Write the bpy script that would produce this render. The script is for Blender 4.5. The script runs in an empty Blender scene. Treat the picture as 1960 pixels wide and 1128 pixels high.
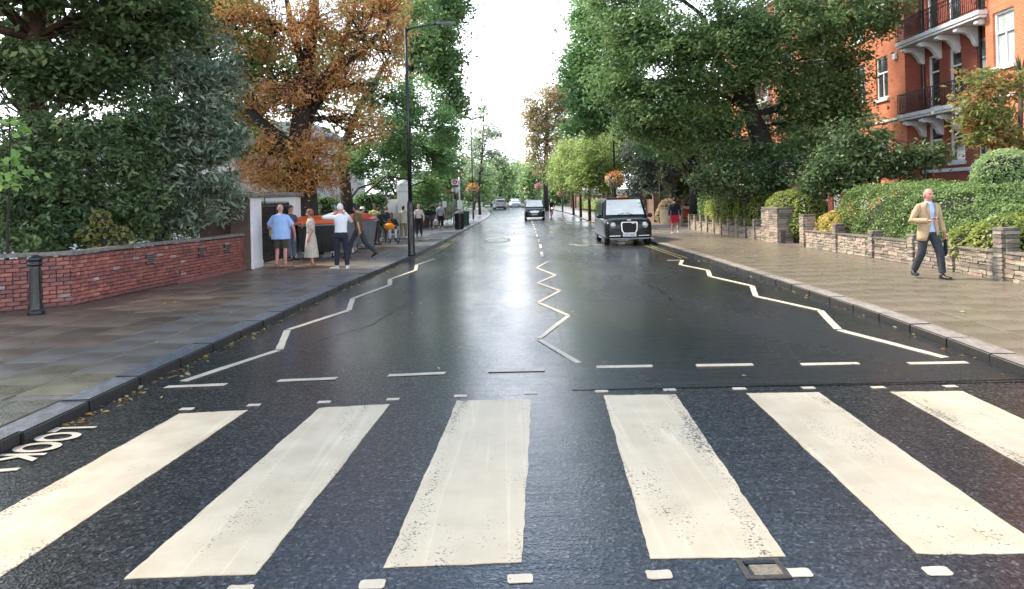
import bpy, bmesh, math, random
import numpy as np
from mathutils import Vector, Matrix

SC = bpy.context.scene
COL = SC.collection
PI = math.pi
random.seed(7)

# ------------------------------------------------------------------ camera, sky, sun, exposure
F, H, ROLL = 1415.0, 1.85, 0.027          # focal length in photo pixels, eye height, roll
cd = bpy.data.cameras.new("camera")
cam = bpy.data.objects.new("camera", cd)
COL.objects.link(cam)
cd.sensor_width = 36.0
cd.lens = 36.0 * F / 1960.0
cd.shift_y = -179.0 / 1960.0
cd.clip_start, cd.clip_end = 0.05, 3000.0
cam.matrix_world = Matrix.Translation((0, 0, H)) @ Matrix.Rotation(PI / 2, 4, 'X') @ Matrix.Rotation(-ROLL, 4, 'Z')
SC.camera = cam

SUN_EL, SUN_ROT = math.radians(47), math.radians(-68)
w = bpy.data.worlds.new("World")
SC.world = w
w.use_nodes = True
nt = w.node_tree
nt.nodes.clear()
sky = nt.nodes.new('ShaderNodeTexSky')
sky.sky_type = 'NISHITA'
sky.sun_disc = False
sky.sun_elevation, sky.sun_rotation = SUN_EL, SUN_ROT
sky.air_density, sky.dust_density, sky.ozone_density = 1.2, 0.4, 3.0
tc = nt.nodes.new('ShaderNodeTexCoord')
sep = nt.nodes.new('ShaderNodeSeparateXYZ')
nt.links.new(tc.outputs['Generated'], sep.inputs[0])
def wmath(op, a, b=None, clamp=False):
    n = nt.nodes.new('ShaderNodeMath'); n.operation = op; n.use_clamp = clamp
    for i, v in enumerate((a, b)):
        if v is None: continue
        if isinstance(v, (int, float)): n.inputs[i].default_value = v
        else: nt.links.new(v, n.inputs[i])
    return n.outputs[0]
# a deck of cloud seen in perspective: direction divided by height gives the plane of the clouds
zz = wmath('ADD', wmath('MAXIMUM', sep.outputs[2], 0.0), 0.12)
comb = nt.nodes.new('ShaderNodeCombineXYZ')
nt.links.new(wmath('DIVIDE', sep.outputs[0], zz), comb.inputs[0])
nt.links.new(wmath('DIVIDE', sep.outputs[1], zz), comb.inputs[1])
cn = nt.nodes.new('ShaderNodeTexNoise')
cn.inputs['Scale'].default_value = 0.8
cn.inputs['Detail'].default_value = 6
cn.inputs['Roughness'].default_value = 0.55
nt.links.new(comb.outputs[0], cn.inputs['Vector'])
low = wmath('SUBTRACT', 1.0, wmath('MULTIPLY', sep.outputs[2], 1.9), True)      # cloud closes up towards the horizon
cov = wmath('MULTIPLY', wmath('ADD', wmath('SUBTRACT', cn.outputs['Fac'], 0.55), wmath('MULTIPLY', low, 0.52)), 3.2, True)
mix = nt.nodes.new('ShaderNodeMix'); mix.data_type = 'RGBA'
nt.links.new(cov, mix.inputs['Factor'])
nt.links.new(sky.outputs[0], mix.inputs['A'])
mix.inputs['B'].default_value = (10.9, 11.3, 12.0, 1)
bg = nt.nodes.new('ShaderNodeBackground')
bg.inputs['Strength'].default_value = 0.15
nt.links.new(mix.outputs['Result'], bg.inputs['Color'])
out = nt.nodes.new('ShaderNodeOutputWorld')
nt.links.new(bg.outputs[0], out.inputs['Surface'])

sd = bpy.data.lights.new("sun", 'SUN')
sd.energy, sd.angle, sd.color = 3.4, math.radians(10), (1.0, 0.91, 0.77)
sun = bpy.data.objects.new("sun", sd)
COL.objects.link(sun)
sdir = Vector((math.sin(SUN_ROT) * math.cos(SUN_EL), math.cos(SUN_ROT) * math.cos(SUN_EL), math.sin(SUN_EL)))
sun.rotation_euler = sdir.to_track_quat('Z', 'Y').to_euler()

vs = SC.view_settings
vs.view_transform, vs.look, vs.gamma, vs.use_curve_mapping = 'Standard', 'None', 1.0, False
vs.exposure = 1.27
SC.render.engine = 'CYCLES'
cy = SC.cycles
cy.use_denoising = True
try: cy.denoiser = 'OPENIMAGEDENOISE'
except Exception: pass
cy.max_bounces, cy.diffuse_bounces, cy.glossy_bounces, cy.transmission_bounces, cy.transparent_max_bounces = 8, 5, 3, 4, 6
cy.use_adaptive_sampling, cy.adaptive_threshold = True, 0.02
cy.caustics_reflective = cy.caustics_refractive = False
cy.sample_clamp_indirect = 6.0

# ------------------------------------------------------------------ survey of the place
def G(x, y, z=0.0):
    """ground point (at height z) that the photograph shows at pixel x, y"""
    dx, dy = x - 980, y - 385
    u = dx * math.cos(ROLL) - dy * math.sin(ROLL); v = dx * math.sin(ROLL) + dy * math.cos(ROLL)
    d = F * (H - z) / v
    return Vector((u * d / F, d, z))
def A(x, y, d):
    """point at distance d down the street"""
    dx, dy = x - 980, y - 385
    u = dx * math.cos(ROLL) - dy * math.sin(ROLL); v = dx * math.sin(ROLL) + dy * math.cos(ROLL)
    return Vector((u * d / F, d, H - v * d / F))
def zg(y):
    t = max(0.0, y - 60.0)
    return 0.015 * t * t / (t + 25.0)
def bend(y):
    t = max(0.0, y - 75.0)
    return -t * t / 650.0
_ly = [-30, 5.7, 10, 14, 17.5, 22, 26, 37, 60, 300]; _lx = [-4.3, -4.0, -3.93, -3.86, -3.76, -3.55, -3.38, -3.2, -2.95, 1.7]
_ry = [-30, 7.2, 9, 11.5, 15, 21, 28, 60, 300];      _rx = [4.4, 4.95, 5.1, 5.25, 5.35, 5.45, 5.5, 6.2, 10.9]
def EL(y): return float(np.interp(y, _ly, _lx)) + bend(y)
def ER(y): return float(np.interp(y, _ry, _rx)) + bend(y)

# ------------------------------------------------------------------ mesh helpers
class MB:
    """collects shapes and links them as ONE mesh object"""
    def __init__(s): s.v, s.f = [], []
    def add(s, vs_, fs_):
        o = len(s.v); s.v += [tuple(p) for p in vs_]; s.f += [tuple(i + o for i in f) for f in fs_]; return s
    def box(s, c, size, rz=0.0, taper=1.0, rx=0.0, ry=0.0):
        hx, hy, hz = size[0] / 2, size[1] / 2, size[2] / 2
        M = Matrix.Rotation(rz, 3, 'Z') @ Matrix.Rotation(ry, 3, 'Y') @ Matrix.Rotation(rx, 3, 'X')
        P = [M @ Vector((sx * hx * (taper if sz > 0 else 1), sy * hy * (taper if sz > 0 else 1), sz * hz)) + Vector(c)
             for sz in (-1, 1) for sx, sy in ((-1, -1), (1, -1), (1, 1), (-1, 1))]
        return s.add(P, [(3, 2, 1, 0), (4, 5, 6, 7), (0, 1, 5, 4), (1, 2, 6, 5), (2, 3, 7, 6), (3, 0, 4, 7)])
    def bar(s, a, b, wdt, hgt=None):
        return s.tube([a, b], [wdt / 2 * 1.414] * 2, 4)
    def tube(s, path, radii, n=8, ref=(1, 0, 0), caps=True, phase=None):
        path = [Vector(p) for p in path]; m = len(path); ref = Vector(ref)
        ph = (PI / n if n == 4 else 0.0) if phase is None else phase
        V = []
        for i, p in enumerate(path):
            t = (path[min(i + 1, m - 1)] - path[max(i - 1, 0)])
            t = t.normalized() if t.length > 1e-9 else Vector((0, 0, 1))
            r = ref if abs(ref.normalized().dot(t)) < 0.95 else Vector((0, 1, 0.01))
            a = (r - r.dot(t) * t).normalized(); b = t.cross(a)
            rr = radii[i]
            ra, rb = rr if isinstance(rr, (tuple, list)) else (rr, rr)
            for k in range(n):
                q = 2 * PI * k / n + ph
                V.append(p + a * math.cos(q) * ra + b * math.sin(q) * rb)
        Fs = [(i * n + k, i * n + (k + 1) % n, (i + 1) * n + (k + 1) % n, (i + 1) * n + k) for i in range(m - 1) for k in range(n)]
        if caps: Fs += [tuple(reversed(range(n))), tuple(range((m - 1) * n, m * n))]
        return s.add(V, Fs)
    def lathe(s, prof, n=16, c=(0, 0, 0), caps=True):
        return s.tube([Vector(c) + Vector((0, 0, z)) for r, z in prof], [max(r, 1e-4) for r, z in prof], n, caps=caps) if all(
            prof[i + 1][1] > prof[i][1] for i in range(len(prof) - 1)) else s._lathe(prof, n, c)
    def _lathe(s, prof, n, c):
        V = [(c[0] + max(r, 1e-4) * math.cos(2 * PI * k / n), c[1] + max(r, 1e-4) * math.sin(2 * PI * k / n), c[2] + z) for r, z in prof for k in range(n)]
        return s.add(V, [(i * n + k, i * n + (k + 1) % n, (i + 1) * n + (k + 1) % n, (i + 1) * n + k) for i in range(len(prof) - 1) for k in range(n)])
    def ball(s, c, r, nu=12, nv=8):
        r = r if isinstance(r, (tuple, list)) else (r, r, r); V = []
        for j in range(nv + 1):
            th = PI * j / nv
            for k in range(nu):
                q = 2 * PI * k / nu
                V.append((c[0] + r[0] * max(math.sin(th), 1e-3) * math.cos(q), c[1] + r[1] * max(math.sin(th), 1e-3) * math.sin(q), c[2] - r[2] * math.cos(th)))
        return s.add(V, [(j * nu + k, j * nu + (k + 1) % nu, (j + 1) * nu + (k + 1) % nu, (j + 1) * nu + k) for j in range(nv) for k in range(nu)])
    def poly(s, pts, z0, z1):
        n = len(pts)
        V = [(p[0], p[1], z0) for p in pts] + [(p[0], p[1], z1) for p in pts]
        return s.add(V, [tuple(reversed(range(n))), tuple(range(n, 2 * n))] + [(i, (i + 1) % n, n + (i + 1) % n, n + i) for i in range(n)])
    def quad(s, a, b, c, d): return s.add([a, b, c, d], [(0, 1, 2, 3)])
    def loft(s, rings, caps=True, closed=True):
        n = len(rings[0]); V = [p for r in rings for p in r]; m = len(rings)
        Fs = [(i * n + k, i * n + (k + 1) % n, (i + 1) * n + (k + 1) % n, (i + 1) * n + k) for i in range(m - 1) for k in range(n if closed else n - 1)]
        if caps: Fs += [tuple(reversed(range(n))), tuple(range((m - 1) * n, m * n))]
        return s.add(V, Fs)
    def disc(s, c, nrm, r, n=16, thick=0.0):
        nrm = Vector(nrm).normalized(); c = Vector(c)
        return s.tube([c - nrm * thick / 2, c + nrm * (thick / 2 + 1e-4)], [r, r], n, ref=(0, 0, 1) if abs(nrm.z) < 0.9 else (1, 0, 0))
    def ring(s, c, nrm, R, r, n=24, k=6):
        nrm = Vector(nrm).normalized(); c = Vector(c)
        a = nrm.orthogonal().normalized(); b = nrm.cross(a); V = []
        for i in range(n):
            q = 2 * PI * i / n; e = a * math.cos(q) + b * math.sin(q)
            for j in range(k):
                t = 2 * PI * j / k
                V.append(c + e * (R + r * math.cos(t)) + nrm * r * math.sin(t))
        return s.add(V, [(i * k + j, ((i + 1) % n) * k + j, ((i + 1) % n) * k + (j + 1) % k, i * k + (j + 1) % k) for i in range(n) for j in range(k)])
    def mesh(s, name='m'):
        me = bpy.data.meshes.new(name); me.from_pydata(s.v, [], s.f); me.update(); return me
    def build(s, name, mat, parent=None, smooth=False, bevel=0.0, sub=0, loc=None, fix=True):
        me = s.mesh(name)
        if fix:
            bm = bmesh.new(); bm.from_mesh(me); bmesh.ops.recalc_face_normals(bm, faces=bm.faces); bm.to_mesh(me); bm.free()
        return link(name, me, mat, parent, smooth, bevel, sub, loc)

def link(name, me, mat, parent=None, smooth=False, bevel=0.0, sub=0, loc=None, rz=0.0):
    if mat is not None and not me.materials: me.materials.append(mat)
    o = bpy.data.objects.new(name, me); COL.objects.link(o)
    if parent is not None: o.parent = parent
    if loc is not None: o.location = loc
    if rz: o.rotation_euler = (0, 0, rz)
    if smooth and len(me.polygons): me.polygons.foreach_set('use_smooth', [True] * len(me.polygons))
    if bevel:
        b = o.modifiers.new('bevel', 'BEVEL'); b.width = bevel; b.segments = 2; b.limit_method = 'ANGLE'
    if sub:
        b = o.modifiers.new('subsurf', 'SUBSURF'); b.levels = b.render_levels = sub
    return o
def tag(o, label=None, cat=None, group=None, kind=None):
    for k, v in (('label', label), ('category', cat), ('group', group), ('kind', kind)):
        if v: o[k] = v
    return o
def thing(name, label, cat, loc=(0, 0, 0), rz=0.0, group=None):
    o = bpy.data.objects.new(name, None); COL.objects.link(o)
    o.empty_display_size = 0.2
    o.location = loc; o.rotation_euler = (0, 0, rz)
    return tag(o, label, cat, group, 'thing')
def copy_tree(o, parent=None):
    c = o.copy(); COL.objects.link(c); c.parent = parent
    for ch in list(o.children): copy_tree(ch, c)
    return c

# ------------------------------------------------------------------ materials
MATS = {}
def nodes(m):
    m.use_nodes = True; t = m.node_tree; t.nodes.clear()
    o = t.nodes.new('ShaderNodeOutputMaterial'); return t, o
def N(t, typ, **kw):
    n = t.nodes.new(typ)
    for k, v in kw.items():
        if k in n.inputs: n.inputs[k].default_value = v
        else: setattr(n, k, v)
    return n
def ramp(t, src, stops):
    r = t.nodes.new('ShaderNodeValToRGB'); e = r.color_ramp.elements
    while len(e) > 1: e.remove(e[-1])
    for i, (p, c) in enumerate(stops):
        x = e[0] if i == 0 else e.new(p)
        x.position = p; x.color = (c, c, c, 1) if isinstance(c, (int, float)) else (*c, 1)
    t.links.new(src, r.inputs[0]); return r.outputs[0]
def rgb(c): return (c, c, c) if isinstance(c, (int, float)) else tuple(c)
def mat(name, col, rough=0.6, metal=0.0, var=0.15, scale=6.0, bump=0.0, bscale=60.0, col2=None, rvar=0.0, spec=0.5, coat=0.0, objrand=0.0, stretch=None, emit=0.0, side=None):
    """plain surface with noise in colour, gloss and relief"""
    if name in MATS: return MATS[name]
    m = bpy.data.materials.new(name); t, o = nodes(m); MATS[name] = m
    p = N(t, 'ShaderNodeBsdfPrincipled', Roughness=rough, Metallic=metal); t.links.new(p.outputs[0], o.inputs[0])
    p.inputs['Specular IOR Level'].default_value = spec
    p.inputs['Coat Weight'].default_value = coat
    p.inputs['Coat Roughness'].default_value = 0.06
    tcx = N(t, 'ShaderNodeTexCoord'); src = tcx.outputs['Object']
    if stretch:
        mp = N(t, 'ShaderNodeMapping'); mp.inputs['Scale'].default_value = stretch; t.links.new(src, mp.inputs[0]); src = mp.outputs[0]
    nz = N(t, 'ShaderNodeTexNoise', Scale=scale, Detail=5.0, Roughness=0.6); t.links.new(src, nz.inputs['Vector'])
    c = rgb(col); c2 = rgb(col2) if col2 else tuple(min(1, x * (1 + var)) for x in c); c1 = c if col2 else tuple(x * (1 - var) for x in c)
    col_out = ramp(t, nz.outputs['Fac'], [(0.32, c1), (0.68, c2)])
    if objrand:
        oi = N(t, 'ShaderNodeObjectInfo'); hs = N(t, 'ShaderNodeHueSaturation')
        mr = N(t, 'ShaderNodeMapRange'); mr.inputs['To Min'].default_value = 1 - objrand; mr.inputs['To Max'].default_value = 1 + objrand
        t.links.new(oi.outputs['Random'], mr.inputs['Value']); t.links.new(mr.outputs[0], hs.inputs['Value']); t.links.new(col_out, hs.inputs['Color']); col_out = hs.outputs[0]
    if side:                                   # road dirt and shade, both painted dark on the upright faces
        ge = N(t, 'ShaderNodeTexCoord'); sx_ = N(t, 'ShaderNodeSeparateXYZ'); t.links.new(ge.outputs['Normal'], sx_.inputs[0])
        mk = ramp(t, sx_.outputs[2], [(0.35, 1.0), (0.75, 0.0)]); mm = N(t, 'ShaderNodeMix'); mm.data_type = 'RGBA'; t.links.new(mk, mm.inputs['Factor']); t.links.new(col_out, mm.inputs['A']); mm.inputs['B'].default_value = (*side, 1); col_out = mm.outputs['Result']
    t.links.new(col_out, p.inputs['Base Color'])
    if rvar:
        t.links.new(ramp(t, nz.outputs['Fac'], [(0.35, max(0.02, rough - rvar)), (0.65, min(1, rough + rvar))]), p.inputs['Roughness'])
    if bump:
        nb = N(t, 'ShaderNodeTexNoise', Scale=bscale, Detail=4.0); t.links.new(src, nb.inputs['Vector'])
        b = N(t, 'ShaderNodeBump', Strength=bump, Distance=0.02); t.links.new(nb.outputs['Fac'], b.inputs['Height']); t.links.new(b.outputs[0], p.inputs['Normal'])
    if emit:
        t.links.new(col_out, p.inputs['Emission Color']); p.inputs['Emission Strength'].default_value = emit
    return m
def leaf_mat(name, cols, rough=0.45, trans=0.3, spec=0.3, gain=3.1, sat=0.84):
    """leaf colours run along a per-leaf random value"""
    if name in MATS: return MATS[name]
    m = bpy.data.materials.new(name); t, o = nodes(m); MATS[name] = m
    at = N(t, 'ShaderNodeAttribute'); at.attribute_name = 'shade'
    c = ramp(t, at.outputs['Fac'], [(i / max(1, len(cols) - 1), tuple(min(1, v * gain) for v in x)) for i, x in enumerate(cols)])
    hs = N(t, 'ShaderNodeHueSaturation'); hs.inputs['Saturation'].default_value = sat; t.links.new(c, hs.inputs['Color']); c = hs.outputs[0]
    p = N(t, 'ShaderNodeBsdfPrincipled', Roughness=rough); t.links.new(c, p.inputs['Base Color']); p.inputs['Specular IOR Level'].default_value = spec
    tr = N(t, 'ShaderNodeBsdfTranslucent'); t.links.new(c, tr.inputs['Color'])
    mx = N(t, 'ShaderNodeMixShader'); mx.inputs[0].default_value = min(0.6, trans + 0.18)
    t.links.new(p.outputs[0], mx.inputs[1]); t.links.new(tr.outputs[0], mx.inputs[2]); t.links.new(mx.outputs[0], o.inputs[0])
    return m

def asphalt(name, dark, light, r0, r1, agg, bumpk, patchy, film=1.0, c0=0.12, c1=0.24, wav=0.12):
    m = bpy.data.materials.new(name); t, o = nodes(m); MATS[name] = m
    p = N(t, 'ShaderNodeBsdfPrincipled'); t.links.new(p.outputs[0], o.inputs[0])
    p.inputs['Specular IOR Level'].default_value = 0.12
    tcx = N(t, 'ShaderNodeTexCoord'); src = tcx.outputs['Object']
    vor = N(t, 'ShaderNodeTexVoronoi', Scale=agg); t.links.new(src, vor.inputs['Vector'])
    big = N(t, 'ShaderNodeTexNoise', Scale=0.55, Detail=5.0, Roughness=0.6)
    mp = N(t, 'ShaderNodeMapping'); mp.inputs['Scale'].default_value = (1.0, 0.28, 1.0); t.links.new(src, mp.inputs[0]); t.links.new(mp.outputs[0], big.inputs['Vector'])
    fine = N(t, 'ShaderNodeTexNoise', Scale=9.0, Detail=6.0, Roughness=0.7); t.links.new(src, fine.inputs['Vector'])
    cl = ramp(t, vor.outputs['Color'], [(0.25, dark), (0.62, tuple(x * .22 for x in light)), (0.78, tuple(x * .4 for x in light)), (0.92, light)])
    mul = N(t, 'ShaderNodeMix'); mul.data_type = 'RGBA'; mul.blend_type = 'MULTIPLY'; mul.inputs['Factor'].default_value = 0.8
    t.links.new(cl, mul.inputs['A']); t.links.new(ramp(t, fine.outputs['Fac'], [(0.3, 0.65), (0.7, 1.35)]), mul.inputs['B'])
    t.links.new(mul.outputs['Result'], p.inputs['Base Color'])
    add = N(t, 'ShaderNodeMath', operation='ADD'); t.links.new(big.outputs['Fac'], add.inputs[0])
    sc_ = N(t, 'ShaderNodeMath', operation='MULTIPLY'); t.links.new(fine.outputs['Fac'], sc_.inputs[0]); sc_.inputs[1].default_value = 0.25
    t.links.new(sc_.outputs[0], add.inputs[1])
    t.links.new(ramp(t, add.outputs[0], [(0.5, r0), (0.5 + patchy, r1)]), p.inputs['Roughness'])
    b = N(t, 'ShaderNodeBump', Strength=bumpk, Distance=0.006); t.links.new(vor.outputs['Distance'], b.inputs['Height'])
    b2 = N(t, 'ShaderNodeBump', Strength=0.25, Distance=0.01); t.links.new(fine.outputs['Fac'], b2.inputs['Height']); t.links.new(b.outputs[0], b2.inputs['Normal'])
    t.links.new(b2.outputs[0], p.inputs['Normal'])
    # film of rain water lying over the stones, thinner in places
    p.inputs['Coat IOR'].default_value = 1.58
    t.links.new(ramp(t, add.outputs[0], [(0.45, c0), (0.45 + patchy, c1)]), p.inputs['Coat Roughness'])
    # the surfacing round the crossing is coarse, so there the film breaks over the stones
    b3 = N(t, 'ShaderNodeBump', Distance=0.006); t.links.new(vor.outputs['Distance'], b3.inputs['Height'])
    sy_ = N(t, 'ShaderNodeSeparateXYZ'); t.links.new(src, sy_.inputs[0]); mr_ = N(t, 'ShaderNodeMapRange'); t.links.new(sy_.outputs[1], mr_.inputs['Value'])
    for k_, v_ in (('From Min', 6.0), ('From Max', 13.0), ('To Min', wav * 6), ('To Max', wav)): mr_.inputs[k_].default_value = v_
    t.links.new(mr_.outputs[0], b3.inputs['Strength'])
    mw_ = N(t, 'ShaderNodeMapRange'); t.links.new(sy_.outputs[1], mw_.inputs['Value'])
    for k_, v_ in (('From Min', 6.0), ('From Max', 11.0), ('To Min', 0.88), ('To Max', 1.0)): mw_.inputs[k_].default_value = v_
    fm_ = N(t, 'ShaderNodeMath', operation='MULTIPLY'); t.links.new(mw_.outputs[0], fm_.inputs[0]); t.links.new(ramp(t, add.outputs[0], [(0.42, film), (0.42 + patchy * 1.6, film * 0.6)]), fm_.inputs[1]); t.links.new(fm_.outputs[0], p.inputs['Coat Weight'])
    # long shallow undulations across the lane break the reflections into bars
    mpw = N(t, 'ShaderNodeMapping'); mpw.inputs['Scale'].default_value = (0.55, 3.2, 1.0); t.links.new(src, mpw.inputs[0])
    und = N(t, 'ShaderNodeTexNoise', Scale=1.0, Detail=5.0, Roughness=0.65); t.links.new(mpw.outputs[0], und.inputs['Vector'])
    b4 = N(t, 'ShaderNodeBump', Strength=0.5, Distance=0.02); t.links.new(und.outputs['Fac'], b4.inputs['Height']); t.links.new(b3.outputs[0], b4.inputs['Normal'])
    t.links.new(b4.outputs[0], p.inputs['Coat Normal'])
    return m
def paint(name, col, worn):
    """thick road paint: trowel lines along the stripe, chips that let the asphalt show, grime"""
    m = bpy.data.materials.new(name); t, o = nodes(m); MATS[name] = m
    p = N(t, 'ShaderNodeBsdfPrincipled', Roughness=0.42); t.links.new(p.outputs[0], o.inputs[0])
    tcx = N(t, 'ShaderNodeTexCoord'); src = tcx.outputs['Object']
    mp = N(t, 'ShaderNodeMapping'); mp.inputs['Scale'].default_value = (5.5, 0.10, 1.0); t.links.new(src, mp.inputs[0])
    ln = N(t, 'ShaderNodeTexNoise', Scale=1.0, Detail=3.0, Distortion=0.1); t.links.new(mp.outputs[0], ln.inputs['Vector'])
    mp2 = N(t, 'ShaderNodeMapping'); mp2.inputs['Scale'].default_value = (1.2, 40.0, 1.0); t.links.new(src, mp2.inputs[0])
    ln2 = N(t, 'ShaderNodeTexNoise', Scale=1.0, Detail=2.0); t.links.new(mp2.outputs[0], ln2.inputs['Vector'])
    gr = N(t, 'ShaderNodeTexNoise', Scale=3.0, Detail=6.0, Roughness=0.65); t.links.new(src, gr.inputs['Vector'])
    base = ramp(t, ln.outputs['Fac'], [(0.3, tuple(x * 0.94 for x in col)), (0.485, col), (0.50, tuple(min(1, x * 1.10) for x in col)), (0.515, tuple(x * 0.97 for x in col)), (0.75, tuple(x * 0.93 for x in col))])
    g = N(t, 'ShaderNodeMix'); g.data_type = 'RGBA'; g.blend_type = 'MULTIPLY'; g.inputs['Factor'].default_value = 1.0
    t.links.new(base, g.inputs['A']); t.links.new(ramp(t, gr.outputs['Fac'], [(0.3, (0.86, 0.83, 0.78)), (0.6, (1.0, 1.0, 1.0))]), g.inputs['B'])
    ch = N(t, 'ShaderNodeTexNoise', Scale=55.0, Detail=4.0, Roughness=0.6); t.links.new(src, ch.inputs['Vector'])
    area = N(t, 'ShaderNodeTexNoise', Scale=1.6, Detail=3.0); mp3 = N(t, 'ShaderNodeMapping'); mp3.inputs['Scale'].default_value = (2.4, 0.6, 1.0); t.links.new(src, mp3.inputs[0]); t.links.new(mp3.outputs[0], area.inputs['Vector'])
    ad = N(t, 'ShaderNodeMath', operation='ADD'); t.links.new(ch.outputs['Fac'], ad.inputs[0])
    sc_ = N(t, 'ShaderNodeMath', operation='MULTIPLY'); t.links.new(area.outputs['Fac'], sc_.inputs[0]); sc_.inputs[1].default_value = 0.7; t.links.new(sc_.outputs[0], ad.inputs[1])
    wa = N(t, 'ShaderNodeAttribute'); wa.attribute_name = 'wear'
    ad2 = N(t, 'ShaderNodeMath', operation='MULTIPLY_ADD'); t.links.new(wa.outputs['Fac'], ad2.inputs[0]); ad2.inputs[1].default_value = 0.22; t.links.new(ad.outputs[0], ad2.inputs[2])
    ad3 = N(t, 'ShaderNodeMath', operation='MULTIPLY'); t.links.new(ad2.outputs[0], ad3.inputs[0]); ad3.inputs[1].default_value = 0.7
    f = ramp(t, ad3.outputs[0], [(worn * 0.7, 0.0), (worn * 0.7 + 0.03, 0.85)])
    mx = N(t, 'ShaderNodeMix'); mx.data_type = 'RGBA'; t.links.new(f, mx.inputs['Factor']); t.links.new(g.outputs['Result'], mx.inputs['A']); mx.inputs['B'].default_value = (0.05, 0.05, 0.054, 1)
    t.links.new(mx.outputs['Result'], p.inputs['Base Color'])
    t.links.new(ramp(t, gr.outputs['Fac'], [(0.35, 0.42), (0.65, 0.65)]), p.inputs['Roughness'])
    b = N(t, 'ShaderNodeBump', Strength=0.22, Distance=0.004); t.links.new(ln.outputs['Fac'], b.inputs['Height'])
    b2 = N(t, 'ShaderNodeBump', Strength=0.35, Distance=0.003); t.links.new(ln2.outputs['Fac'], b2.inputs['Height']); t.links.new(b.outputs[0], b2.inputs['Normal'])
    b3 = N(t, 'ShaderNodeBump', Strength=0.3, Distance=0.004); t.links.new(ch.outputs['Fac'], b3.inputs['Height']); t.links.new(b2.outputs[0], b3.inputs['Normal'])
    t.links.new(b3.outputs[0], p.inputs['Normal'])
    return m
def brickwork(name, c1, c2, mortar, w_=0.225, h_=0.075, axis='Y'):
    """far brick walls whose single bricks cannot be told apart"""
    m = bpy.data.materials.new(name); t, o = nodes(m); MATS[name] = m
    p = N(t, 'ShaderNodeBsdfPrincipled', Roughness=0.8); t.links.new(p.outputs[0], o.inputs[0])
    tcx = N(t, 'ShaderNodeTexCoord'); s_ = N(t, 'ShaderNodeSeparateXYZ'); t.links.new(tcx.outputs['Object'], s_.inputs[0])
    ad = N(t, 'ShaderNodeMath', operation='ADD'); t.links.new(s_.outputs[0], ad.inputs[0]); t.links.new(s_.outputs[1], ad.inputs[1])
    cb = N(t, 'ShaderNodeCombineXYZ'); t.links.new(ad.outputs[0], cb.inputs[0]); t.links.new(s_.outputs[2], cb.inputs[1])
    br = N(t, 'ShaderNodeTexBrick', Scale=1.0); br.inputs['Brick Width'].default_value = w_; br.inputs['Row Height'].default_value = h_
    br.inputs['Mortar Size'].default_value = 0.006; br.inputs['Color1'].default_value = (*c1, 1); br.inputs['Color2'].default_value = (*c2, 1); br.inputs['Mortar'].default_value = (*mortar, 1)
    t.links.new(cb.outputs[0], br.inputs['Vector'])
    nz = N(t, 'ShaderNodeTexNoise', Scale=0.9, Detail=5.0); t.links.new(tcx.outputs['Object'], nz.inputs['Vector'])
    g = N(t, 'ShaderNodeMix'); g.data_type = 'RGBA'; g.blend_type = 'MULTIPLY'; g.inputs['Factor'].default_value = 1.0
    t.links.new(br.outputs['Color'], g.inputs['A']); t.links.new(ramp(t, nz.outputs['Fac'], [(0.3, 0.8), (0.7, 1.12)]), g.inputs['B']); t.links.new(g.outputs['Result'], p.inputs['Base Color'])
    b = N(t, 'ShaderNodeBump', Strength=0.4, Distance=0.008); t.links.new(br.outputs['Fac'], b.inputs['Height']); b.invert = True; t.links.new(b.outputs[0], p.inputs['Normal'])
    return m

# ------------------------------------------------------------------ leaves, trees, shrubs
RNG = np.random.default_rng(11)
def unit(v): return v / np.maximum(np.linalg.norm(v, axis=1, keepdims=True), 1e-9)
def leaf_mesh(name, C, size, aspect=0.5, up=0.6, outward=None, shade=None, hang=0.0):
    """one small folded blade per centre"""
    n = len(C); r = RNG
    nrm = r.normal(size=(n, 3)); nrm[:, 2] = np.abs(nrm[:, 2]) + up
    if outward is not None: nrm += outward * 0.9
    nrm = unit(nrm)
    ax = r.normal(size=(n, 3)); ax[:, 2] -= hang
    ax = unit(ax - nrm * np.sum(ax * nrm, axis=1, keepdims=True)); b = np.cross(nrm, ax)
    s = (size * (0.6 + 0.8 * r.random(n)))[:, None]
    fold = nrm * s * 0.09
    V = np.stack([C - ax * s * 0.5, C + b * s * aspect * 0.5 + fold, C + ax * s * 0.5, C - b * s * aspect * 0.5 + fold], axis=1).reshape(-1, 3)
    me = bpy.data.meshes.new(name)
    me.vertices.add(4 * n); me.vertices.foreach_set('co', V.astype(np.float32).ravel())
    me.loops.add(4 * n); me.loops.foreach_set('vertex_index', np.arange(4 * n, dtype=np.int32))
    me.polygons.add(n); me.polygons.foreach_set('loop_start', np.arange(0, 4 * n, 4, dtype=np.int32))
    me.polygons.foreach_set('loop_total', np.full(n, 4, dtype=np.int32))
    a = me.attributes.new('shade', 'FLOAT', 'POINT')
    sh = (r.random(n) if shade is None else shade).astype(np.float32)
    a.data.foreach_set('value', np.repeat(np.clip(sh, 0, 1), 4))
    me.update(calc_edges=True)
    return me
def clusters_to_leaves(P, rad, per, flat=0.6, tint=0.35):
    """leaf centres gathered in clumps round the twig ends P"""
    k = len(P); r = RNG
    cnt = np.maximum(3, (per * (0.5 + r.random(k)))).astype(int)
    idx = np.repeat(np.arange(k), cnt); n = len(idx)
    rr = rad * (0.55 + 0.9 * r.random(k))
    off = r.normal(size=(n, 3)) * 0.5 * rr[idx][:, None]; off[:, 2] *= flat
    tone = r.random(k)
    return P[idx] + off, np.clip(tone[idx] * tint + r.random(n) * (1 - tint), 0, 1), unit(off + 1e-6)
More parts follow.
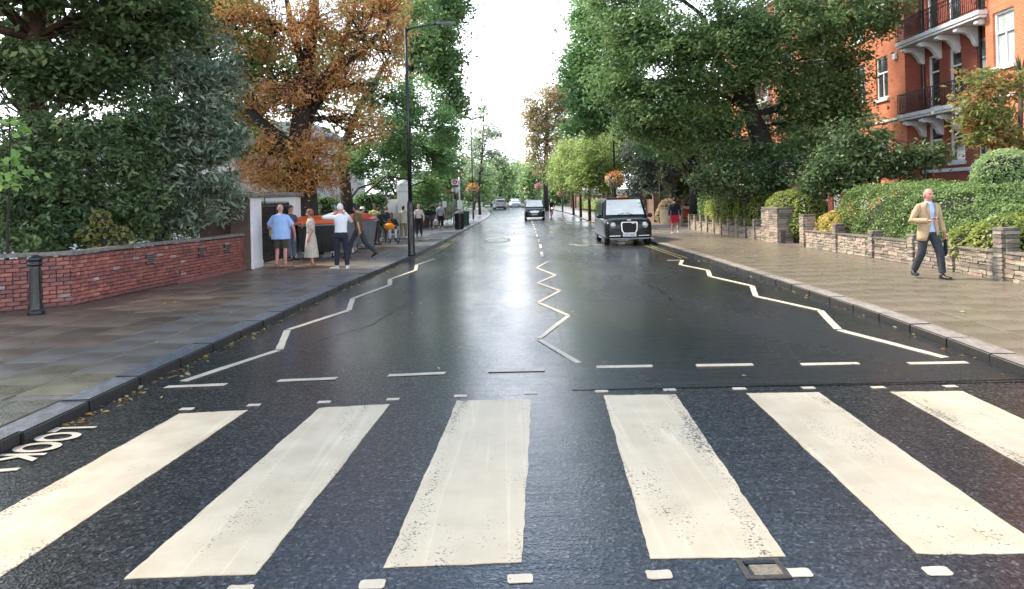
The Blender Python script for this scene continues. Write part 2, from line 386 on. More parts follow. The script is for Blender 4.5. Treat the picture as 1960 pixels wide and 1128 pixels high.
def bend_path(a, b, n=5, sag=0.15, wob=0.08):
    a, b = np.array(a, float), np.array(b, float); L = np.linalg.norm(b - a); P = []
    for i in range(n + 1):
        t = i / n; p = a + (b - a) * t
        p = p + RNG.normal(size=3) * wob * L * math.sin(PI * t) * 0.5; p[2] += sag * L * math.sin(PI * t) * 0.6
        P.append(Vector(p))
    return P
def tree(name, label, base, trunk, lobes, leafmat, bark, leaf=0.15, per=70, crad=0.6, aspect=0.5, flat=0.6, group=None, cat='tree', tint=0.35, twigs=0.6, up=0.6, hang=0.0, limb_r=0.11, shell=0.45, limbs=()):
    """trunk: [(x,y,z,r)]; lobes: [(centre, (rx,ry,rz), clusters)]; limbs: [[(x,y,z,r)...]], all in world metres"""
    B = Vector((base[0], base[1], zg(base[1]) + (base[2] if len(base) > 2 else 0)))
    root = thing(name, label, cat, B, 0, group)
    wood = MB(); b = np.array(B)
    tr = [(Vector(p[:3]) - B, p[3]) for p in trunk]
    wood.tube([p for p, r in tr], [r for p, r in tr], 12)
    nodes_ = [(p, r) for p, r in tr]
    for lm in limbs:
        wood.tube([Vector(p[:3]) - B for p in lm], [p[3] for p in lm], 8)
        nodes_ += [(Vector(p[:3]) - B, p[3]) for p in lm]
    allP = []
    for c, rad, ncl in lobes:
        c = Vector(c) - B; rad = np.array(rad)
        cand = [q for q in nodes_ if q[0].z < c.z + 0.6] or nodes_
        st, sr = min(cand, key=lambda q: (q[0] - c).length + 0.4 * abs(q[0].z - c.z))
        path = bend_path(st, c, 5)
        r0 = min(sr * 0.7, limb_r * (0.6 + 0.12 * (c - st).length)); wood.tube(path, [r0 * (1 - 0.13 * i) for i in range(6)], 6)
        d = unit(RNG.normal(size=(ncl, 3))); rr = RNG.random(ncl) ** shell
        P = np.array(c) + d * rr[:, None] * rad
        keep = P[:, 2] > 0.25
        P = P[keep]
        allP.append(P)
        for p in P:
            if RNG.random() < twigs:
                s = path[int(RNG.integers(2, 6))]
                wood.tube([s, (Vector(p) + s) / 2 + Vector(RNG.normal(size=3) * 0.12), Vector(p)], [r0 * 0.32, r0 * 0.22, 0.008], 4, caps=False)
    wood.build('trunk', bark, root, smooth=True, fix=False)
    P = np.concatenate(allP)
    C, sh, off = clusters_to_leaves(P, crad, per, flat, tint)
    C = C[C[:, 2] > 0.05] if False else C
    link('crown', leaf_mesh('crown', C, leaf, aspect, up, off * 0.5, sh, hang), leafmat, root)
    return root
def lobe(x, y, d, rx, ry, rd, n):
    """crown lobe seen at pixel x,y, distance d, half sizes in pixels (across, up) and metres (deep)"""
    k = d / F
    return (A(x, y, d), (rx * k, rd, ry * k), n)
def shrub(name, label, base, lobes, leafmat, leaf=0.09, dens=260, aspect=0.55, group=None, cat='shrub', core=None, up=0.5, shellw=0.16, box=2.0, tint=0.3, stems=True):
    """clipped or loose shrub: dark twiggy inside, leaves through the outer layer. lobes: [(centre, (rx,ry,rz))]"""
    B = Vector((base[0], base[1], base[2] if len(base) > 2 else zg(base[1])))
    root = thing(name, label, cat, B, 0, group)
    Cs = []; Os = []
    ls = [(np.array(Vector(c) - B), np.array(r, float)) for c, r in lobes]
    for i, (c, r) in enumerate(ls):
        inner = MB(); inner.ball(tuple(c), tuple(r * 0.74), 12, 8); inner.build('inner_twigs', core or MATS['twigs'], root, smooth=True)
        area = 4 * PI * ((r[0] * r[1]) ** 1.6 / 3 + (r[0] * r[2]) ** 1.6 / 3 + (r[1] * r[2]) ** 1.6 / 3) ** (1 / 1.6)
        n = int(area * dens)
        d = unit(RNG.normal(size=(n, 3)))
        if box > 2.0:
            d = d / (np.sum(np.abs(d) ** box, axis=1) ** (1 / box))[:, None]
        lump = 1 + 0.05 * np.sin(d[:, 0] * 7 + i) * np.cos(d[:, 2] * 6 + 2 * i) + 0.03 * np.sin(d[:, 1] * 13 + d[:, 2] * 11)
        rr = (1 - shellw * RNG.random(n) ** 1.3) * lump
        P = c + d * r * rr[:, None]
        ok = P[:, 2] > 0.02
        for j, (c2, r2) in enumerate(ls):
            if j != i: ok &= np.sum(((P - c2) / (r2 * 0.8)) ** 2, axis=1) > 1
        Cs.append(P[ok]); Os.append(d[ok])
    C = np.concatenate(Cs); O = np.concatenate(Os)
    tone = 0.5 + 0.25 * np.sin(C[:, 0] * 3.1 + C[:, 2] * 4) * np.cos(C[:, 1] * 2.7) + 0.0
    sh = np.clip(tone * tint + RNG.random(len(C)) * (1 - tint), 0, 1)
    link('leaves', leaf_mesh('leaves', C, leaf, aspect, up, O, sh), leafmat, root)
    return root
# ------------------------------------------------------------------ shared materials
mat('twigs', (0.018, 0.016, 0.010), 0.9, var=0.4, scale=9)
BARK = mat('bark', (0.060, 0.045, 0.035), 0.9, var=0.45, scale=5, bump=0.9, bscale=22, stretch=(3, 3, 0.6))
BARKR = mat('bark_red', (0.11, 0.06, 0.04), 0.9, var=0.4, scale=5, bump=0.9, bscale=22, stretch=(3, 3, 0.5))
BARKD = mat('bark_dark', (0.035, 0.028, 0.024), 0.9, var=0.4, scale=5, bump=0.9, bscale=22, stretch=(3, 3, 0.6))
IRON = mat('black_iron', (0.012, 0.013, 0.014), 0.35, var=0.3, scale=8, rvar=0.1)
STEEL = mat('grey_steel', (0.42, 0.43, 0.44), 0.35, 0.8, var=0.12)
ZINC = mat('galvanised', (0.5, 0.5, 0.5), 0.4, 0.6, var=0.15, scale=20)
RENDER = mat('white_render', (0.76, 0.76, 0.73), 0.75, var=0.08, scale=2.2, bump=0.15, bscale=25)
CAP = mat('weathered_capstone', (0.19, 0.17, 0.145), 0.8, var=0.35, scale=7, bump=0.5, bscale=30)
CONC = mat('concrete', (0.30, 0.29, 0.26), 0.7, var=0.25, scale=5, bump=0.3, bscale=60)
WHITE = mat('white_gloss', (0.8, 0.8, 0.78), 0.35, var=0.05)
GLASS = mat('dark_glass', (0.03, 0.035, 0.035), 0.06, var=0.3, scale=1.5, spec=0.8)
ASPH = asphalt('asphalt_wet', (0.002, 0.002, 0.0022), (0.12, 0.12, 0.118), 0.45, 0.6, 62.0, 0.9, 0.35, 1.0, 0.16, 0.27, 0.03)
ASPH2 = asphalt('asphalt_patch_wet', (0.014, 0.014, 0.014), (0.085, 0.083, 0.080), 0.45, 0.6, 150.0, 0.25, 0.3, 1.0, 0.15, 0.32, 0.01)
PAINT = paint('stripe_paint', (0.69, 0.57, 0.38), 1.035)
PAINT2 = paint('line_paint', (0.66, 0.56, 0.41), 1.03)
YELLOW = paint('yellow_line_paint', (0.36, 0.28, 0.11), 0.95)
SOIL = mat('soil', (0.035, 0.027, 0.018), 0.95, var=0.4, scale=3, bump=0.6, bscale=20)
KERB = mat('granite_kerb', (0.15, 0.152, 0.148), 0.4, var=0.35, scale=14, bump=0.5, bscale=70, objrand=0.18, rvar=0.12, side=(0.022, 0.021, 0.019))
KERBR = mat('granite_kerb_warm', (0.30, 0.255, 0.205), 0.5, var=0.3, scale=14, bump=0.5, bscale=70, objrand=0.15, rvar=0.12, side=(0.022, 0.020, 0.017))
JOINT = mat('slab_joint', (0.15, 0.13, 0.105), 0.7, var=0.3, scale=20)
SLAB_B = mat('wet_brown_slab', (0.165, 0.112, 0.074), 0.42, var=0.2, scale=1.2, bump=0.06, bscale=45, objrand=0.30, rvar=0.12)
SLAB_G = mat('wet_grey_slab', (0.16, 0.134, 0.106), 0.42, var=0.18, scale=1.2, bump=0.06, bscale=45, objrand=0.16, rvar=0.12)
SLAB_O = mat('wet_olive_slab', (0.19, 0.165, 0.105), 0.33, var=0.22, scale=1.5, bump=0.06, bscale=45, objrand=0.15, rvar=0.12)
SLAB_R = mat('wet_buff_slab', (0.185, 0.150, 0.102), 0.33, var=0.16, scale=0.9, bump=0.05, bscale=45, objrand=0.07, rvar=0.12)
FARPAVE = mat('far_paving', (0.12, 0.112, 0.105), 0.34, var=0.3, scale=1.2, bump=0.1, bscale=30, rvar=0.15)
FARPAVE_R = mat('far_paving_warm', (0.20, 0.165, 0.13), 0.36, var=0.3, scale=1.2, bump=0.1, bscale=30, rvar=0.15)

# ------------------------------------------------------------------ ground, road, pavements
def strip(xa, xb, ys, z, nx=1):
    mb = MB()
    rows = [[(xa(y) + (xb(y) - xa(y)) * i / nx, y, zg(y) + z) for i in range(nx + 1)] for y in ys]
    n = nx + 1
    mb.add([p for r in rows for p in r], [(j * n + i, j * n + i + 1, (j + 1) * n + i + 1, (j + 1) * n + i) for j in range(len(ys) - 1) for i in range(nx)])
    return mb
YS = [-30] + list(np.arange(-4, 60, 2.0)) + list(np.arange(60, 231, 3.0))
g = strip(lambda y: -700, lambda y: 700, [-80] + YS[1:] + [300, 400, 600, 1200], -0.10, 6).build('ground', SOIL, fix=False); tag(g, kind='structure')
road = strip(EL, ER, YS, 0.0, 8).build('road', ASPH, fix=False); tag(road, kind='structure')

def on_road(poly, m, name, z, th=0.003):
    mb = MB(); mb.poly([(p[0], p[1]) for p in poly], z - th, z)
    return mb.build(name, m, road)
def rough_poly(corners, jit=0.006, step=0.05):
    out_ = []
    for i in range(len(corners)):
        a, b = Vector(corners[i]), Vector(corners[(i + 1) % len(corners)])
        n = max(1, int((b - a).length / step)); nrm = Vector((-(b - a).y, (b - a).x)).normalized()
        wob = 0.0
        for k in range(n):
            wob = 0.75 * wob + random.gauss(0, jit * 0.5)
            out_.append(a + (b - a) * k / n + nrm * (wob if k else 0))
    return out_
# the newer, smoother surface on the far side of the crossing
px = [(0.56, 7.16), (0.62, 10), (0.80, 15), (1.0, 22), (1.2, 29), (1.75, 60), (1.95, 74)]
pp = [p for p in px] + [(ER(y) - 0.02, y) for y in (74, 60, 45, 28, 21, 15, 11.5, 9, 7.6, 6.98)] + [(3.0, 7.02), (1.6, 7.13)]
mb = MB()
edge_l = [(np.interp(y, [p[1] for p in px], [p[0] for p in px]), y) for y in np.arange(7.16, 74, 1.5)]
rows = [[(a + (ER(y) - 0.03 - a) * i / 4, y if j else y - 0.05 * i / 4, zg(y) + 0.004) for i in range(5)] for j, (a, y) in enumerate(edge_l)]
mb.add([p for r in rows for p in r], [(j * 5 + i, j * 5 + i + 1, (j + 1) * 5 + i + 1, (j + 1) * 5 + i) for j in range(len(rows) - 1) for i in range(4)])
mb.build('asphalt_patch', ASPH2, road, fix=False)
mb = MB(); mb.quad((0.02, 2.2, 0.004), (0.66, 2.2, 0.004), (0.63, 3.52, 0.004), (0.0, 3.55, 0.004)); mb.build('asphalt_patch', ASPH2, road)

# tar seam along the newer surface, and sealed cracks in the old one
TAR = mat('tar', (0.008, 0.008, 0.008), .25, var=.3, scale=20)
mb = MB(); sm = [(a + random.gauss(-.01, .006), y) for a, y in edge_l]
mb.add([(x - .014, y, zg(y) + .006) for x, y in sm] + [(x + .014, y, zg(y) + .006) for x, y in sm], [(i, i + len(sm), i + 1 + len(sm), i + 1) for i in range(len(sm) - 1)]); mb.build('tar_seam', TAR, road, fix=False)
mb = MB(); mb.box((2.75, 7.09, .0045), (4.4, .02, .003), rz=-.035); mb.build('tar_seam', TAR, road)
for pts_ in ([(-2.0, 17.0), (-1.85, 19.0), (-1.6, 20.6), (-1.45, 23.5)], [(-1.5, 24.5), (-1.35, 26.0), (-1.4, 27.2)], [(-3.2, 29.0), (-2.4, 29.6), (-1.9, 29.7)], [(-2.9, 9.8), (-2.2, 11.5), (-2.1, 13.2), (-1.7, 15.0)], [(2.7, 12.0), (2.9, 14.5), (2.75, 17.0), (3.1, 19.5)]):
    P_ = []
    for a, b in zip(pts_[:-1], pts_[1:]):
        for k in range(6): P_.append(Vector(a).lerp(Vector(b), k / 6) + Vector((random.gauss(0, .02), 0)))
    w_ = [max(.004, .013 * math.sin(PI * (i + .5) / len(P_)) + random.gauss(0, .003)) for i in range(len(P_))]
    mb = MB(); mb.add([(p.x - q, p.y, .007) for p, q in zip(P_, w_)] + [(p.x + q, p.y, .007) for p, q in zip(P_, w_)], [(i, i + len(P_), i + 1 + len(P_), i + 1) for i in range(len(P_) - 1)]); mb.build('sealed_crack', TAR, road, fix=False)
# zebra stripes: far left, far right, near right, near left corner, then which long edge is chipped
def stripe(fl, fr, nr, nl, worn):
    nx, ny = 10, 60; V = []; W = []
    wl = wr = 0.0
    for j in range(ny + 1):
        v = j / ny; a_ = Vector(fl).lerp(Vector(nl), v); b_ = Vector(fr).lerp(Vector(nr), v)
        wl = 0.7 * wl + random.gauss(0, .0022); wr = 0.7 * wr + random.gauss(0, .0022)
        for i in range(nx + 1):
            u_ = i / nx; p_ = a_.lerp(b_, u_); p_.x += (wl if i == 0 else wr if i == nx else 0)
            if j in (0, ny): p_.y += random.gauss(0, .004)
            V.append((p_.x, p_.y, 0.0055)); d_ = u_ if worn == 'l' else 1 - u_ if worn == 'r' else min(u_, 1 - u_) + .12
            W.append(max(0.0, 1 - d_ / .26) if i not in (0, nx) else .3)
    mb = MB(); n = nx + 1
    mb.add(V, [(j * n + i, (j + 1) * n + i, (j + 1) * n + i + 1, j * n + i + 1) for j in range(ny) for i in range(nx)])
    rim = [i for i in range(n)] + [j * n + nx for j in range(1, ny + 1)] + [ny * n + i for i in range(nx - 1, -1, -1)] + [j * n for j in range(ny - 1, 0, -1)]
    o0 = len(mb.v); mb.v += [(mb.v[i][0], mb.v[i][1], 0.001) for i in rim]; k = len(rim)
    mb.f += [(rim[i], rim[(i + 1) % k], o0 + (i + 1) % k, o0 + i) for i in range(k)]
    o = mb.build('zebra_stripe', PAINT, road, fix=False)
    at = o.data.attributes.new('wear', 'FLOAT', 'POINT'); at.data.foreach_set('value', W + [0.0] * k)
for c in ([(-3.07, 6.70), (-2.47, 6.76), (-2.68, 3.50), (-3.30, 3.46), ''], [(-1.81, 6.77), (-1.18, 6.83), (-1.34, 3.73), (-2.0, 3.72), ''],
          [(-0.56, 6.89), (0.13, 6.87), (0.0, 3.78), (-0.70, 3.76), 'l'], [(0.81, 6.93), (1.48, 6.90), (1.34, 3.76), (0.66, 3.78), 'r'],
          [(2.13, 6.87), (2.79, 6.84), (2.66, 3.72), (2.01, 3.75), ''], [(3.43, 6.79), (4.06, 6.75), (3.92, 3.66), (3.29, 3.70), 'l']):
    stripe(*c)
for x, y in [(-3.07, 6.86), (-2.47, 6.93), (-1.82, 6.97), (-1.18, 7.01), (-0.54, 7.06), (0.13, 7.10), (0.81, 7.09), (1.46, 7.08), (2.12, 7.05), (2.76, 7.01), (3.40, 6.96), (4.06, 6.93)]:
    on_road(rough_poly([(x - .06, y - .035), (x + .06, y - .035), (x + .06, y + .035), (x - .06, y + .035)], 0.005, 0.03), PAINT2, 'crossing_stud', 0.006, 0.004)
for x, y in [(-3.75, 4.85), (-2.70, 3.48), (-2.03, 3.56), (-1.37, 3.585), (-0.73, 3.60), (-0.01, 3.615), (0.67, 3.62), (1.345, 3.60), (2.01, 3.58), (2.68, 3.55)]:
    on_road(rough_poly([(x - .062, y - .03), (x - .05, y - .042), (x + .05, y - .042), (x + .062, y - .03), (x + .062, y + .03), (x + .05, y + .04), (x - .05, y + .04), (x - .062, y + .03)], 0.003, 0.02), PAINT2, 'crossing_stud', 0.006, 0.004)
for x, y in [(-3.36, 7.74), (-2.23, 7.88), (-1.08, 7.99), (0.0, 8.04), (1.18, 8.09), (2.26, 8.03), (3.37, 7.95), (4.48, 7.86)]:
    s = 0.02 if x < 0 else -0.01
    on_road(rough_poly([(x - .31, y - .05 - s), (x + .30, y - .05 + s), (x + .31, y + .05 + s), (x - .30, y + .05 - s)], 0.004), PAINT2, 'give_way_dash', 0.010, 0.004)
def stroke(a, b, wd, name='zigzag_line', m=PAINT2, z=0.010):
    a, b = Vector(a), Vector(b); d = (b - a).normalized(); nn = Vector((-d.y, d.x)) * wd / 2
    on_road(rough_poly([a - nn, b - nn, b + nn, a + nn], 0.004, 0.1), m, name, z + zg(a.y), 0.004)
for zz_, wd in (([(-3.60, 7.92), (-3.06, 9.55), (-3.42, 11.1), (-2.92, 13.0), (-3.20, 14.6), (-2.85, 16.9), (-3.05, 18.2), (-2.72, 20.5), (-2.92, 22.2), (-2.62, 24.4)], 0.1),
                ([(0.71, 8.3), (0.30, 9.83), (0.85, 11.75), (0.42, 13.34), (0.93, 15.0), (0.52, 16.5), (1.02, 18.1), (0.62, 20.2), (1.08, 22.4)], 0.072),
                ([(4.71, 8.07), (4.33, 9.92), (4.78, 11.59), (4.37, 13.39), (4.80, 14.93), (4.48, 16.9), (4.80, 18.3), (4.50, 20.0), (4.88, 21.4), (4.42, 21.45)], 0.1)):
    for i in range(len(zz_) - 1):
        a, b = Vector(zz_[i]), Vector(zz_[i + 1]); e = (b - a).normalized() * 0.035
        stroke(a + e, b - e, wd)
for off in (0.28, 0.46):       # double yellow lines by the kerbs
    for ys_, ed, sg in ((np.arange(25.5, 44, 2.0), EL, 1), (np.arange(22, 60, 2.0), ER, -1)):
        for y in ys_: stroke((ed(y) + sg * off, y), (ed(y + 2) + sg * off, y + 2.0), 0.045, 'yellow_line', YELLOW)
for y in np.arange(24, 70, 4.5):
    x = np.interp(y, [p[1] for p in px], [p[0] for p in px]) - 0.12
    stroke((x, y), (x + 0.06, y + 2.4), 0.10, 'centre_line_dash')
for y in np.arange(38, 70, 4.0): stroke((0.02 + 0.012 * (y - 38), y), (0.06 + 0.012 * (y - 38), y + 2.6), 0.09, 'bay_line_dash')
mb = MB()                      # worn lettering of the bus bay, only one rounded letter can be made out
for a in range(0, 24): 
    q0, q1 = 2 * PI * a / 24, 2 * PI * (a + 1) / 24
    r = lambda q, k: (-0.75 + 0.62 * k * math.copysign(abs(math.cos(q)) ** 0.6, math.cos(q)), 35.2 + 1.9 * k * math.copysign(abs(math.sin(q)) ** 0.6, math.sin(q)), 0.009)
    mb.quad(r(q0, 0.78), r(q1, 0.78), r(q1, 1.0), r(q0, 1.0))
mb.build('bay_lettering', PAINT2, road)
for a, b in (((2.32, 30.6), (2.75, 29.2)), ((2.75, 29.2), (3.05, 29.9)), ((3.3, 29.8), (3.6, 29.5))): stroke(a, b, 0.09, 'worn_arrow_mark')
# LOOK painted for people stepping off the kerb
cu = bpy.data.curves.new('look', 'FONT'); cu.body = 'LOOK'; cu.size = 0.52; cu.space_character = 1.06; cu.offset = 0.016
to = bpy.data.objects.new('look_tmp', cu); COL.objects.link(to)
bpy.context.view_layer.update()
me = bpy.data.meshes.new_from_object(to.evaluated_get(bpy.context.evaluated_depsgraph_get())); bpy.data.objects.remove(to)
vx = np.array([v.co[:] for v in me.vertices]); x0, x1 = vx[:, 0].min(), vx[:, 0].max(); y0, y1 = vx[:, 1].min(), vx[:, 1].max()
for v in me.vertices:
    u_, t_ = (v.co.x - x0) / (x1 - x0), (v.co.y - y0) / (y1 - y0)
    v.co = (-3.97 + 0.36 * t_ - 0.01 * u_, 6.36 - 0.88 * u_, 0.010)
me.update(); link('look_lettering', me, PAINT2, road)
stroke((-3.62, 5.35), (-3.98, 5.30), 0.05, 'look_arrow'); stroke((-3.93, 5.30), (-3.82, 5.42), 0.05, 'look_arrow'); stroke((-3.93, 5.30), (-3.80, 5.20), 0.05, 'look_arrow')
# small access cover by the studs
cv = MB(); 
for c_, s_ in (((1.19, 3.735, .003), (.22, .03, .010)), ((1.19, 3.565, .003), (.22, .03, .010)), ((1.095, 3.65, .003), (.03, .14, .010)), ((1.285, 3.65, .003), (.03, .14, .010))): cv.box(c_, s_)
cv = cv.build('access_cover', mat('cast_iron', (0.085, 0.070, 0.055), 0.6, 0.2, var=0.4, scale=30, bump=0.3), road, bevel=0.004)
mb = MB(); mb.box((1.20, 3.635, .002), (.14, .10, .007)); mb.build('cover_fill', mat('cover_mortar', (0.26, 0.215, 0.14), .85, var=.3, scale=25, bump=.5), cv)
mb = MB(); mb.box((1.19, 3.705, .006), (.15, .03, .006)); mb.build('cover_slot', IRON, cv)

# pavements: bed, kerbstones, slabs
def outL(y): return float(np.interp(y, [-30, 13, 24, 26, 40, 60, 300], [-14, -14, -12, -9.6, -7.2, -7.0, -3.0])) + bend(y)
def outR(y): return float(np.interp(y, [-30, 12, 24, 40, 60, 300], [9.5, 9.9, 10.2, 10.2, 10.0, 15])) + bend(y)
YP = list(np.arange(-4, 60, 2.0)) + list(np.arange(60, 231, 3.0))
NEAR = 31.0
pvs = {}
for nm, ed, ot, sg, fm in (('pavement_left', EL, outL, -1, FARPAVE), ('pavement_right', ER, outR, 1, FARPAVE_R)):
    near = [y for y in np.arange(-4, NEAR + .1, 1.0)]
    p = strip(lambda y: ed(y) + sg * 0.02, ot, near, 0.088, 2).build(nm, JOINT, fix=False); tag(p, kind='structure'); pvs[nm] = p
    far = [NEAR - 0.9] + [y for y in YP if y > NEAR]
    strip(lambda y: ed(y) + sg * 0.27, ot, far, 0.0965, 2).build('far_paving', fm, p, fix=False)
    k = MB()                                   # far kerb as one run of stone
    yy = [46.0] + [y for y in YP if y > 46]
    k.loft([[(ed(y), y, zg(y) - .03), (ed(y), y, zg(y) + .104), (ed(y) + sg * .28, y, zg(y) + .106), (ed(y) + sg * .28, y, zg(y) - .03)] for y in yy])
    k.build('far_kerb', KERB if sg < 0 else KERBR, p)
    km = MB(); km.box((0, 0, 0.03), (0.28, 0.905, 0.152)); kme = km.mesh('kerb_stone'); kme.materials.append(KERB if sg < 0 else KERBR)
    bmx = bmesh.new(); bmx.from_mesh(kme); bmesh.ops.bevel(bmx, geom=[e for e in bmx.edges], offset=0.014, segments=2, affect='EDGES'); bmx.to_mesh(kme); bmx.free()
    y = 3.2
    while y < 46:
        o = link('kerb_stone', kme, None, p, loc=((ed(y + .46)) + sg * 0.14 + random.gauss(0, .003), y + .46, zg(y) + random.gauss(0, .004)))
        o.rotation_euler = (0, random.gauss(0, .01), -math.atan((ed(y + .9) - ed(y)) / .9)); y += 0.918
def slab_mesh(w_, l_, m, dome=False):
    mb = MB(); mb.box((0, 0, -0.02), (w_, l_, 0.04)); me = mb.mesh('slab')
    bm = bmesh.new(); bm.from_mesh(me); bmesh.ops.bevel(bm, geom=[e for e in bm.edges if all(v.co.z > -0.01 for v in e.verts)], offset=0.004, segments=1, affect='EDGES')
    bm.to_mesh(me); bm.free()
    if dome:
        mb = MB(); mb.v = [v.co[:] for v in me.vertices]; mb.f = [tuple(q.vertices) for q in me.polygons]
        for i in range(6):
            for j in range(6):
                mb.lathe([(0.0125, -0.0005), (0.010, 0.004), (0.006, 0.0055)], 6, ((i - 2.5) * .066, (j - 2.5) * .066, 0))
        me = mb.mesh('tactile_slab')
    me.materials.append(m); return me
SL = {(k, l): slab_mesh(0.594, l - 0.008, m) for k, m in (('b', SLAB_B), ('g', SLAB_G), ('o', SLAB_O), ('r', SLAB_R)) for l in (0.6, 0.75, 0.9)}
TACT = slab_mesh(0.394, 0.394, mat('tactile_buff', (0.13, 0.12, 0.085), 0.38, var=0.3, scale=4, objrand=0.1), True)
for sg, ed, pn, ylo in ((-1, EL, 'pavement_left', 4.6), (1, ER, 'pavement_right', 6.2)):
    for row in range(9):
        off = 0.285 + 0.6 * row + 0.3
        y = ylo + (row % 2) * 0.35 - 0.5 * row * 0.1
        while y < NEAR - 0.5:
            l = random.choice((0.75, 0.9, 0.9)); yc = y + l / 2; x = ed(yc) + sg * off; y += l
            if sg < 0 and ((yc < 21.3 and x < -8.75 + 0.03 * (yc - 14)) and not (yc < 14.2 and x > -10.2) or (yc > 13 and x < -8.6) or x < -9.8 or (yc > 21 and x < -7.7)): continue
            if sg < 0 and row < 2 and yc < 7.0: continue
            if sg > 0 and (x > 9.15 + 0.03 * (yc - 12)): continue
            if abs(x) / yc > 0.9: continue                      # wholly beside the picture
            kind = 'r' if sg > 0 else ('o' if yc < 8.2 and row < 4 else ('g' if row < 2 + (yc < 9.5) else 'b'))
            o = link('paving_slab', SL[(kind, l)], None, pvs[pn], loc=(x, yc, 0.102 + random.gauss(0, .0016)))
            o.rotation_euler = (random.gauss(0, .0022), random.gauss(0, .0022), -math.atan((ed(yc + .5) - ed(yc - .5))))
    if sg < 0:
        for i in range(3):
            for j in range(6):
                x, y = EL(5.5) - 0.285 - 0.2 - 0.4 * i, 4.75 + 0.4 * j
                link('tactile_slab', TACT, None, pvs[pn], loc=(x, y, 0.102 + random.gauss(0, .001)))

# ------------------------------------------------------------------ low walls, brick by brick and stone by stone
BRICKS = [mat('brick_red', (0.28, 0.095, 0.075), 0.6, var=0.3, scale=9, bump=0.4, bscale=60, objrand=0.25),
          mat('brick_orange', (0.33, 0.125, 0.085), 0.65, var=0.3, scale=9, bump=0.4, bscale=60, objrand=0.25),
          mat('brick_dark', (0.19, 0.075, 0.065), 0.55, var=0.3, scale=9, bump=0.4, bscale=60, objrand=0.3),
          mat('brick_limed', (0.36, 0.26, 0.23), 0.8, var=0.5, scale=12, bump=0.4, bscale=60, objrand=0.3)]
MORTAR = mat('mortar', (0.235, 0.115, 0.095), 0.9, var=0.35, scale=10, bump=0.3)
def bev_box(w_, d_, h_, b):
    mb = MB(); mb.box((0, 0, 0), (w_, d_, h_)); me = mb.mesh('piece')
    bm = bmesh.new(); bm.from_mesh(me); bmesh.ops.bevel(bm, geom=list(bm.edges), offset=b, segments=1, affect='EDGES'); bm.to_mesh(me); bm.free(); return me
BM_ = {}
for i, m in enumerate(BRICKS):
    for nm, l in (('s', 0.215), ('h', 0.102)):
        me = bev_box(l, 0.09, 0.064, 0.004); me.materials.append(m); BM_[(i, nm)] = me
def place_pieces(root, cand, limit, name, stuff_name, stuff_mat):
    """cand: (mesh, loc, rz, scale, nearness). The nearest ones are objects, the rest one joined part"""
    cand.sort(key=lambda c: c[4])
    for me, loc, rz, sc, _ in cand[:limit]:
        o = link(name, me, None, root, loc=loc); o.rotation_euler = (random.gauss(0, .012), random.gauss(0, .008), rz + random.gauss(0, .008)); o.scale = sc
    rest = cand[limit:]
    if rest:
        mb = MB(); mi = []; ms = []
        for me, loc, rz, sc, _ in rest:
            if me.materials[0] not in ms: ms.append(me.materials[0])
            mi += [ms.index(me.materials[0])] * len(me.polygons)
            M = Matrix.Translation(loc) @ Matrix.Rotation(rz + random.gauss(0, .008), 4, 'Z') @ Matrix.Diagonal((*sc, 1))
            mb.add([M @ v.co for v in me.vertices], [tuple(p.vertices) for p in me.polygons])
        o = mb.build(stuff_name, ms[0], root, fix=False); tag(o, kind='stuff')
        for m_ in ms[1:]: o.data.materials.append(m_)
        o.data.polygons.foreach_set('material_index', mi)
wall = thing('brick_wall', 'low red brick garden wall with stone coping and vent panels along the left pavement', 'wall', (-8.34, 13.97, 0.09))
runs = [(Vector((-8.34, 13.97)), Vector((-7.70, 21.15))), (Vector((-10.9, 12.06)), Vector((-8.34, 13.97)))]
cand = []; core = MB(); cop = MB(); plin = MB()
O = Vector((-8.34, 13.97))
for ri, (a, b) in enumerate(runs):
    d = (b - a).normalized(); n = Vector((d.y, -d.x)); L = (b - a).length; rz = math.atan2(d.y, d.x)
    mid = (a + b) / 2 - n * 0.16 - O
    core.box((mid.x, mid.y, 0.47), (L - (0.06 if ri == 0 else 0.0), 0.17, 0.94), rz)
    for c in range(12):
        x = 0.0 if c % 2 == 0 else -0.1125
        z = 0.06 + 0.076 * c
        k = 0
        while x < L - 0.02:
            hd = (c % 4 == 3)
            l = 0.102 if hd else 0.215
            xa, xb = max(x, 0), min(x + l, L); 
            if xb - xa > 0.03:
                p = a + d * (xa + xb) / 2 - n * 0.043 - O
                dist = (a + d * x).length
                if not (ri == 0 and any(abs(x + l / 2 - vx_) < 0.17 and 7 <= c <= 9 for vx_ in (2.55, 4.85, 6.2))):
                    m = random.choices(range(4), (0.55, 0.2, 0.17, 0.012 if dist < 16 else 0.035))[0]
                    if ri == 1: m = random.choices(range(4), (0.45, 0.05, 0.48, 0.02))[0]
                    if c == 0: m = 2
                    cand.append((BM_[(m, 'h' if hd else 's')], (p.x, p.y, z + random.gauss(0, .001)), rz, ((xb - xa) / l, 1, 1), dist))
            x += l + 0.011
    # coping in lengths, a little uneven
    x = -0.03
    while x < L:
        l = min(random.uniform(0.7, 1.1), L - x + 0.03); p = a + d * (x + l / 2) - n * 0.11 - O
        mbc = MB(); mbc.box((p.x, p.y, 1.005 + random.gauss(0, .004)), (l - 0.006, 0.29, 0.07), rz + random.gauss(0, .004)); mbc.build('coping_stone', CAP, wall, bevel=0.008); x += l
core.build('mortar_core', MORTAR, wall)
place_pieces(wall, cand, 300, 'brick', 'far_bricks', BRICKS[0])
a, b = runs[0]; d = (b - a).normalized(); n = Vector((d.y, -d.x)); rz = math.atan2(d.y, d.x)
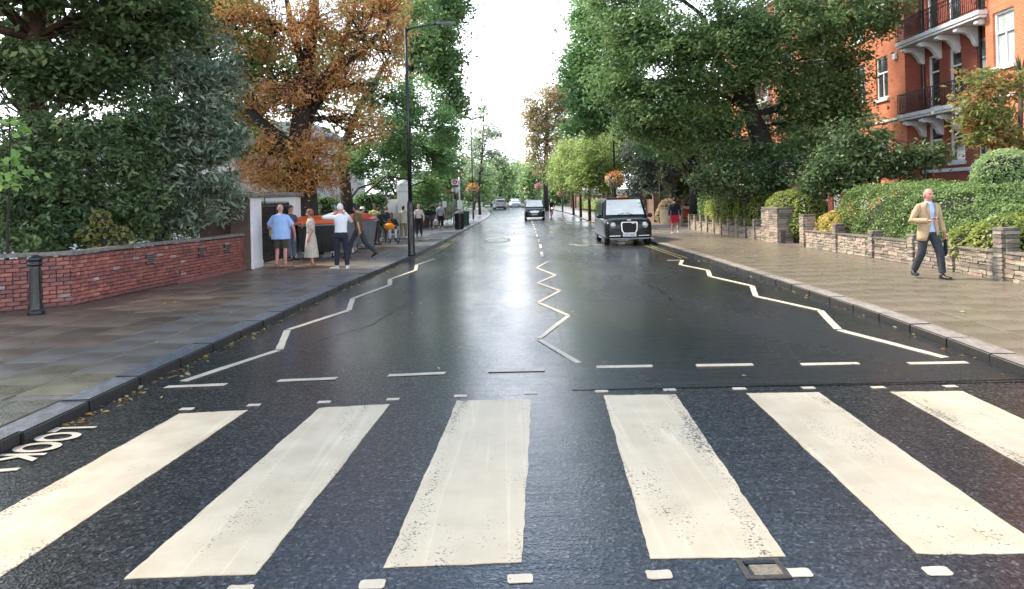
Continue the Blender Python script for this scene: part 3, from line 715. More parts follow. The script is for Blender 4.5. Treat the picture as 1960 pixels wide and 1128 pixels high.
for vx_ in (2.55, 4.85, 6.2):
    p = a + d * vx_ - n * 0.03 - O
    vp = MB(); vp.box((p.x, p.y, 0.69), (0.30, 0.06, 0.23), rz); vo = vp.build('vent_panel', mat('vent_dark', (0.03, 0.03, 0.028), 0.8), wall)
    for k in range(5):
        q = p + n * 0.028
        s = MB(); s.box((q.x, q.y, 0.60 + k * 0.046), (0.27, 0.03, 0.016), rz); s.build('louvre', CAP, vo)
p = a + d * 5.4 + n * 0.03 - O
mb = MB(); mb.box((p.x, p.y, 0.05), (3.6, 0.06, 0.10), rz); mb.build('plinth', BRICKS[2], wall, bevel=0.01)

STONE = [mat('wall_stone', (0.30, 0.25, 0.19), 0.75, var=0.3, scale=9, bump=0.6, bscale=35, objrand=0.35),
         mat('wall_stone_dark', (0.17, 0.145, 0.115), 0.75, var=0.35, scale=9, bump=0.6, bscale=35, objrand=0.3),
         mat('wall_stone_pink', (0.34, 0.25, 0.19), 0.75, var=0.25, scale=9, bump=0.6, bscale=35, objrand=0.3)]
SMORT = mat('stone_mortar', (0.10, 0.085, 0.065), 0.9, var=0.3, scale=10)
def stone_mesh(m):
    me = bev_box(1.0, 0.09, 1.0, 0.0); bm = bmesh.new(); bm.from_mesh(me); bmesh.ops.subdivide_edges(bm, edges=list(bm.edges), cuts=1)
    for v in bm.verts:
        v.co.y += random.gauss(0, .006); v.co.x += random.gauss(0, .02); v.co.z += random.gauss(0, .05)
    bm.to_mesh(me); bm.free(); me.materials.clear(); me.materials.append(m); return me
ST_ = [stone_mesh(random.choices(STONE, (5, 2, 3))[0]) for _ in range(9)]
def stone_wall(name, label, path, h, piers, limit, pw=0.24):
    root = thing(name, label, 'wall', (path[0][0], path[0][1], 0.09)); O = Vector(path[0]); cand = []; core = MB(); caps = []
    for a, b in zip(path[:-1], path[1:]):
        a, b = Vector(a), Vector(b); d = (b - a).normalized(); n = Vector((-d.y, d.x)); L = (b - a).length; rz = math.atan2(d.y, d.x)
        mid = (a + b) / 2 - n * 0.13 - O; core.box((mid.x, mid.y, h / 2 - .01), (L, 0.14, h - 0.02), rz)
        z = 0.0; c = 0
        while z < h - 0.03:
            hh = min(random.uniform(0.062, 0.098), h - z); x = -random.random() * 0.2
            while x < L:
                l = random.uniform(0.2, 0.46); xa, xb = max(0, x), min(L, x + l)
                if xb - xa > 0.05:
                    p = a + d * (xa + xb) / 2 - n * (0.045 + random.gauss(0, .006)) - O
                    cand.append((random.choice(ST_), (p.x, p.y, z + hh / 2), rz, (xb - xa - 0.012, 1, hh - 0.012), (a + d * x).length))
                x += l
            z += hh; c += 1
        x = 0
        while x < L:
            l = min(random.uniform(0.5, 0.8), L - x); p = a + d * (x + l / 2) - n * 0.10 - O
            caps.append((p, (l - .01, 0.26, 0.045), rz, h + 0.022)); x += l
    for p, s, rz, z in caps:
        m_ = MB(); m_.box((p.x, p.y, z), s, rz + random.gauss(0, .01)); m_.build('coping_stone', STONE[1], root, bevel=0.008)
    for y, ph, ly, lx in piers:
        x = float(np.interp(y, [p[1] for p in path], [p[0] for p in path])) - O.x - 0.02
        core.box((x + lx / 2, y - O.y, ph / 2), (lx - 0.05, ly - 0.05, ph))
        z = 0.0
        while z < ph - 0.02:
            hh = min(random.uniform(0.06, 0.1), ph - z); k = max(1, int(round(ly / 0.42))); k2 = max(1, int(round(lx / 0.45)))
            for q in range(k):
                yy = y - O.y + ly * ((q + .5) / k - .5)
                cand.append((random.choice(ST_), (x + 0.02, yy, z + hh / 2), PI / 2, (ly / k - 0.01, 1.3, hh - 0.01), y))
            for q in range(k2):
                cand.append((random.choice(ST_), (x + lx * (q + .5) / k2 + .02, y - O.y - ly / 2 + 0.02, z + hh / 2), 0, (lx / k2 - 0.02, 1.2, hh - 0.01), y))
            z += hh
        m_ = MB(); m_.box((x + lx / 2, y - O.y, ph + 0.03), (lx + 0.05, ly + 0.05, 0.06)); m_.build('pier_cap', STONE[1], root, bevel=0.012)
    core.build('mortar_core', SMORT, root)
    place_pieces(root, cand, limit, 'stone', 'far_stonework', STONE[0])
    return root
stone_wall('garden_wall', 'low coursed stone wall with short piers under the rounded hedge', [(9.05, 11.8), (9.22, 14.0), (9.40, 16.3), (9.52, 20), (9.50, 24.3)], 0.52,
           [(12.4, .72, .24, .24), (14.0, 0.95, .26, .28), (15.8, .66, .24, .24), (17.5, .66, .24, .24), (19.6, .66, .24, .24), (21.8, .78, .24, .24), (24.2, 1.0, .34, .36)], 300)
stone_wall('garden_wall', 'long low stone wall of narrow bays beyond the wide stone gate pier', [(9.45, 26.2), (9.46, 32), (9.40, 39.5)], 0.44,
           [(27.1, 1.22, 1.7, .5)] + [(28.9 + 1.15 * k, 0.74, .20, .22) for k in range(10)], 120)
# ------------------------------------------------------------------ buildings
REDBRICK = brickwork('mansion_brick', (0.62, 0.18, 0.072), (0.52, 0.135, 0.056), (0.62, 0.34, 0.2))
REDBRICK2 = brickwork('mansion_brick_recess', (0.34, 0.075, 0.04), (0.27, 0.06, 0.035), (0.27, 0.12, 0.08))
TRIM = mat('painted_stone_trim', (0.70, 0.69, 0.66), 0.6, var=0.1, scale=3)
FRAME = mat('white_window_frame', (0.78, 0.78, 0.75), 0.45, var=0.05)
CURT = mat('pale_blind', (0.42, 0.44, 0.42), 0.7, var=0.2, scale=2)
def cut_wall(mb, O, u, n, W, H_, holes, depth=0.16):
    """wall rectangle from O along u (W) and up (H_), outward normal n, with real openings (u0,u1,z0,z1)"""
    O, u, n = Vector(O), Vector(u), Vector(n); up = Vector((0, 0, 1))
    us = sorted({0.0, W} | {h[0] for h in holes} | {h[1] for h in holes}); zs = sorted({0.0, H_} | {h[2] for h in holes} | {h[3] for h in holes})
    for i in range(len(us) - 1):
        for j in range(len(zs) - 1):
            cu_, cz = (us[i] + us[i + 1]) / 2, (zs[j] + zs[j + 1]) / 2
            if any(h[0] < cu_ < h[1] and h[2] < cz < h[3] for h in holes): continue
            q = [O + u * us[i] + up * zs[j], O + u * us[i + 1] + up * zs[j], O + u * us[i + 1] + up * zs[j + 1], O + u * us[i] + up * zs[j + 1]]
            mb.quad(*(q if u.cross(up).dot(n) > 0 else q[::-1]))
    for a, b, c, d in holes:
        P = [O + u * a + up * c, O + u * b + up * c, O + u * b + up * d, O + u * a + up * d]
        for k in range(4): mb.quad(P[k], P[(k + 1) % 4], P[(k + 1) % 4] - n * depth, P[k] - n * depth)
def sash(root, O, u, n, h, depth=0.12, door=False, sill=True, split=0.5, gm=None):
    """window: white frame > pane (two), sill"""
    O, u, n = Vector(O), Vector(u), Vector(n); up = Vector((0, 0, 1)); a, b, c, d = h; rz = math.atan2(u.y, u.x)
    def bx(mb, u0, u1, z0, z1, t, off):
        p = O + u * (u0 + u1) / 2 + up * (z0 + z1) / 2 - n * off
        mb.box(p, (u1 - u0, t, z1 - z0), rz)
    f = MB(); e = 0.09
    bx(f, a, a + e, c, d, .08, depth); bx(f, b - e, b, c, d, .08, depth); bx(f, a + e, b - e, d - e, d, .08, depth); bx(f, a + e, b - e, c, c + e * (2.5 if door else 1), .08, depth)
    m = c + (d - c) * split; bx(f, a + e, b - e, m - .035, m + .035, .07, depth - .012)
    if b - a > 1.0: bx(f, (a + b) / 2 - .03, (a + b) / 2 + .03, c + e, m - .035, .06, depth)
    fo = f.build('window', FRAME, root)
    for z0, z1 in ((c + e, m - .035), (m + .035, d - e)):
        p = MB(); bx(p, a + e, b - e, z0, z1, .012, depth + .025); p.build('pane', gm or GLASS, fo)
    if sill:
        p = MB(); bx(p, a - .08, b + .08, c - .14, c - .002, .26, 0.03); p.build('sill', TRIM, fo)
    return fo
XB, XR = 17.0, 17.7
mz = thing('mansion_block', 'red brick mansion block with white balconies and sash windows behind the hedge', 'building', (XB, 31.7, 0))
OO = Vector((XB, 31.7, 0)); HT = 14.4
bays = [(18.0, 26.3, True), (26.3, 31.7, False), (31.7, 37.4, True), (37.4, 42.6, False), (42.6, 48.0, True), (48.0, 53.0, False), (53.0, 59.0, True)]
LV = [0.0, 3.1, 6.2]
wins = []
for y0, y1, fwd in bays:
    X = XB if fwd else XR; W = y1 - y0; hs = []; wl_ = MB()
    for lv, dz in enumerate(LV):
        if fwd:
            for cy_ in ([25.35 - y0, 22.4 - y0] if y0 < 20 else [2.0, 4.1]):
                hs.append((cy_ - .55, cy_ + .55, 6.05 + dz, 7.95 + dz, False))
        else:
            for cy_ in (1.2, 3.0, 4.5): hs.append((cy_ - .42, cy_ + .42, 5.12 + dz, 7.45 + dz, True))
    for cy_ in ([2.95, 5.9] if y0 < 20 else ([2.0, 4.1] if fwd else [1.2, 3.0, 4.5])):
        hs.append((cy_ - .5, cy_ + .5, 2.95, 4.5, False)); hs.append((cy_ - .45, cy_ + .45, 0.6, 1.9, False))
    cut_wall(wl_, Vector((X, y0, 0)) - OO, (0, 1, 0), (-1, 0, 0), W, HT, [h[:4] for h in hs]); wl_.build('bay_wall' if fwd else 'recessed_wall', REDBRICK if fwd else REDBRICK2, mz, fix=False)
    for h in hs: wins.append((X, y0, h))
for y in (26.3, 31.7, 37.4, 42.6, 48.0, 53.0):
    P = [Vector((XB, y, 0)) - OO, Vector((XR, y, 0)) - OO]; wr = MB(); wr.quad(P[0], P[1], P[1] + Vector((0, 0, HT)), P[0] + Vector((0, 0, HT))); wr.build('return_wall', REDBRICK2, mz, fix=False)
for y in (18.0, 59.0): wf = MB(); wf.quad(Vector((XB, y, 0)) - OO, Vector((30, y, 0)) - OO, Vector((30, y, HT)) - OO, Vector((XB, y, HT)) - OO); wf.build('end_wall', REDBRICK, mz, fix=False)
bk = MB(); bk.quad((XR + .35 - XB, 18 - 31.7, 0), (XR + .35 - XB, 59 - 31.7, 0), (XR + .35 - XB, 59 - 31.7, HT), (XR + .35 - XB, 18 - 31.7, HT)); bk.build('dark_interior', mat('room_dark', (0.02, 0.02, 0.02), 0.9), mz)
for X, y0, h in wins: sash(mz, Vector((X, y0, 0)) - OO, (0, 1, 0), (-1, 0, 0), h[:4], door=h[4], sill=not h[4], split=0.62 if not h[4] else 0.7, gm=CURT if random.random() < 0.3 else GLASS)
for y0, y1, fwd in bays:                                       # string courses
    X = (XB if fwd else XR) - XB
    for z, hh, pr in ((2.62, .14, .07), (5.0, .10, .05), (HT - .2, .4, .3)):
        p = MB(); p.box((X - pr / 2 + .02, (y0 + y1) / 2 - 31.7, z), (pr + .06, y1 - y0 - .01, hh)); p.build('string_course', TRIM, mz, bevel=.01)
rf = MB(); rf.poly([(-.4, 18 - 31.9), (13, 18 - 31.9), (13, 27.5), (-.4, 27.5)], HT, HT + .15); rf.build('roof', mat('slate', (0.06, 0.06, 0.065), 0.6), mz)
for y0, y1, fwd in bays:
    if fwd: continue
    for dz in LV:
        zf = 5.05 + dz; yc = (y0 + y1) / 2 - 31.7; L = y1 - y0 + .3
        b = MB(); b.box((0.18, yc, zf - .06), (1.05, L, .16)); b.box((0.18, yc, zf - .19), (0.95, L - .1, .10)); bo = b.build('balcony', TRIM, mz, bevel=.015)
        for k in range(5):
            yk = yc - L / 2 + .35 + (L - .7) * k / 4
            prof = [(0.69, -.25), (-.10, -.25), (-.22, -.31), (-.23, -.40), (-.12, -.46), (.05, -.44), (.25, -.52), (.42, -.70), (.50, -.90), (.62, -.98), (.69, -.95)]
            s = MB(); s.loft([[(x, yk - .11, zf + z) for x, z in prof], [(x, yk + .11, zf + z) for x, z in prof]]); s.build('bracket', TRIM, bo, bevel=.01)
        r = MB(); x = -.30
        r.box((x, yc, zf + .88), (.05, L - .06, .04)); r.box((x, yc, zf + .10), (.035, L - .06, .03)); r.box((x, yc, zf + .70), (.03, L - .06, .025))
        for e in (-1, 1): r.box((x + .35, yc + e * (L / 2 - .05), zf + .88), (.7, .04, .04)); r.box((x + .35, yc + e * (L / 2 - .05), zf + .10), (.7, .03, .03))
        r.build('handrail', IRON, bo)
        nb = int(L / .115)
        bars_ = MB()
        for k in range(nb + 1):
            bars_.box((x, yc - L / 2 + .04 + (L - .08) * k / nb, zf + .47), (.018, .018, .80))
        for k in range(8):
            yk = yc - L / 2 + .3 + (L - .6) * k / 7; bars_.ring((x, yk, zf + .40), (1, 0, 0), .13, .012, 14, 4); bars_.ring((x, yk, zf + .60), (1, 0, 0), .07, .012, 12, 4)
        for e in (-1, 1):
            for k in range(5): bars_.box((x + .1 + .13 * k, yc + e * (L / 2 - .05), zf + .47), (.018, .018, .80))
        tag(bars_.build('railing_bars', IRON, bo), kind='stuff')
for y in (31.45, 27.6, 42.3):
    d_ = MB(); d_.tube([(XR - XB - .07, y - 31.7, 0), (XR - XB - .07, y - 31.7, HT)], [.06, .06], 8); d_.build('drainpipe', IRON, mz)
d_ = MB(); d_.box((-.06, 32.4 - 31.7, 7.75), (.12, .25, .3)); d_.build('alarm_box', WHITE, mz, bevel=.02)

# white stucco villas behind the trees on the left
def villa(name, label, x0, x1, y, yb, h, cols, rows, mm, roofm=None, z0=0.0):
    t = thing(name, label, 'building', ((x0 + x1) / 2, y, z0)); O = Vector(((x0 + x1) / 2, y, z0)); W = x1 - x0
    for O2, u, n, Wd, tag_ in ((Vector((x0, y, z0)), (1, 0, 0), (0, -1, 0), W, 'wall'), (Vector((x1, y, z0)), (0, 1, 0), (1, 0, 0), yb - y, 'wall'), (Vector((x0, y, z0)), (0, 1, 0), (-1, 0, 0), yb - y, 'wall')):
        nc = max(1, int(cols * Wd / W)); hs = []
        for i in range(nc):
            for j in range(rows):
                c = Wd * (i + .5) / nc; zz0 = 0.9 + j * (h - .6) / rows
                hs.append((c - .5, c + .5, zz0, zz0 + 1.7))
        mb = MB(); cut_wall(mb, O2 - O, u, n, Wd, h, hs); mb.build('wall', mm, t, fix=False)
        for hh in hs: sash(t, O2 - O, u, n, hh, gm=GLASS)
    r = MB(); r.box((0, (yb - y) / 2, h + .12), (W + .6, yb - y + .6, .24)); r.box((0, (yb - y) / 2, h + .9), (W + .1, yb - y + .1, 1.4), taper=.55); r.build('roof', roofm or MATS['slate'], t)
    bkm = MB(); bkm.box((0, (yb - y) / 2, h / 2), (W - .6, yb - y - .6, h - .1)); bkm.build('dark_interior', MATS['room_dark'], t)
    return t
villa('stucco_villa', 'white stucco villa glimpsed behind the gate and the autumn chestnut tree', -22, -11.6, 31, 42, 4.4, 4, 1, RENDER)
villa('stucco_villa', 'pale stucco house behind the railings past the wheeled bins', -21, -11.5, 47, 58, 6.0, 3, 2, RENDER)
villa('brick_villa', 'red roofed brick house half hidden beyond the big leaning tree', 13.5, 24, 64, 78, 8.5, 3, 2, REDBRICK, mat('red_tile_roof', (0.42, 0.12, 0.05), 0.8, var=0.2, scale=3))
villa('terrace_house', 'distant pale house closing the view where the road bends away', -22, -9, 150, 165, 7.0, 3, 2, RENDER)
# brown brick boundary wall behind the young street trees
bw = thing('boundary_wall', 'brown brick boundary wall with piers behind the young lime green street trees', 'wall', (9.9, 58, 0))
BB = brickwork('boundary_brick', (0.20, 0.115, 0.07), (0.16, 0.09, 0.06), (0.2, 0.15, 0.11))
mb = MB()
pts = [(outR(y) + .05, y) for y in np.arange(52, 114, 4)]
for a, b in zip(pts[:-1], pts[1:]):
    za, zb_ = zg(a[1]), zg(b[1])
    mb.add([(a[0] - 9.9, a[1] - 58, za), (b[0] - 9.9, b[1] - 58, zb_), (b[0] - 9.9, b[1] - 58, zb_ + 1.7), (a[0] - 9.9, a[1] - 58, za + 1.7), (a[0] - 9.6, a[1] - 58, za), (b[0] - 9.6, b[1] - 58, zb_), (b[0] - 9.6, b[1] - 58, zb_ + 1.7), (a[0] - 9.6, a[1] - 58, za + 1.7)],
           [(0, 1, 2, 3), (3, 2, 6, 7), (0, 3, 7, 4), (1, 5, 6, 2)])
mb.build('wall_run', BB, bw, fix=False)
for a in pts:
    p = MB(); p.box((a[0] - 9.9, a[1] - 58, zg(a[1]) + 1.0), (.45, .45, 2.0)); p.box((a[0] - 9.9, a[1] - 58, zg(a[1]) + 2.04), (.55, .55, .08)); p.build('pier', BB, bw)

# ------------------------------------------------------------------ trees and shrubs
L_DARK = leaf_mat('leaf_dark_evergreen', [(0.013, 0.025, 0.009), (0.024, 0.042, 0.014), (0.039, 0.062, 0.020), (0.068, 0.092, 0.028)], 0.4, 0.2, gain=4.0)
L_LAUR = leaf_mat('leaf_laurel', [(0.025, 0.042, 0.024), (0.055, 0.078, 0.046), (0.09, 0.115, 0.068), (0.17, 0.19, 0.12)], 0.3, 0.2, spec=.5, gain=3.0)
L_AUT = leaf_mat('leaf_autumn', [(0.10, 0.050, 0.026), (0.15, 0.075, 0.036), (0.20, 0.105, 0.045), (0.21, 0.13, 0.05), (0.14, 0.12, 0.04), (0.09, 0.10, 0.03)], 0.55, 0.3, gain=3.7, sat=1.02)
L_GRN = leaf_mat('leaf_green', [(0.022, 0.060, 0.016), (0.04, 0.09, 0.022), (0.065, 0.125, 0.03), (0.10, 0.16, 0.04)], 0.45, 0.32)
L_GRN2 = leaf_mat('leaf_mid_green', [(0.022, 0.048, 0.015), (0.040, 0.075, 0.020), (0.064, 0.105, 0.026), (0.098, 0.14, 0.036)], 0.45, 0.3)
L_LIME = leaf_mat('leaf_lime', [(0.05, 0.085, 0.018), (0.085, 0.125, 0.025), (0.13, 0.165, 0.034), (0.18, 0.20, 0.045)], 0.45, 0.38)
L_PALE = leaf_mat('leaf_pale', [(0.06, 0.09, 0.05), (0.10, 0.14, 0.07), (0.16, 0.19, 0.11), (0.22, 0.22, 0.12)], 0.45, 0.35)
L_GREY = leaf_mat('leaf_grey_green', [(0.03, 0.045, 0.032), (0.05, 0.068, 0.048), (0.075, 0.095, 0.062)], 0.5, 0.2)
L_VAR = leaf_mat('leaf_variegated', [(0.045, 0.10, 0.014), (0.12, 0.19, 0.02), (0.24, 0.27, 0.025), (0.38, 0.34, 0.04)], 0.4, 0.3, gain=1.6)
L_GOLD = leaf_mat('leaf_gold', [(0.16, 0.17, 0.015), (0.36, 0.29, 0.02), (0.52, 0.38, 0.03), (0.58, 0.42, 0.05)], 0.4, 0.3, gain=1.2)
L_HEDGE = leaf_mat('leaf_clipped_hedge', [(0.030, 0.066, 0.012), (0.060, 0.115, 0.018), (0.105, 0.165, 0.026), (0.17, 0.215, 0.04)], 0.42, 0.0, gain=1.75)
L_RED = leaf_mat('leaf_red_tinged', [(0.07, 0.10, 0.03), (0.10, 0.125, 0.04), (0.13, 0.14, 0.05), (0.17, 0.13, 0.05), (0.36, 0.06, 0.045)], 0.45, 0.3, gain=2.0, sat=1.05)
L_FAR = leaf_mat('leaf_far', [(0.05, 0.085, 0.035), (0.085, 0.13, 0.045), (0.13, 0.18, 0.06), (0.20, 0.23, 0.08)], 0.5, 0.35)
def V3(x, y, d, r): 
    p = A(x, y, d); return (p.x, p.y, p.z, r)
GB = 0.0
# tall dark evergreen at the left edge
p = A(62, 30, 19.5)
tree('evergreen_tree', 'tall dark evergreen tree with a reddish trunk behind the corner of the brick wall', (p.x, 19.5),
     [(p.x - .1, 19.5, 0, .42), (p.x - .05, 19.5, 3, .34), (p.x, 19.5, 6.5, .29), (p.x + .1, 19.6, 9, .22), (p.x + .1, 19.6, 12, .12)],
     [lobe(20, 130, 19, 90, 70, 1.5, 50), lobe(150, 150, 18.6, 110, 60, 1.5, 60), lobe(250, 20, 19, 110, 70, 1.8, 50), lobe(30, -30, 18.5, 130, 40, 1.5, 40), lobe(260, 110, 20, 90, 80, 1.6, 50),
      lobe(330, 50, 20, 90, 70, 1.5, 34), lobe(70, 60, 21.5, 150, 90, 1.2, 70), lobe(220, 60, 22, 130, 90, 1.2, 60), lobe(130, -100, 20, 250, 90, 2.6, 120), lobe(390, -80, 20, 110, 80, 2, 40),
      ((p.x - 2.2, 15.5, 6.5), (1.8, 3.0, 2.2), 90), ((p.x + .2, 16.5, 9.5), (2.6, 3.2, 2.0), 90), ((p.x - .6, 13.0, 8.0), (1.8, 2.4, 2.2), 80), ((p.x, 19, 12.5), (3.2, 4.0, 1.8), 90)],  # lobes out of view, the nearer ones added to shade the crossing
     L_DARK, BARKR, leaf=0.19, per=58, crad=0.48, aspect=0.5, tint=0.8)
p = A(120, 440, 17.6)
tree('evergreen_shrub', 'dense dark evergreen shrub filling the corner behind the red brick wall', (p.x, 17.6),
     [(p.x, 17.6, 0, .14), (p.x, 17.6, 1.6, .10), (p.x + .1, 17.7, 3.2, .06)],
     [lobe(60, 270, 17.4, 120, 80, 1.2, 60), lobe(190, 290, 17.4, 110, 90, 1.2, 60), lobe(40, 390, 16.6, 110, 80, 1.0, 60), lobe(150, 400, 17, 90, 80, 1.0, 55), lobe(250, 400, 18, 70, 80, 1.0, 40), lobe(90, 455, 16.4, 110, 40, .8, 36), lobe(-60, 360, 16.6, 100, 110, 1.0, 40), lobe(260, 250, 18.4, 90, 80, 1.2, 50), lobe(290, 400, 22.5, 110, 70, .8, 60), lobe(150, 340, 22, 130, 110, .8, 90), lobe(30, 380, 21, 120, 110, .8, 60), lobe(380, 410, 23.5, 70, 50, .6, 36), lobe(280, 300, 22.5, 90, 80, .8, 50)],
     L_DARK, BARKD, leaf=0.14, per=66, crad=0.38, aspect=0.45, cat='shrub', tint=0.8)
p = A(305, 450, 19.2)
tree('laurel_tree', 'glossy grey green laurel tree leaning out over the brick wall', (p.x, 19.2),
     [(p.x - .1, 19.2, 0, .13), (p.x, 19.2, 1.2, .11), (p.x + .35, 19.2, 2.4, .08), (p.x + .6, 19.3, 4, .05)],
     [lobe(390, 190, 19.4, 75, 70, 1.0, 50), lobe(340, 260, 19.0, 70, 80, 1.0, 48), lobe(420, 280, 19.4, 50, 80, .8, 40), lobe(375, 350, 19.0, 75, 70, .8, 52), lobe(330, 130, 20, 70, 60, 1.0, 34), lobe(420, 130, 19.8, 50, 60, .9, 26), lobe(360, 420, 19.2, 80, 40, .6, 30), lobe(420, 380, 20, 36, 50, .6, 18)],
     L_LAUR, BARKD, leaf=0.19, per=46, crad=0.40, aspect=0.30, up=0.3, hang=0.5, tint=0.7)
p = A(190, 455, 15.6)
shrub('leafy_shrub', 'small yellowing shrub spilling over the brick wall coping', (p.x, 15.9, 0.1), [(A(192, 420, 15.9), (.20, .2, .22)), (A(172, 446, 15.8), (.26, .22, .16)), (A(225, 450, 16), (.24, .2, .15)), (A(205, 440, 15.9), (.2, .2, .2)), (A(215, 475, 16), (.5, .35, .5))],
      leaf_mat('leaf_yellowing', [(0.06, 0.10, 0.02), (0.13, 0.15, 0.025), (0.20, 0.19, 0.03), (0.34, 0.22, 0.04)], 0.45, 0.35, gain=1.7), leaf=0.10, dens=220, aspect=0.7)
for x, y, d, n in ((38, 240, 12.6, 16), (30, 355, 12.2, 30)):       # a sycamore sprig hanging in from the left
    pass
p = A(22, 350, 13.2)
tree('sycamore_sapling', 'slender sapling with a few big lime leaves at the left edge', (p.x, 13.6), [(p.x - .4, 13.6, 0, .03), (p.x - .3, 13.5, 1.6, .025), (p.x - .1, 13.3, 2.4, .018), (p.x, 13.2, 3.6, .01)],
     [lobe(28, 345, 13.2, 36, 22, .3, 5), lobe(36, 240, 13.2, 22, 16, .2, 3), lobe(10, 320, 13.2, 30, 20, .3, 4)],
     leaf_mat('leaf_sycamore', [(0.05, 0.11, 0.02), (0.10, 0.18, 0.03), (0.16, 0.23, 0.04)], 0.45, 0.4), BARKD, leaf=0.15, per=11, crad=0.24, aspect=0.75)
tree('added_shade_tree', 'mostly unseen leafy tree added to shade the crossing, branch ends reaching in at the extreme top left edge', (-11.2, 11.0), [(-11.2, 11, 0, .4), (-11.2, 11, 4, .33), (-10.8, 11, 8, .25), (-10.6, 11, 13, .1)],  # added mostly out of view to keep the sun off the crossing
     [((-10.2, 9.5, 7.5), (2.6, 2.6, 2.4), 24), ((-9.6, 11.5, 10.5), (2.6, 3.0, 2.6), 28), ((-10.8, 13.0, 9.0), (1.8, 2.2, 2.4), 26), ((-10.4, 8.0, 11.0), (2.6, 2.8, 2.6), 24), ((-9.4, 11.0, 13.6), (3.0, 3.4, 1.8), 26), ((-9.0, 13.4, 11.5), (1.6, 1.6, 1.8), 36)],
     L_GRN2, BARKD, leaf=0.26, per=60, crad=0.8, aspect=.55)
tree('sycamore_tree', 'mid green tree between the laurel and the autumn chestnut', (-13.0, 27.5), [(-13, 27.5, 0, .35), (-13, 27.5, 5, .27), (-12.6, 27.5, 10, .15)],
     [lobe(300, 60, 27.5, 110, 110, 2, 80), lobe(430, 60, 29, 80, 90, 2, 70), lobe(440, 190, 29, 60, 70, 1.6, 50), lobe(520, 130, 31.5, 80, 110, 1.4, 60), lobe(400, -70, 28, 160, 70, 2.4, 60), lobe(490, 260, 31.5, 50, 40, 1.2, 22), lobe(600, 170, 31.5, 60, 80, 1.2, 40)],
     L_GRN, BARKD, leaf=0.22, per=56, crad=0.75, aspect=.6, tint=.5)
# autumn horse chestnut by the gate
p = A(580, 400, 27.0); bx_, by_ = p.x, 27.0
tree('chestnut_tree', 'large horse chestnut with rust brown autumn leaves by the white gate pier', (bx_, by_),
     [(bx_, by_, 0, .74), (bx_, by_, 1.0, .60), V3(578, 370, 27, .55), V3(572, 320, 27, .50), V3(574, 270, 27, .42), V3(580, 200, 27, .33), V3(590, 120, 27.2, .27), V3(600, 30, 27.4, .21), V3(605, -80, 27.6, .12)],
     [lobe(520, 60, 27, 70, 80, 1.5, 60), lobe(600, 40, 26, 70, 70, 1.5, 54), lobe(690, 60, 26.5, 70, 70, 1.4, 62), lobe(745, 100, 26.5, 48, 70, 1.2, 44), lobe(740, 10, 27, 60, 60, 1.4, 46), lobe(490, 190, 27.4, 50, 60, 1.2, 34),
      lobe(660, 150, 26.4, 70, 60, 1.2, 46), lobe(560, 170, 26.0, 70, 60, 1.2, 34), lobe(520, 290, 26.4, 60, 50, 1.1, 44), lobe(610, 290, 26.0, 60, 50, 1.1, 46), lobe(680, 230, 26.6, 60, 46, 1.1, 36), lobe(550, 350, 26.4, 55, 34, .9, 40), lobe(500, 335, 27.2, 40, 30, .9, 20), lobe(620, 340, 26.6, 45, 30, .8, 22),
      lobe(560, -70, 27, 130, 70, 2.5, 70), lobe(720, -70, 27, 100, 60, 2.4, 50), lobe(430, 40, 26, 60, 60, 1.4, 30)],
     L_AUT, BARKD, leaf=0.165, per=44, crad=0.55, aspect=0.32, up=0.4, hang=0.5, tint=0.6, limb_r=.15,
     limbs=[[V3(574, 300, 27, .36), V3(535, 265, 26.8, .26), V3(500, 235, 26.6, .2), V3(478, 210, 26.5, .14)], [V3(576, 210, 27, .27), V3(640, 130, 26.4, .2), V3(700, 90, 26, .14), V3(745, 50, 25.8, .08)],
            [V3(578, 240, 27, .2), V3(640, 150, 27.2, .15), V3(665, 60, 27.4, .11), V3(690, -30, 27.5, .08)], [V3(576, 160, 27, .16), V3(650, 165, 26.6, .11), V3(720, 160, 26.3, .06)], [V3(580, 130, 27, .16), V3(560, 60, 27, .12), V3(545, -20, 27, .08)]])
# feathery green tree past the bins
p = A(660, 400, 36.0); bx_ = p.x
tree('robinia_tree', 'feathery fresh green tree with a grey trunk behind the railings', (bx_, 36),
     [(bx_ + .1, 36, 0, .36), V3(664, 390, 36, .30), V3(657, 320, 36, .27), V3(655, 290, 36, .24), V3(690, 200, 36.5, .18), V3(740, 120, 37, .1)],
     [lobe(740, 260, 36, 60, 56, 1.6, 70), lobe(690, 310, 36, 40, 40, 1.2, 40), lobe(770, 310, 42, 50, 44, 1.4, 60), lobe(830, 300, 43, 52, 60, 1.4, 66), lobe(850, 240, 38.6, 34, 40, 1.3, 36), lobe(790, 200, 38, 60, 60, 1.6, 66), lobe(720, 190, 37, 50, 50, 1.4, 40), lobe(820, 365, 44, 40, 34, 1.2, 40), lobe(735, 360, 43, 40, 26, 1.1, 30), lobe(800, 20, 38, 40, 60, 1.4, 36), lobe(650, 120, 37.5, 70, 80, 1.4, 50), lobe(866, 310, 44, 24, 34, 1, 18)],
     L_GRN, BARK, leaf=0.20, per=66, crad=0.62, aspect=0.36, flat=0.5, tint=0.5, limb_r=.045)
p = A(800, 400, 47.0)
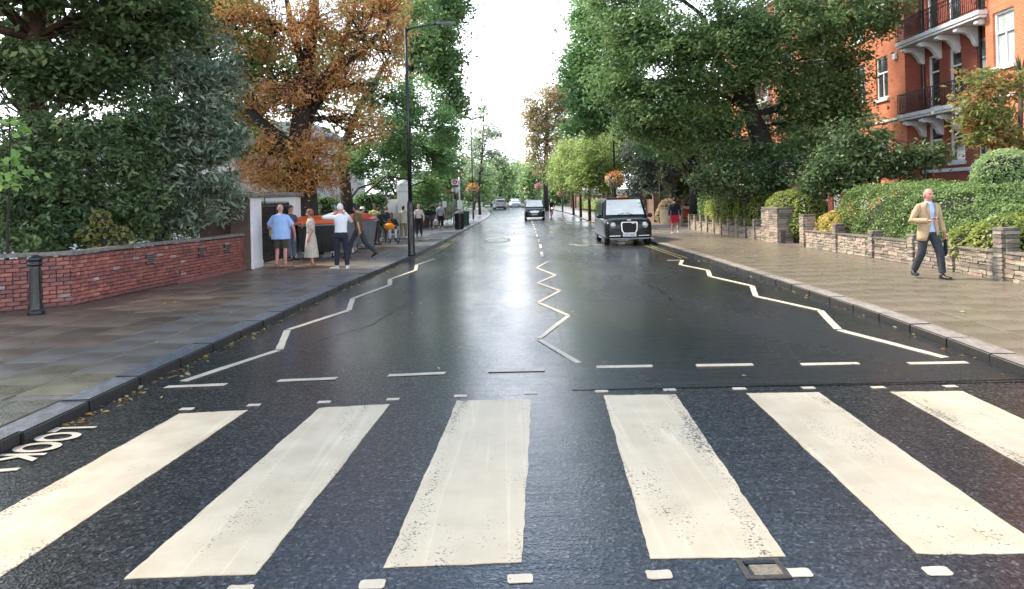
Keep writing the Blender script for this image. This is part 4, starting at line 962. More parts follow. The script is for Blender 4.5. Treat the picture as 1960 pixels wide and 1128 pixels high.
tree('plane_tree', 'tall deep green tree rising behind the lamp post', (p.x - 1, 49), [(p.x - 1, 49, 0, .45), (p.x - 1, 49, 5, .34), (p.x - .6, 49, 10, .25), (p.x, 49, 15, .12)],
     [lobe(840, 50, 48, 50, 60, 2.2, 70), lobe(868, 0, 48, 36, 40, 1.8, 40), lobe(850, 130, 48, 40, 50, 1.8, 56), lobe(800, 90, 49, 50, 70, 2, 50), lobe(810, -60, 49, 80, 50, 2.4, 60), lobe(868, 200, 48.5, 26, 34, 1.3, 30), lobe(760, 20, 50, 40, 60, 2, 40), lobe(700, -10, 50, 60, 70, 2, 40)],
     L_GRN2, BARKD, leaf=0.28, per=64, crad=0.8, aspect=0.55, tint=0.5)
p = A(860, 400, 62)
tree('yew_tree', 'dark dense evergreen behind the bus shelter', (p.x - 1.2, 62), [(p.x - 1.2, 62, 0, .3), (p.x - 1.2, 62, 4, .2), (p.x - 1.2, 62, 7, .1)],
     [lobe(842, 350, 61, 34, 34, 1.2, 50), lobe(856, 325, 62, 28, 40, 1.2, 46), lobe(866, 365, 64, 20, 26, 1.2, 30), lobe(810, 370, 58, 30, 34, 1.2, 40), lobe(830, 400, 57, 34, 22, 1, 34), lobe(858, 270, 63, 26, 36, 1.3, 36), lobe(864, 395, 66, 20, 14, 1, 16)],
     L_GRN2, BARKD, leaf=0.26, per=60, crad=0.7, aspect=0.5)
p = A(922, 400, 84)
tree('whitebeam_tree', 'sparse pale young tree beside the flower basket column', (EL(82) - 1.0, 82, .1), [(EL(82) - 1.0, 82, 0.4, .16), V3(916, 360, 82, .14), V3(922, 300, 82, .1), V3(926, 240, 82, .07), V3(926, 200, 82, .04)],
     [lobe(925, 215, 82, 18, 22, 1, 22), lobe(935, 255, 82, 28, 28, 1.4, 44), lobe(912, 275, 82, 30, 32, 1.4, 54), lobe(945, 295, 82, 28, 24, 1.2, 36), lobe(925, 320, 82, 34, 26, 1.4, 34), lobe(895, 310, 83, 26, 40, 1.4, 34)],
     L_PALE, BARKD, leaf=0.28, per=30, crad=0.6, aspect=0.35, hang=.3)
for i, (x, y, d, rx, ry, lab, lm, n) in enumerate([
        (905, 335, 118, 46, 52, 'rounded pale green tree beyond the bus stop on the left of the bend', L_FAR, 90), (955, 330, 150, 34, 46, 'low green tree at the left side of the road bend', L_FAR, 70),
        (985, 335, 185, 30, 48, 'hazy green tree at the very end of the street', L_FAR, 70), (1018, 335, 170, 30, 44, 'yellow green tree just left of the rust coloured far tree', L_FAR, 70),
        (1075, 350, 140, 40, 40, 'dull green tree low behind the cyclist', L_GRN2, 60), (1005, 350, 260, 80, 40, 'broad distant tree mass closing the end of the street', L_FAR, 120), (930, 345, 230, 70, 44, 'broad distant tree behind the far left bend', L_FAR, 110)]):
    c = A(x, y, d); 
    tree('far_tree', lab, (c.x, d), [(c.x, d, zg(d), .3), (c.x, d, c.z, .2), (c.x, d, c.z + ry * d / F * .6, .08)],
         [lobe(x, y, d, rx * .7, ry * .8, rx * d / F * .6, n // 2), lobe(x - rx * .4, y + ry * .3, d, rx * .6, ry * .6, rx * d / F * .5, n // 4), lobe(x + rx * .4, y + ry * .25, d, rx * .6, ry * .6, rx * d / F * .5, n // 4), lobe(x, y + ry * .8, d, rx * .9, ry * .4, rx * d / F * .5, n // 3)],
         lm, BARK, leaf=0.0042 * d, per=44, crad=0.011 * d, aspect=0.6, group='far trees', twigs=0.2)
# rust coloured chestnut far right
p = A(1045, 380, 102); 
tree('chestnut_tree', 'rust and yellow horse chestnut standing far down the right side', (p.x, 102), [(p.x, 102, zg(102), .4), (p.x, 102, 5, .34), (p.x + .3, 102, 10, .22), (p.x + .5, 102, 16, .1)],
     [lobe(1048, 195, 101, 44, 38, 2, 56), lobe(1070, 230, 101, 44, 40, 2, 60), lobe(1018, 220, 101, 22, 34, 1.6, 26), lobe(1085, 190, 102, 30, 30, 2, 26), lobe(1085, 270, 102, 30, 36, 2, 30), lobe(1026, 240, 101, 26, 34, 2, 38), lobe(1045, 275, 101, 38, 30, 2, 50), lobe(1070, 180, 103, 26, 24, 2, 24), lobe(1050, 315, 101, 32, 26, 1.8, 36), lobe(1020, 285, 102, 20, 26, 1.6, 20)],
     leaf_mat('leaf_autumn_pale', [(0.07, 0.04, 0.02), (0.12, 0.07, 0.03), (0.14, 0.10, 0.04), (0.15, 0.125, 0.05), (0.10, 0.11, 0.04), (0.07, 0.09, 0.03)], .55, .35, gain=3.2, sat=.85), BARKD, leaf=0.36, per=48, crad=1.1, aspect=0.45, tint=0.75)
for lab, px_, py_, d, rx, ry, lm in (('deep green tree behind the young street trees on the right', 1140, 270, 84, 60, 60, L_GRN2), ('broad green tree between the boundary wall and the red roofed house', 1215, 225, 62, 66, 80, L_GRN2), ('leafy green tree standing behind the grey green bush', 1290, 300, 60, 60, 60, L_GRN)):
    c = A(px_, py_, d); k = d / F
    tree('garden_tree', lab, (max(c.x, outR(d) + 1.2), d), [(max(c.x, outR(d) + 1.2), d, 0, .3), (c.x, d, c.z, .2), (c.x, d, c.z + 2, .1)],
         [lobe(px_, py_ - ry * .3, d, rx * .8, ry * .7, rx * k * .7, 60), lobe(px_ - rx * .4, py_ + ry * .4, d, rx * .6, ry * .6, rx * k * .6, 44), lobe(px_ + rx * .4, py_ + ry * .4, d, rx * .6, ry * .6, rx * k * .6, 44), lobe(px_, py_ + ry, d, rx * .8, ry * .4, rx * k * .5, 40)],
         lm, BARKD, leaf=.3, per=56, crad=.85, aspect=.5, tint=.5)
# young lime green street trees
for i, (x, yb, d, cx, cy_, rx, ry, lab) in enumerate([(1129, 423, 58.9, 1140, 310, 52, 62, 'nearest of the young lime green street trees, behind the taxi'), (1112, 417, 69.6, 1104, 305, 46, 56, 'middle one of the young lime green street trees'), (1098, 414, 77.0, 1082, 325, 34, 44, 'farthest of the young lime green street trees')]):
    bx_ = G(x, yb, .1 + zg(d)).x * d / G(x, yb, .1 + zg(d)).y
    tree('street_tree', lab, (bx_, d, .1), [(bx_, d, zg(d) + .1, .13), (bx_, d, 2.5, .11), V3(cx, cy_ + 30, d, .08), V3(cx, cy_ - 30, d, .04)],
         [lobe(cx, cy_ - ry * .3, d, rx * .8, ry * .7, rx * d / F * .8, 70), lobe(cx - rx * .45, cy_ + ry * .3, d, rx * .6, ry * .6, rx * d / F * .6, 44), lobe(cx + rx * .45, cy_ + ry * .3, d, rx * .6, ry * .6, rx * d / F * .6, 44), lobe(cx, cy_ + ry * .7, d - .5, rx * .8, ry * .35, rx * d / F * .5, 30)],
         L_LIME, BARK, leaf=0.25, per=60, crad=0.75, aspect=0.35, flat=0.5, group='young street trees along the right kerb', tint=0.55)
# the big leaning tree on the right
p = A(1492, 400, 33); bx_ = p.x
tree('ash_tree', 'huge spreading green tree with a dark leaning trunk overhanging the right pavement', (bx_, 33),
     [(bx_ + .1, 33, 0, .72), V3(1490, 380, 33, .58), V3(1478, 320, 33, .48), V3(1450, 250, 33, .42), V3(1432, 200, 33, .34), V3(1430, 130, 33, .25), V3(1405, 110, 33.1, .22), V3(1380, 40, 33.2, .16), V3(1360, -60, 33.3, .1)],
     [lobe(1200, 60, 32, 70, 60, 2, 70), lobe(1290, 90, 31, 80, 70, 2, 84), lobe(1390, 60, 30.6, 80, 70, 2, 80), lobe(1480, 60, 30.4, 80, 70, 2, 80), lobe(1580, 50, 31, 80, 60, 2, 74), lobe(1665, 30, 31, 60, 50, 1.6, 46), lobe(1190, 170, 33, 60, 50, 1.8, 56), lobe(1230, 235, 34, 60, 34, 1.5, 46), lobe(1300, 262, 34.5, 56, 30, 1.4, 36), lobe(1400, 312, 31, 60, 30, 1, 34), lobe(1535, 285, 30.5, 60, 40, 1, 44), lobe(1612, 205, 32, 40, 60, 1.2, 40), lobe(1440, 130, 30, 70, 50, 1.2, 36), lobe(1280, 200, 32, 80, 56, 1.8, 70),
      lobe(1360, 250, 32, 70, 50, 1.6, 50), lobe(1540, 160, 31.4, 70, 60, 1.8, 66), lobe(1610, 130, 32, 60, 50, 1.6, 50), lobe(1330, 160, 34, 80, 60, 2, 56), lobe(1520, 240, 33, 60, 46, 1.4, 36), lobe(1600, 220, 33, 50, 46, 1.4, 36), lobe(1400, 190, 34.5, 60, 60, 1.4, 36), lobe(1300, -50, 32, 150, 60, 3, 90), lobe(1520, -60, 32, 170, 60, 3, 90), lobe(1150, -20, 33, 50, 60, 1.8, 40)],
     L_GRN2, BARKD, leaf=0.20, per=66, crad=0.66, aspect=0.45, flat=0.6, tint=0.55, limb_r=.15,
     limbs=[[V3(1440, 220, 33, .3), V3(1395, 150, 32.8, .26), V3(1360, 85, 32.6, .2), V3(1345, 30, 32.5, .14)], [V3(1470, 290, 33, .24), V3(1400, 270, 33.4, .2), V3(1300, 248, 33.8, .16), V3(1220, 240, 34, .12), V3(1195, 200, 34, .08)], [V3(1440, 150, 33, .2), V3(1520, 90, 32.4, .15), V3(1590, 60, 32, .1)]])
p = A(1337, 400, 46)
tree('lime_tree', 'tall green tree with a thick trunk rising behind the person in red shorts', (p.x, 46), [(p.x, 46, 0, .62), (p.x, 46, 2.4, .55), (p.x - .3, 46, 6, .42), (p.x - 1, 46, 11, .2)],
     [lobe(1150, 60, 46, 50, 60, 2.2, 60), lobe(1140, 150, 46, 40, 46, 2, 50), lobe(1115, 190, 47, 36, 40, 2, 40), lobe(1100, 130, 48, 26, 40, 1.6, 30), lobe(1125, 240, 48, 40, 26, 1.6, 30), lobe(1200, 120, 47, 60, 60, 2, 50), lobe(1120, 100, 47, 24, 40, 1.6, 26), lobe(1280, 280, 45, 50, 30, 1.6, 36), lobe(1330, 220, 47, 60, 50, 2, 36), lobe(1160, 210, 46, 50, 34, 1.8, 44), lobe(1120, 20, 47, 26, 40, 1.6, 24), lobe(1230, 30, 48, 60, 60, 2, 40)],
     L_GRN, BARKD, leaf=0.28, per=60, crad=0.8, aspect=0.5, tint=0.5)
p = A(1250, 400, 58)
tree('grey_shrub_tree', 'dull grey green bushy tree behind the flower basket lamp post', (p.x, 58), [(p.x, 58, 0, .22), (p.x, 58, 2.5, .18), (p.x, 58, 5.4, .08)],
     [lobe(1235, 300, 57, 44, 40, 1.6, 66), lobe(1270, 330, 57, 40, 36, 1.5, 50), lobe(1232, 350, 57, 34, 36, 1.4, 50), lobe(1300, 300, 58, 40, 40, 1.5, 44), lobe(1258, 385, 56, 40, 26, 1.2, 40)], L_GREY, BARKD, leaf=0.26, per=60, crad=0.75, aspect=0.4)
p = A(1640, 400, 25.5)
tree('camellia_tree', 'small dark glossy tree between the red mansion and the clipped hedge', (p.x, 25.5), [(p.x, 25.5, 0, .12), (p.x, 25.5, 1.8, .09), (p.x + .2, 25.5, 3.4, .05)],
     [lobe(1640, 270, 25.5, 70, 50, 1.0, 60), lobe(1600, 320, 25.2, 60, 40, .9, 46), lobe(1680, 320, 25, 60, 36, .9, 46), lobe(1740, 310, 24.6, 60, 30, .8, 26), lobe(1560, 350, 26, 50, 34, .8, 30), lobe(1790, 300, 24.5, 36, 24, .7, 10), lobe(1640, 360, 25, 50, 24, .7, 20)],
     leaf_mat('leaf_camellia', [(0.020, 0.042, 0.013), (0.034, 0.064, 0.019), (0.055, 0.09, 0.026), (0.09, 0.12, 0.04)], 0.4, 0.2, gain=2.3), BARKD, leaf=0.15, per=56, crad=0.42, aspect=0.5, tint=0.5)
p = A(1430, 400, 30)
tree('holly_tree', 'dark holly growing under the leaning trunk behind the stone wall', (p.x, 30), [(p.x, 30, 0, .12), (p.x, 30, 1.6, .09), (p.x, 30, 3, .05)],
     [lobe(1410, 340, 30, 60, 36, 1.0, 44), lobe(1370, 350, 31, 50, 36, 1, 36), lobe(1470, 345, 30, 60, 30, .9, 40), lobe(1540, 330, 29, 50, 40, .9, 36), lobe(1430, 300, 31, 60, 30, 1, 26)],
     L_DARK, BARKD, leaf=0.16, per=54, crad=0.42, aspect=0.5)
p = A(1900, 300, 18.6)
tree('red_leaf_tree', 'small tree with reddening leaves in front of the mansion bay', (p.x, 18.8), [(p.x + .1, 18.8, 0, .08), (p.x, 18.8, 1.4, .06), V3(1905, 250, 18.7, .045), V3(1890, 170, 18.6, .03)],
     [lobe(1885, 190, 18.6, 50, 40, .6, 26), lobe(1935, 170, 18.8, 40, 36, .6, 20), lobe(1900, 250, 18.5, 60, 40, .7, 30), lobe(1870, 225, 18.5, 40, 30, .5, 18), lobe(1945, 270, 18.7, 40, 46, .6, 22), lobe(1870, 150, 18.8, 26, 20, .4, 8)],
     L_RED, BARKD, leaf=0.15, per=34, crad=0.34, aspect=0.42, tint=0.6, hang=.4)
def spiky(name, label, base, heads, bl=0.9, mt=None):
    B = Vector((base[0], base[1], 0)); root = thing(name, label, 'palm', B); s = MB(); lv = MB()
    for h in heads:
        h = Vector(h) - B; s.tube([Vector((h.x * .3, h.y * .3, 0)), Vector((h.x * .8, h.y * .8, h.z * .6)), h], [.09, .07, .06], 8)
        for k in range(70):
            q, e = RNG.random() * 2 * PI, RNG.random() * 1.9 - .5
            d = Vector((math.cos(q) * math.cos(e), math.sin(q) * math.cos(e), math.sin(e))); sd_ = Vector((-math.sin(q), math.cos(q), 0)) * .022
            L = bl * (.7 + .5 * RNG.random()); m_ = h + d * L * .5; t_ = h + d * L - Vector((0, 0, .25 * L * math.cos(e)))
            lv.add([h - sd_ * .5, h + sd_ * .5, m_ + sd_, t_, m_ - sd_], [(0, 1, 2, 4), (4, 2, 3)])
    s.build('stem', BARK, root, smooth=True); lv.build('fronds', mt or mat('palm_blade', (0.05, 0.085, 0.03), 0.4, var=.4, scale=1.5), root, fix=False)
spiky('cordyline_palm', 'spiky cordyline palm behind the red leaved tree at the right edge', (A(1925, 300, 20.5).x, 20.5), [A(1930, 240, 20.5), A(1955, 155, 20.6), A(1915, 285, 20.3)])
spiky('cordyline_palm', 'small spiky palm in the garden beside the person in red shorts', (A(1268, 400, 51).x, 51), [A(1262, 345, 51), A(1278, 372, 50.6)], 1.0, mat('palm_blade_pale', (0.10, 0.12, 0.06), 0.4, var=.4, scale=1.5))

# hedges and shrubs along the right wall
def SH(x, y, d, rx, ry, rd): k = d / F; return (A(x, y, d), (rx * k, rd, ry * k))
shrub('clipped_hedge', 'large rounded clipped green hedge behind the walking man', (11.2, 18.5, .1), [((11.2, 20.8, .78), (1.45, 2.4, 1.28)), ((11.1, 17.9, .78), (1.4, 2.2, 1.2)), ((11.0, 16.0, .55), (1.2, 1.3, .95))],
      L_HEDGE, leaf=0.055, dens=1500, aspect=0.55, box=4.0, shellw=.10, cat='hedge')
shrub('golden_shrub', 'golden variegated shrub over the wall between the gate pier and the hedge', (10.4, 23.2, .1), [((10.3, 22.9, .75), (.75, .75, .62)), ((10.4, 23.7, .7), (.7, .55, .55)), ((10.0, 22.2, .7), (.45, .45, .5))], L_GOLD, leaf=0.09, dens=420, cat='shrub')
shrub('golden_shrub', 'yellow green shrub spilling over the stone wall right of the walking man', (10.0, 14.9, .1), [((10.05, 14.9, .72), (.75, .8, .62)), ((9.75, 15.7, .65), (.5, .5, .5)), ((10.6, 14.5, .9), (.8, .8, .6))], L_VAR, leaf=0.08, dens=480)
shrub('golden_shrub', 'gold tipped shrub behind the wall at the right edge', (9.9, 13.2, .1), [((9.85, 13.3, .75), (.5, .55, .55)), ((9.9, 12.4, .8), (.6, .6, .6)), ((10.5, 13.0, .9), (.7, .8, .65))], L_VAR, leaf=0.08, dens=480)
shrub('pittosporum_shrub', 'feathery olive green shrub under the red leaved tree', (12.4, 17.3, .1), [(A(1925, 325, 17.3), (.7, .6, .5)), (A(1950, 370, 17), (.5, .5, .6)), (A(1890, 345, 17.6), (.4, .4, .3)), (A(1960, 420, 17), (.6, .5, .6)), ((12.3, 17.3, .9), (.5, .5, 1.0))], L_FAR, leaf=0.10, dens=620, aspect=.3)
shrub('golden_shrub', 'bright variegated shrub crowning the wide stone gate pier', (10.4, 27.4, .1), [((10.2, 27.2, 1.45), (.75, 1.1, .55)), ((10.5, 28.4, 1.2), (.8, .9, .7)), ((10.5, 26.2, 1.3), (.6, .6, .5)), ((10.1, 26.2, .75), (.35, .45, .45))], L_VAR, leaf=0.09, dens=420)
shrub('privet_hedge', 'loose mixed green hedge over the long low stone wall', (10.3, 33, .1), [((10.15, 29.8, 1.05), (.75, .9, .9)), ((10.2, 31.3, 1.1), (.8, 1.0, 1.0)), ((10.15, 33.0, 1.15), (.8, 1.1, 1.1)), ((10.15, 34.8, 1.2), (.85, 1.1, 1.15))], L_VAR, leaf=0.10, dens=330, cat='hedge')
shrub('aucuba_shrub', 'yellow flecked shrub in the long hedge behind the person in red shorts', (10.3, 33.6, .1), [((9.95, 33.2, 1.05), (.6, .9, .8)), ((10.2, 36.0, 1.15), (.8, 1.1, 1.15)), ((10.0, 31.8, .95), (.5, .5, .6))], L_VAR, leaf=0.10, dens=330)
shrub('bushy_shrub', 'tall yellow green shrub where the long hedge ends', (10.4, 37.6, .1), [((10.4, 37.8, 1.3), (.9, 1.0, 1.2)), ((10.6, 36.9, 1.9), (.6, .7, .6))], L_HEDGE, leaf=0.11, dens=300)
shrub('brown_shrub', 'straw brown shrub behind the wooden fence', (10.3, 49.5, .1), [(A(1278, 400, 49.5), (.65, .6, .7)), (A(1270, 412, 49.8), (.6, .6, .6)), ((10.3, 49.5, .5), (.5, .5, .6))], leaf_mat('leaf_straw', [(0.10, 0.075, 0.035), (0.17, 0.13, 0.06), (0.24, 0.19, 0.10)], .6, .2), leaf=0.12, dens=260, aspect=.3)
shrub('garden_hedge', 'clipped green hedge further along the right side past the street trees', (9.6, 92, .6), [((outR(y) - .4, y, zg(y) + .8), (.8, 4.0, .8)) for y in (86, 92, 98)], L_LIME, leaf=0.2, dens=60, cat='hedge')
# left background planting behind the railings
shrub('garden_shrub', 'green and yellow shrub behind the railings past the bins', (-8.4, 34, .1), [(A(700, 382, 34.5), (.6, .5, .32)), (A(722, 385, 35), (.5, .5, .35)), (A(625, 385, 32.5), (.55, .5, .25)), (A(700, 420, 34.5), (.5, .5, .7)), (A(722, 420, 35), (.45, .45, .7)), (A(625, 415, 32.5), (.45, .45, .75))], L_GRN, leaf=0.13, dens=150)
shrub('garden_hedge', 'dark leafy hedge running behind the bus shelter', (-7.3, 50, .1), [((-7.4, 45.5, 1.1), (.8, 2.4, 1.3)), ((-7.3, 50.5, 1.1), (.8, 3.0, 1.35)), ((-7.1, 57, 1.1), (.8, 3.4, 1.3))], L_DARK, leaf=0.16, dens=150, cat='hedge')
for x, y, d, r in ((12.5, 44, 2.2, 2.0), (13, 52, 2.4, 2.4)): pass
# ------------------------------------------------------------------ street furniture and boundaries on the left
def pz(y): return zg(y) + 0.102
bo = thing('bollard', 'black cast iron bollard in front of the brick wall corner', 'bollard', (-8.32, 12.85, .1))
mb = MB(); mb.lathe([(.135, 0), (.135, .06), (.105, .09), (.10, .12), (.088, .80), (.087, .84)], 16); mb.build('post', IRON, bo, smooth=True, bevel=.004)
for k in range(8):
    q = 2 * PI * k / 8; s = MB(); s.tube([(.094 * math.cos(q), .094 * math.sin(q), .16), (.086 * math.cos(q), .086 * math.sin(q), .80)], [.008, .008], 6); s.build('flute', IRON, bo)
mb = MB(); mb.lathe([(.088, .84), (.112, .86), (.112, .89), (.09, .91), (.12, .94), (.12, .985), (.10, 1.01), (.05, 1.03), (.01, 1.035)], 16); mb.build('cap', IRON, bo, smooth=True)

# brown brick pier, white gate pier, iron gate, second white pier
BROWN = brickwork('brown_brick', (0.13, 0.085, 0.055), (0.10, 0.065, 0.045), (0.13, 0.10, 0.08))
pr = thing('gate_pier', 'brown brick gate pier whose road side is painted white, ending the red wall', 'gate pier', (-7.75, 21.55, .1))
mb = MB(); mb.box((-.03, 0, 1.03), (.56, .84, 2.06)); mb.build('brick_shaft', BROWN, pr)
mb = MB(); mb.box((.27, .01, 1.06), (.06, .83, 2.0)); mb.box((.27, .01, .10), (.10, .86, .2)); mb.build('painted_face', RENDER, pr, bevel=.012)
mb = MB(); mb.box((0, 0, 2.10), (.78, 1.0, .10)); mb.box((0, 0, 2.17), (.70, .92, .06), taper=.8); mb.build('cap', CAP, pr, bevel=.015)
mb = MB(); mb.box((-.85, .2, .95), (1.1, .3, 1.9)); mb.build('brick_return', BROWN, pr)
p2_ = thing('gate_pier', 'broad white rendered gate pier beside the chestnut trunk', 'gate pier', (-7.80, 25.2, .1))
mb = MB(); mb.box((0, 0, 1.05), (1.0, .7, 2.1)); mb.build('shaft', RENDER, p2_, bevel=.02)
mb = MB(); mb.box((0, 0, 2.15), (1.2, .9, .10)); mb.box((0, 0, 2.22), (1.05, .78, .06), taper=.85); mb.build('cap', CAP, p2_, bevel=.015)
mb = MB(); mb.box((0, 0, .08), (1.06, .76, .18)); mb.build('plinth', RENDER, p2_, bevel=.02)
gt = thing('iron_gate', 'tall black iron gate of upright bars between the two piers', 'gate', (-7.50, 22.0, .1))
mb = MB()
for z in (.12, .95, 1.80): mb.box((0, 1.42, z), (.035, 2.8, .05))
for y in (.04, 1.40, 1.46, 2.8): mb.box((0, y, .95), (.05, .05, 1.9))
mb.build('gate_frame', IRON, gt)
for k in range(24):
    b_ = MB(); y = .15 + k * .114; b_.tube([(0, y, .1), (0, y, 1.86), (0, y, 1.95)], [.019, .019, .003], 6); b_.build('bar', IRON, gt)
mb = MB(); mb.box((.05, 1.36, 1.0), (.06, .10, .24)); mb.build('lock_box', IRON, gt, bevel=.005)
mb = MB(); mb.box((.03, .75, 1.05), (.012, .14, .36)); mb.build('yellow_notice', mat('notice_yellow', (0.6, 0.42, 0.06), .5), gt)

# railings, small wall and shed-like gate behind the bins
rl = thing('railing', 'black iron railings on a low wall behind the wheeled bins', 'railing', (-8.3, 26, .1))
mb = MB(); mb.box((.55, 5.6, .2), (.25, 11.4, .4), rz=-.10); mb.build('dwarf_wall', CONC, rl)
mb = MB()
for z in (.55, 1.42): mb.box((.55, 5.6, z), (.03, 11.3, .035), rz=-.10)
mb.build('rail', IRON, rl)
for k in range(80):
    y = .05 + k * .14; b_ = MB(); x = .55 + (y - 5.6) * .10; b_.tube([(x, y, .4), (x, y, 1.5), (x, y, 1.6)], [.009, .009, .002], 4); b_.build('bar', IRON, rl)
gl = thing('gate_screen', 'grey white panelled gate screen with iron bars beside the tall white pillar', 'gate', (-6.35, 37.2, .1))
mb = MB(); mb.box((-.35, .6, 1.1), (.08, 2.6, 2.1), rz=-.15); mb.build('panel', mat('grey_white_panel', (0.48, 0.49, 0.49), .6, var=.15, scale=3), gl)
mb = MB(); mb.box((-.35, .6, 2.2), (.16, 2.7, .10), rz=-.15); mb.build('top_rail', IRON, gl)
for k in range(5):
    b_ = MB(); b_.box((-.25 - (k - 2) * -.06, .6 + (k - 2) * .55, 1.1), (.03, .05, 2.1)); b_.build('stile', IRON, gl)
dg = thing('iron_gate', 'dark iron gate panel between the railings and the grey white screen', 'gate', (-7.3, 35.6, .1))
mb = MB(); mb.box((0, 0, 1.0), (1.2, .04, 1.7)); mb.build('backing_sheet', mat('gate_dark_sheet', (0.03, 0.035, 0.035), .6), dg)
for k in range(9):
    b_ = MB(); b_.box((-.55 + k * .1375, -.05, 1.05), (.022, .022, 1.95)); b_.build('bar', IRON, dg)
wp = thing('white_pillar', 'tall white rendered gate pillar with a stepped cap beside the lamp post', 'pillar', (-5.65, 38.7, .1))
mb = MB(); mb.box((0, 0, 1.2), (.62, .62, 2.4)); mb.build('shaft', RENDER, wp, bevel=.02)
mb = MB(); mb.box((0, 0, 2.46), (.76, .76, .12)); mb.box((0, 0, 2.62), (.66, .66, .22)); mb.build('cornice', RENDER, wp, bevel=.02)
mb = MB(); mb.tube([(0, 0, 2.72), (0, 0, 2.86), (0, 0, 2.98), (0, 0, 3.02)], [.36, .32, .18, .03], 16); mb.build('domed_cap', RENDER, wp, smooth=True)
mb = MB(); mb.box((-.75, .1, 1.05), (.95, .3, 1.9)); mb.build('side_wall', RENDER, wp, bevel=.015)
lw = thing('garden_wall', 'low dark brick garden wall behind the people walking to the bus stop', 'wall', (-6.3, 44, .1))
mb = MB()
for a, b in zip([(-.1, -4), (-.2, 4), (0.1, 14)][:-1], [(-.1, -4), (-.2, 4), (.1, 14)][1:]):
    mb.add([(a[0], a[1], 0), (b[0], b[1], 0), (b[0], b[1], .75), (a[0], a[1], .75), (a[0] - .25, a[1], 0), (b[0] - .25, b[1], 0), (b[0] - .25, b[1], .75), (a[0] - .25, a[1], .75)], [(0, 1, 2, 3), (3, 2, 6, 7), (0, 3, 7, 4), (1, 5, 6, 2)])
mb.build('wall_run', BROWN, lw, fix=False)
mb = MB(); mb.box((-.3, 4.6, .79), (.34, 18, .08), rz=.0); mb.build('coping', CAP, lw)

def lamp(name, label, x, y, h, arm, r0=.095, base=1.75, head='led', group='lamp columns'):
    z = pz(y); t = thing(name, label, 'lamp post', (x, y, z), 0, group)
    m = MB(); m.lathe([(r0 * 1.35, 0), (r0 * 1.3, .05), (r0 * 1.22, .1), (r0 * 1.2, base), (r0 * 1.0, base + .08)], 16); m.build('base_section', IRON, t, smooth=True)
    m = MB(); m.box((0, -r0 * 1.2, base * .45), (r0 * 1.1, .02, .55)); m.build('access_door', IRON, t, bevel=.006)
    m = MB(); m.tube([(0, 0, base), (0, 0, h * .6), (0, 0, h)], [r0 * .72, r0 * .62, r0 * .52], 12); m.build('column', IRON, t, smooth=True)
    if arm:
        m = MB(); s = 1 if arm > 0 else -1
        m.tube([(0, 0, h - .1), (s * .12, 0, h + .0), (s * .4, 0, h + .06), (arm, 0, h + .14)], [.045, .04, .035, .03], 8); m.build('arm', IRON, t, smooth=True)
        m = MB(); L = .62
        m.loft([[(arm + s * a, w_ * e, h + .14 + zz) for e, zz in ((-1, -.03), (1, -.03), (1, .02), (.6, .05), (-.6, .05), (-1, .02))] for a, w_ in ((-.02, .05), (.08, .10), (L * .7, .12), (L, .07))]); hd = m.build('lamp_head', mat('lamp_grey', (0.09, 0.095, 0.10), .45), t)
        m = MB(); m.box((arm + s * .36, 0, h + .105), (.4, .15, .012)); m.build('lens', mat('lamp_lens', (0.55, 0.56, 0.55), .3), hd)
    return t
p = G(788, 490, .1)
lamp('lamp_post', 'tall black lamp column with a long arm on the left pavement', p.x, p.y, 7.62, 1.05)
FLOWER = leaf_mat('petals', [(0.55, 0.10, 0.05), (0.62, 0.22, 0.06), (0.62, 0.42, 0.08), (0.6, 0.5, 0.42), (0.65, 0.62, 0.55), (0.55, 0.16, 0.22)], .5, .35, gain=1.2, sat=1.05)
FLOWER2 = leaf_mat('petals_pink', [(0.5, 0.08, 0.12), (0.6, 0.25, 0.26), (0.62, 0.5, 0.48), (0.55, 0.12, 0.10)], .5, .35, gain=1.2, sat=1.0)
def basket(label, x, y, z, r, fm, front=-.05):
    t = thing('flower_basket', label, 'flower basket', (x, y + front, z), 0, 'flower baskets on lamp columns')
    m = MB(); m.tube([(0, 0, -r * .55), (0, 0, -r * .3), (0, 0, .1)], [r * .3, r * .5, r * .62], 14); m.build('basket_bowl', mat('basket_moss', (0.03, 0.04, 0.015), .9, var=.4, scale=14), t)
    m = MB()
    for s in (-1, 1): m.tube([(s * r * .6, 0, .1), (s * r * .3, 0, .42), (0, 0, .55)], [.008] * 3, 5)
    m.ring((0, 0, .55), (0, 0, 1), .09, .015, 12, 5); m.build('hanger', IRON, t)
    n = 900; d = unit(RNG.normal(size=(n, 3))); C = d * np.array([r, r, r * .85]) * (0.72 + .32 * RNG.random(n))[:, None]
    sh = np.clip(.5 - d[:, 2] * .35 + RNG.normal(size=n) * .22, 0, 1)
    link('flowers', leaf_mesh('flowers', C, .10, .85, .1, d, sh), fm, t)
    n = 500; d = unit(RNG.normal(size=(n, 3))); C = d * np.array([r, r, r * .9]) * (0.6 + .36 * RNG.random(n))[:, None]; C[:, 2] -= .12
    link('trailing_leaves', leaf_mesh('trailing', C, .11, .5, .1, d), L_GRN, t)
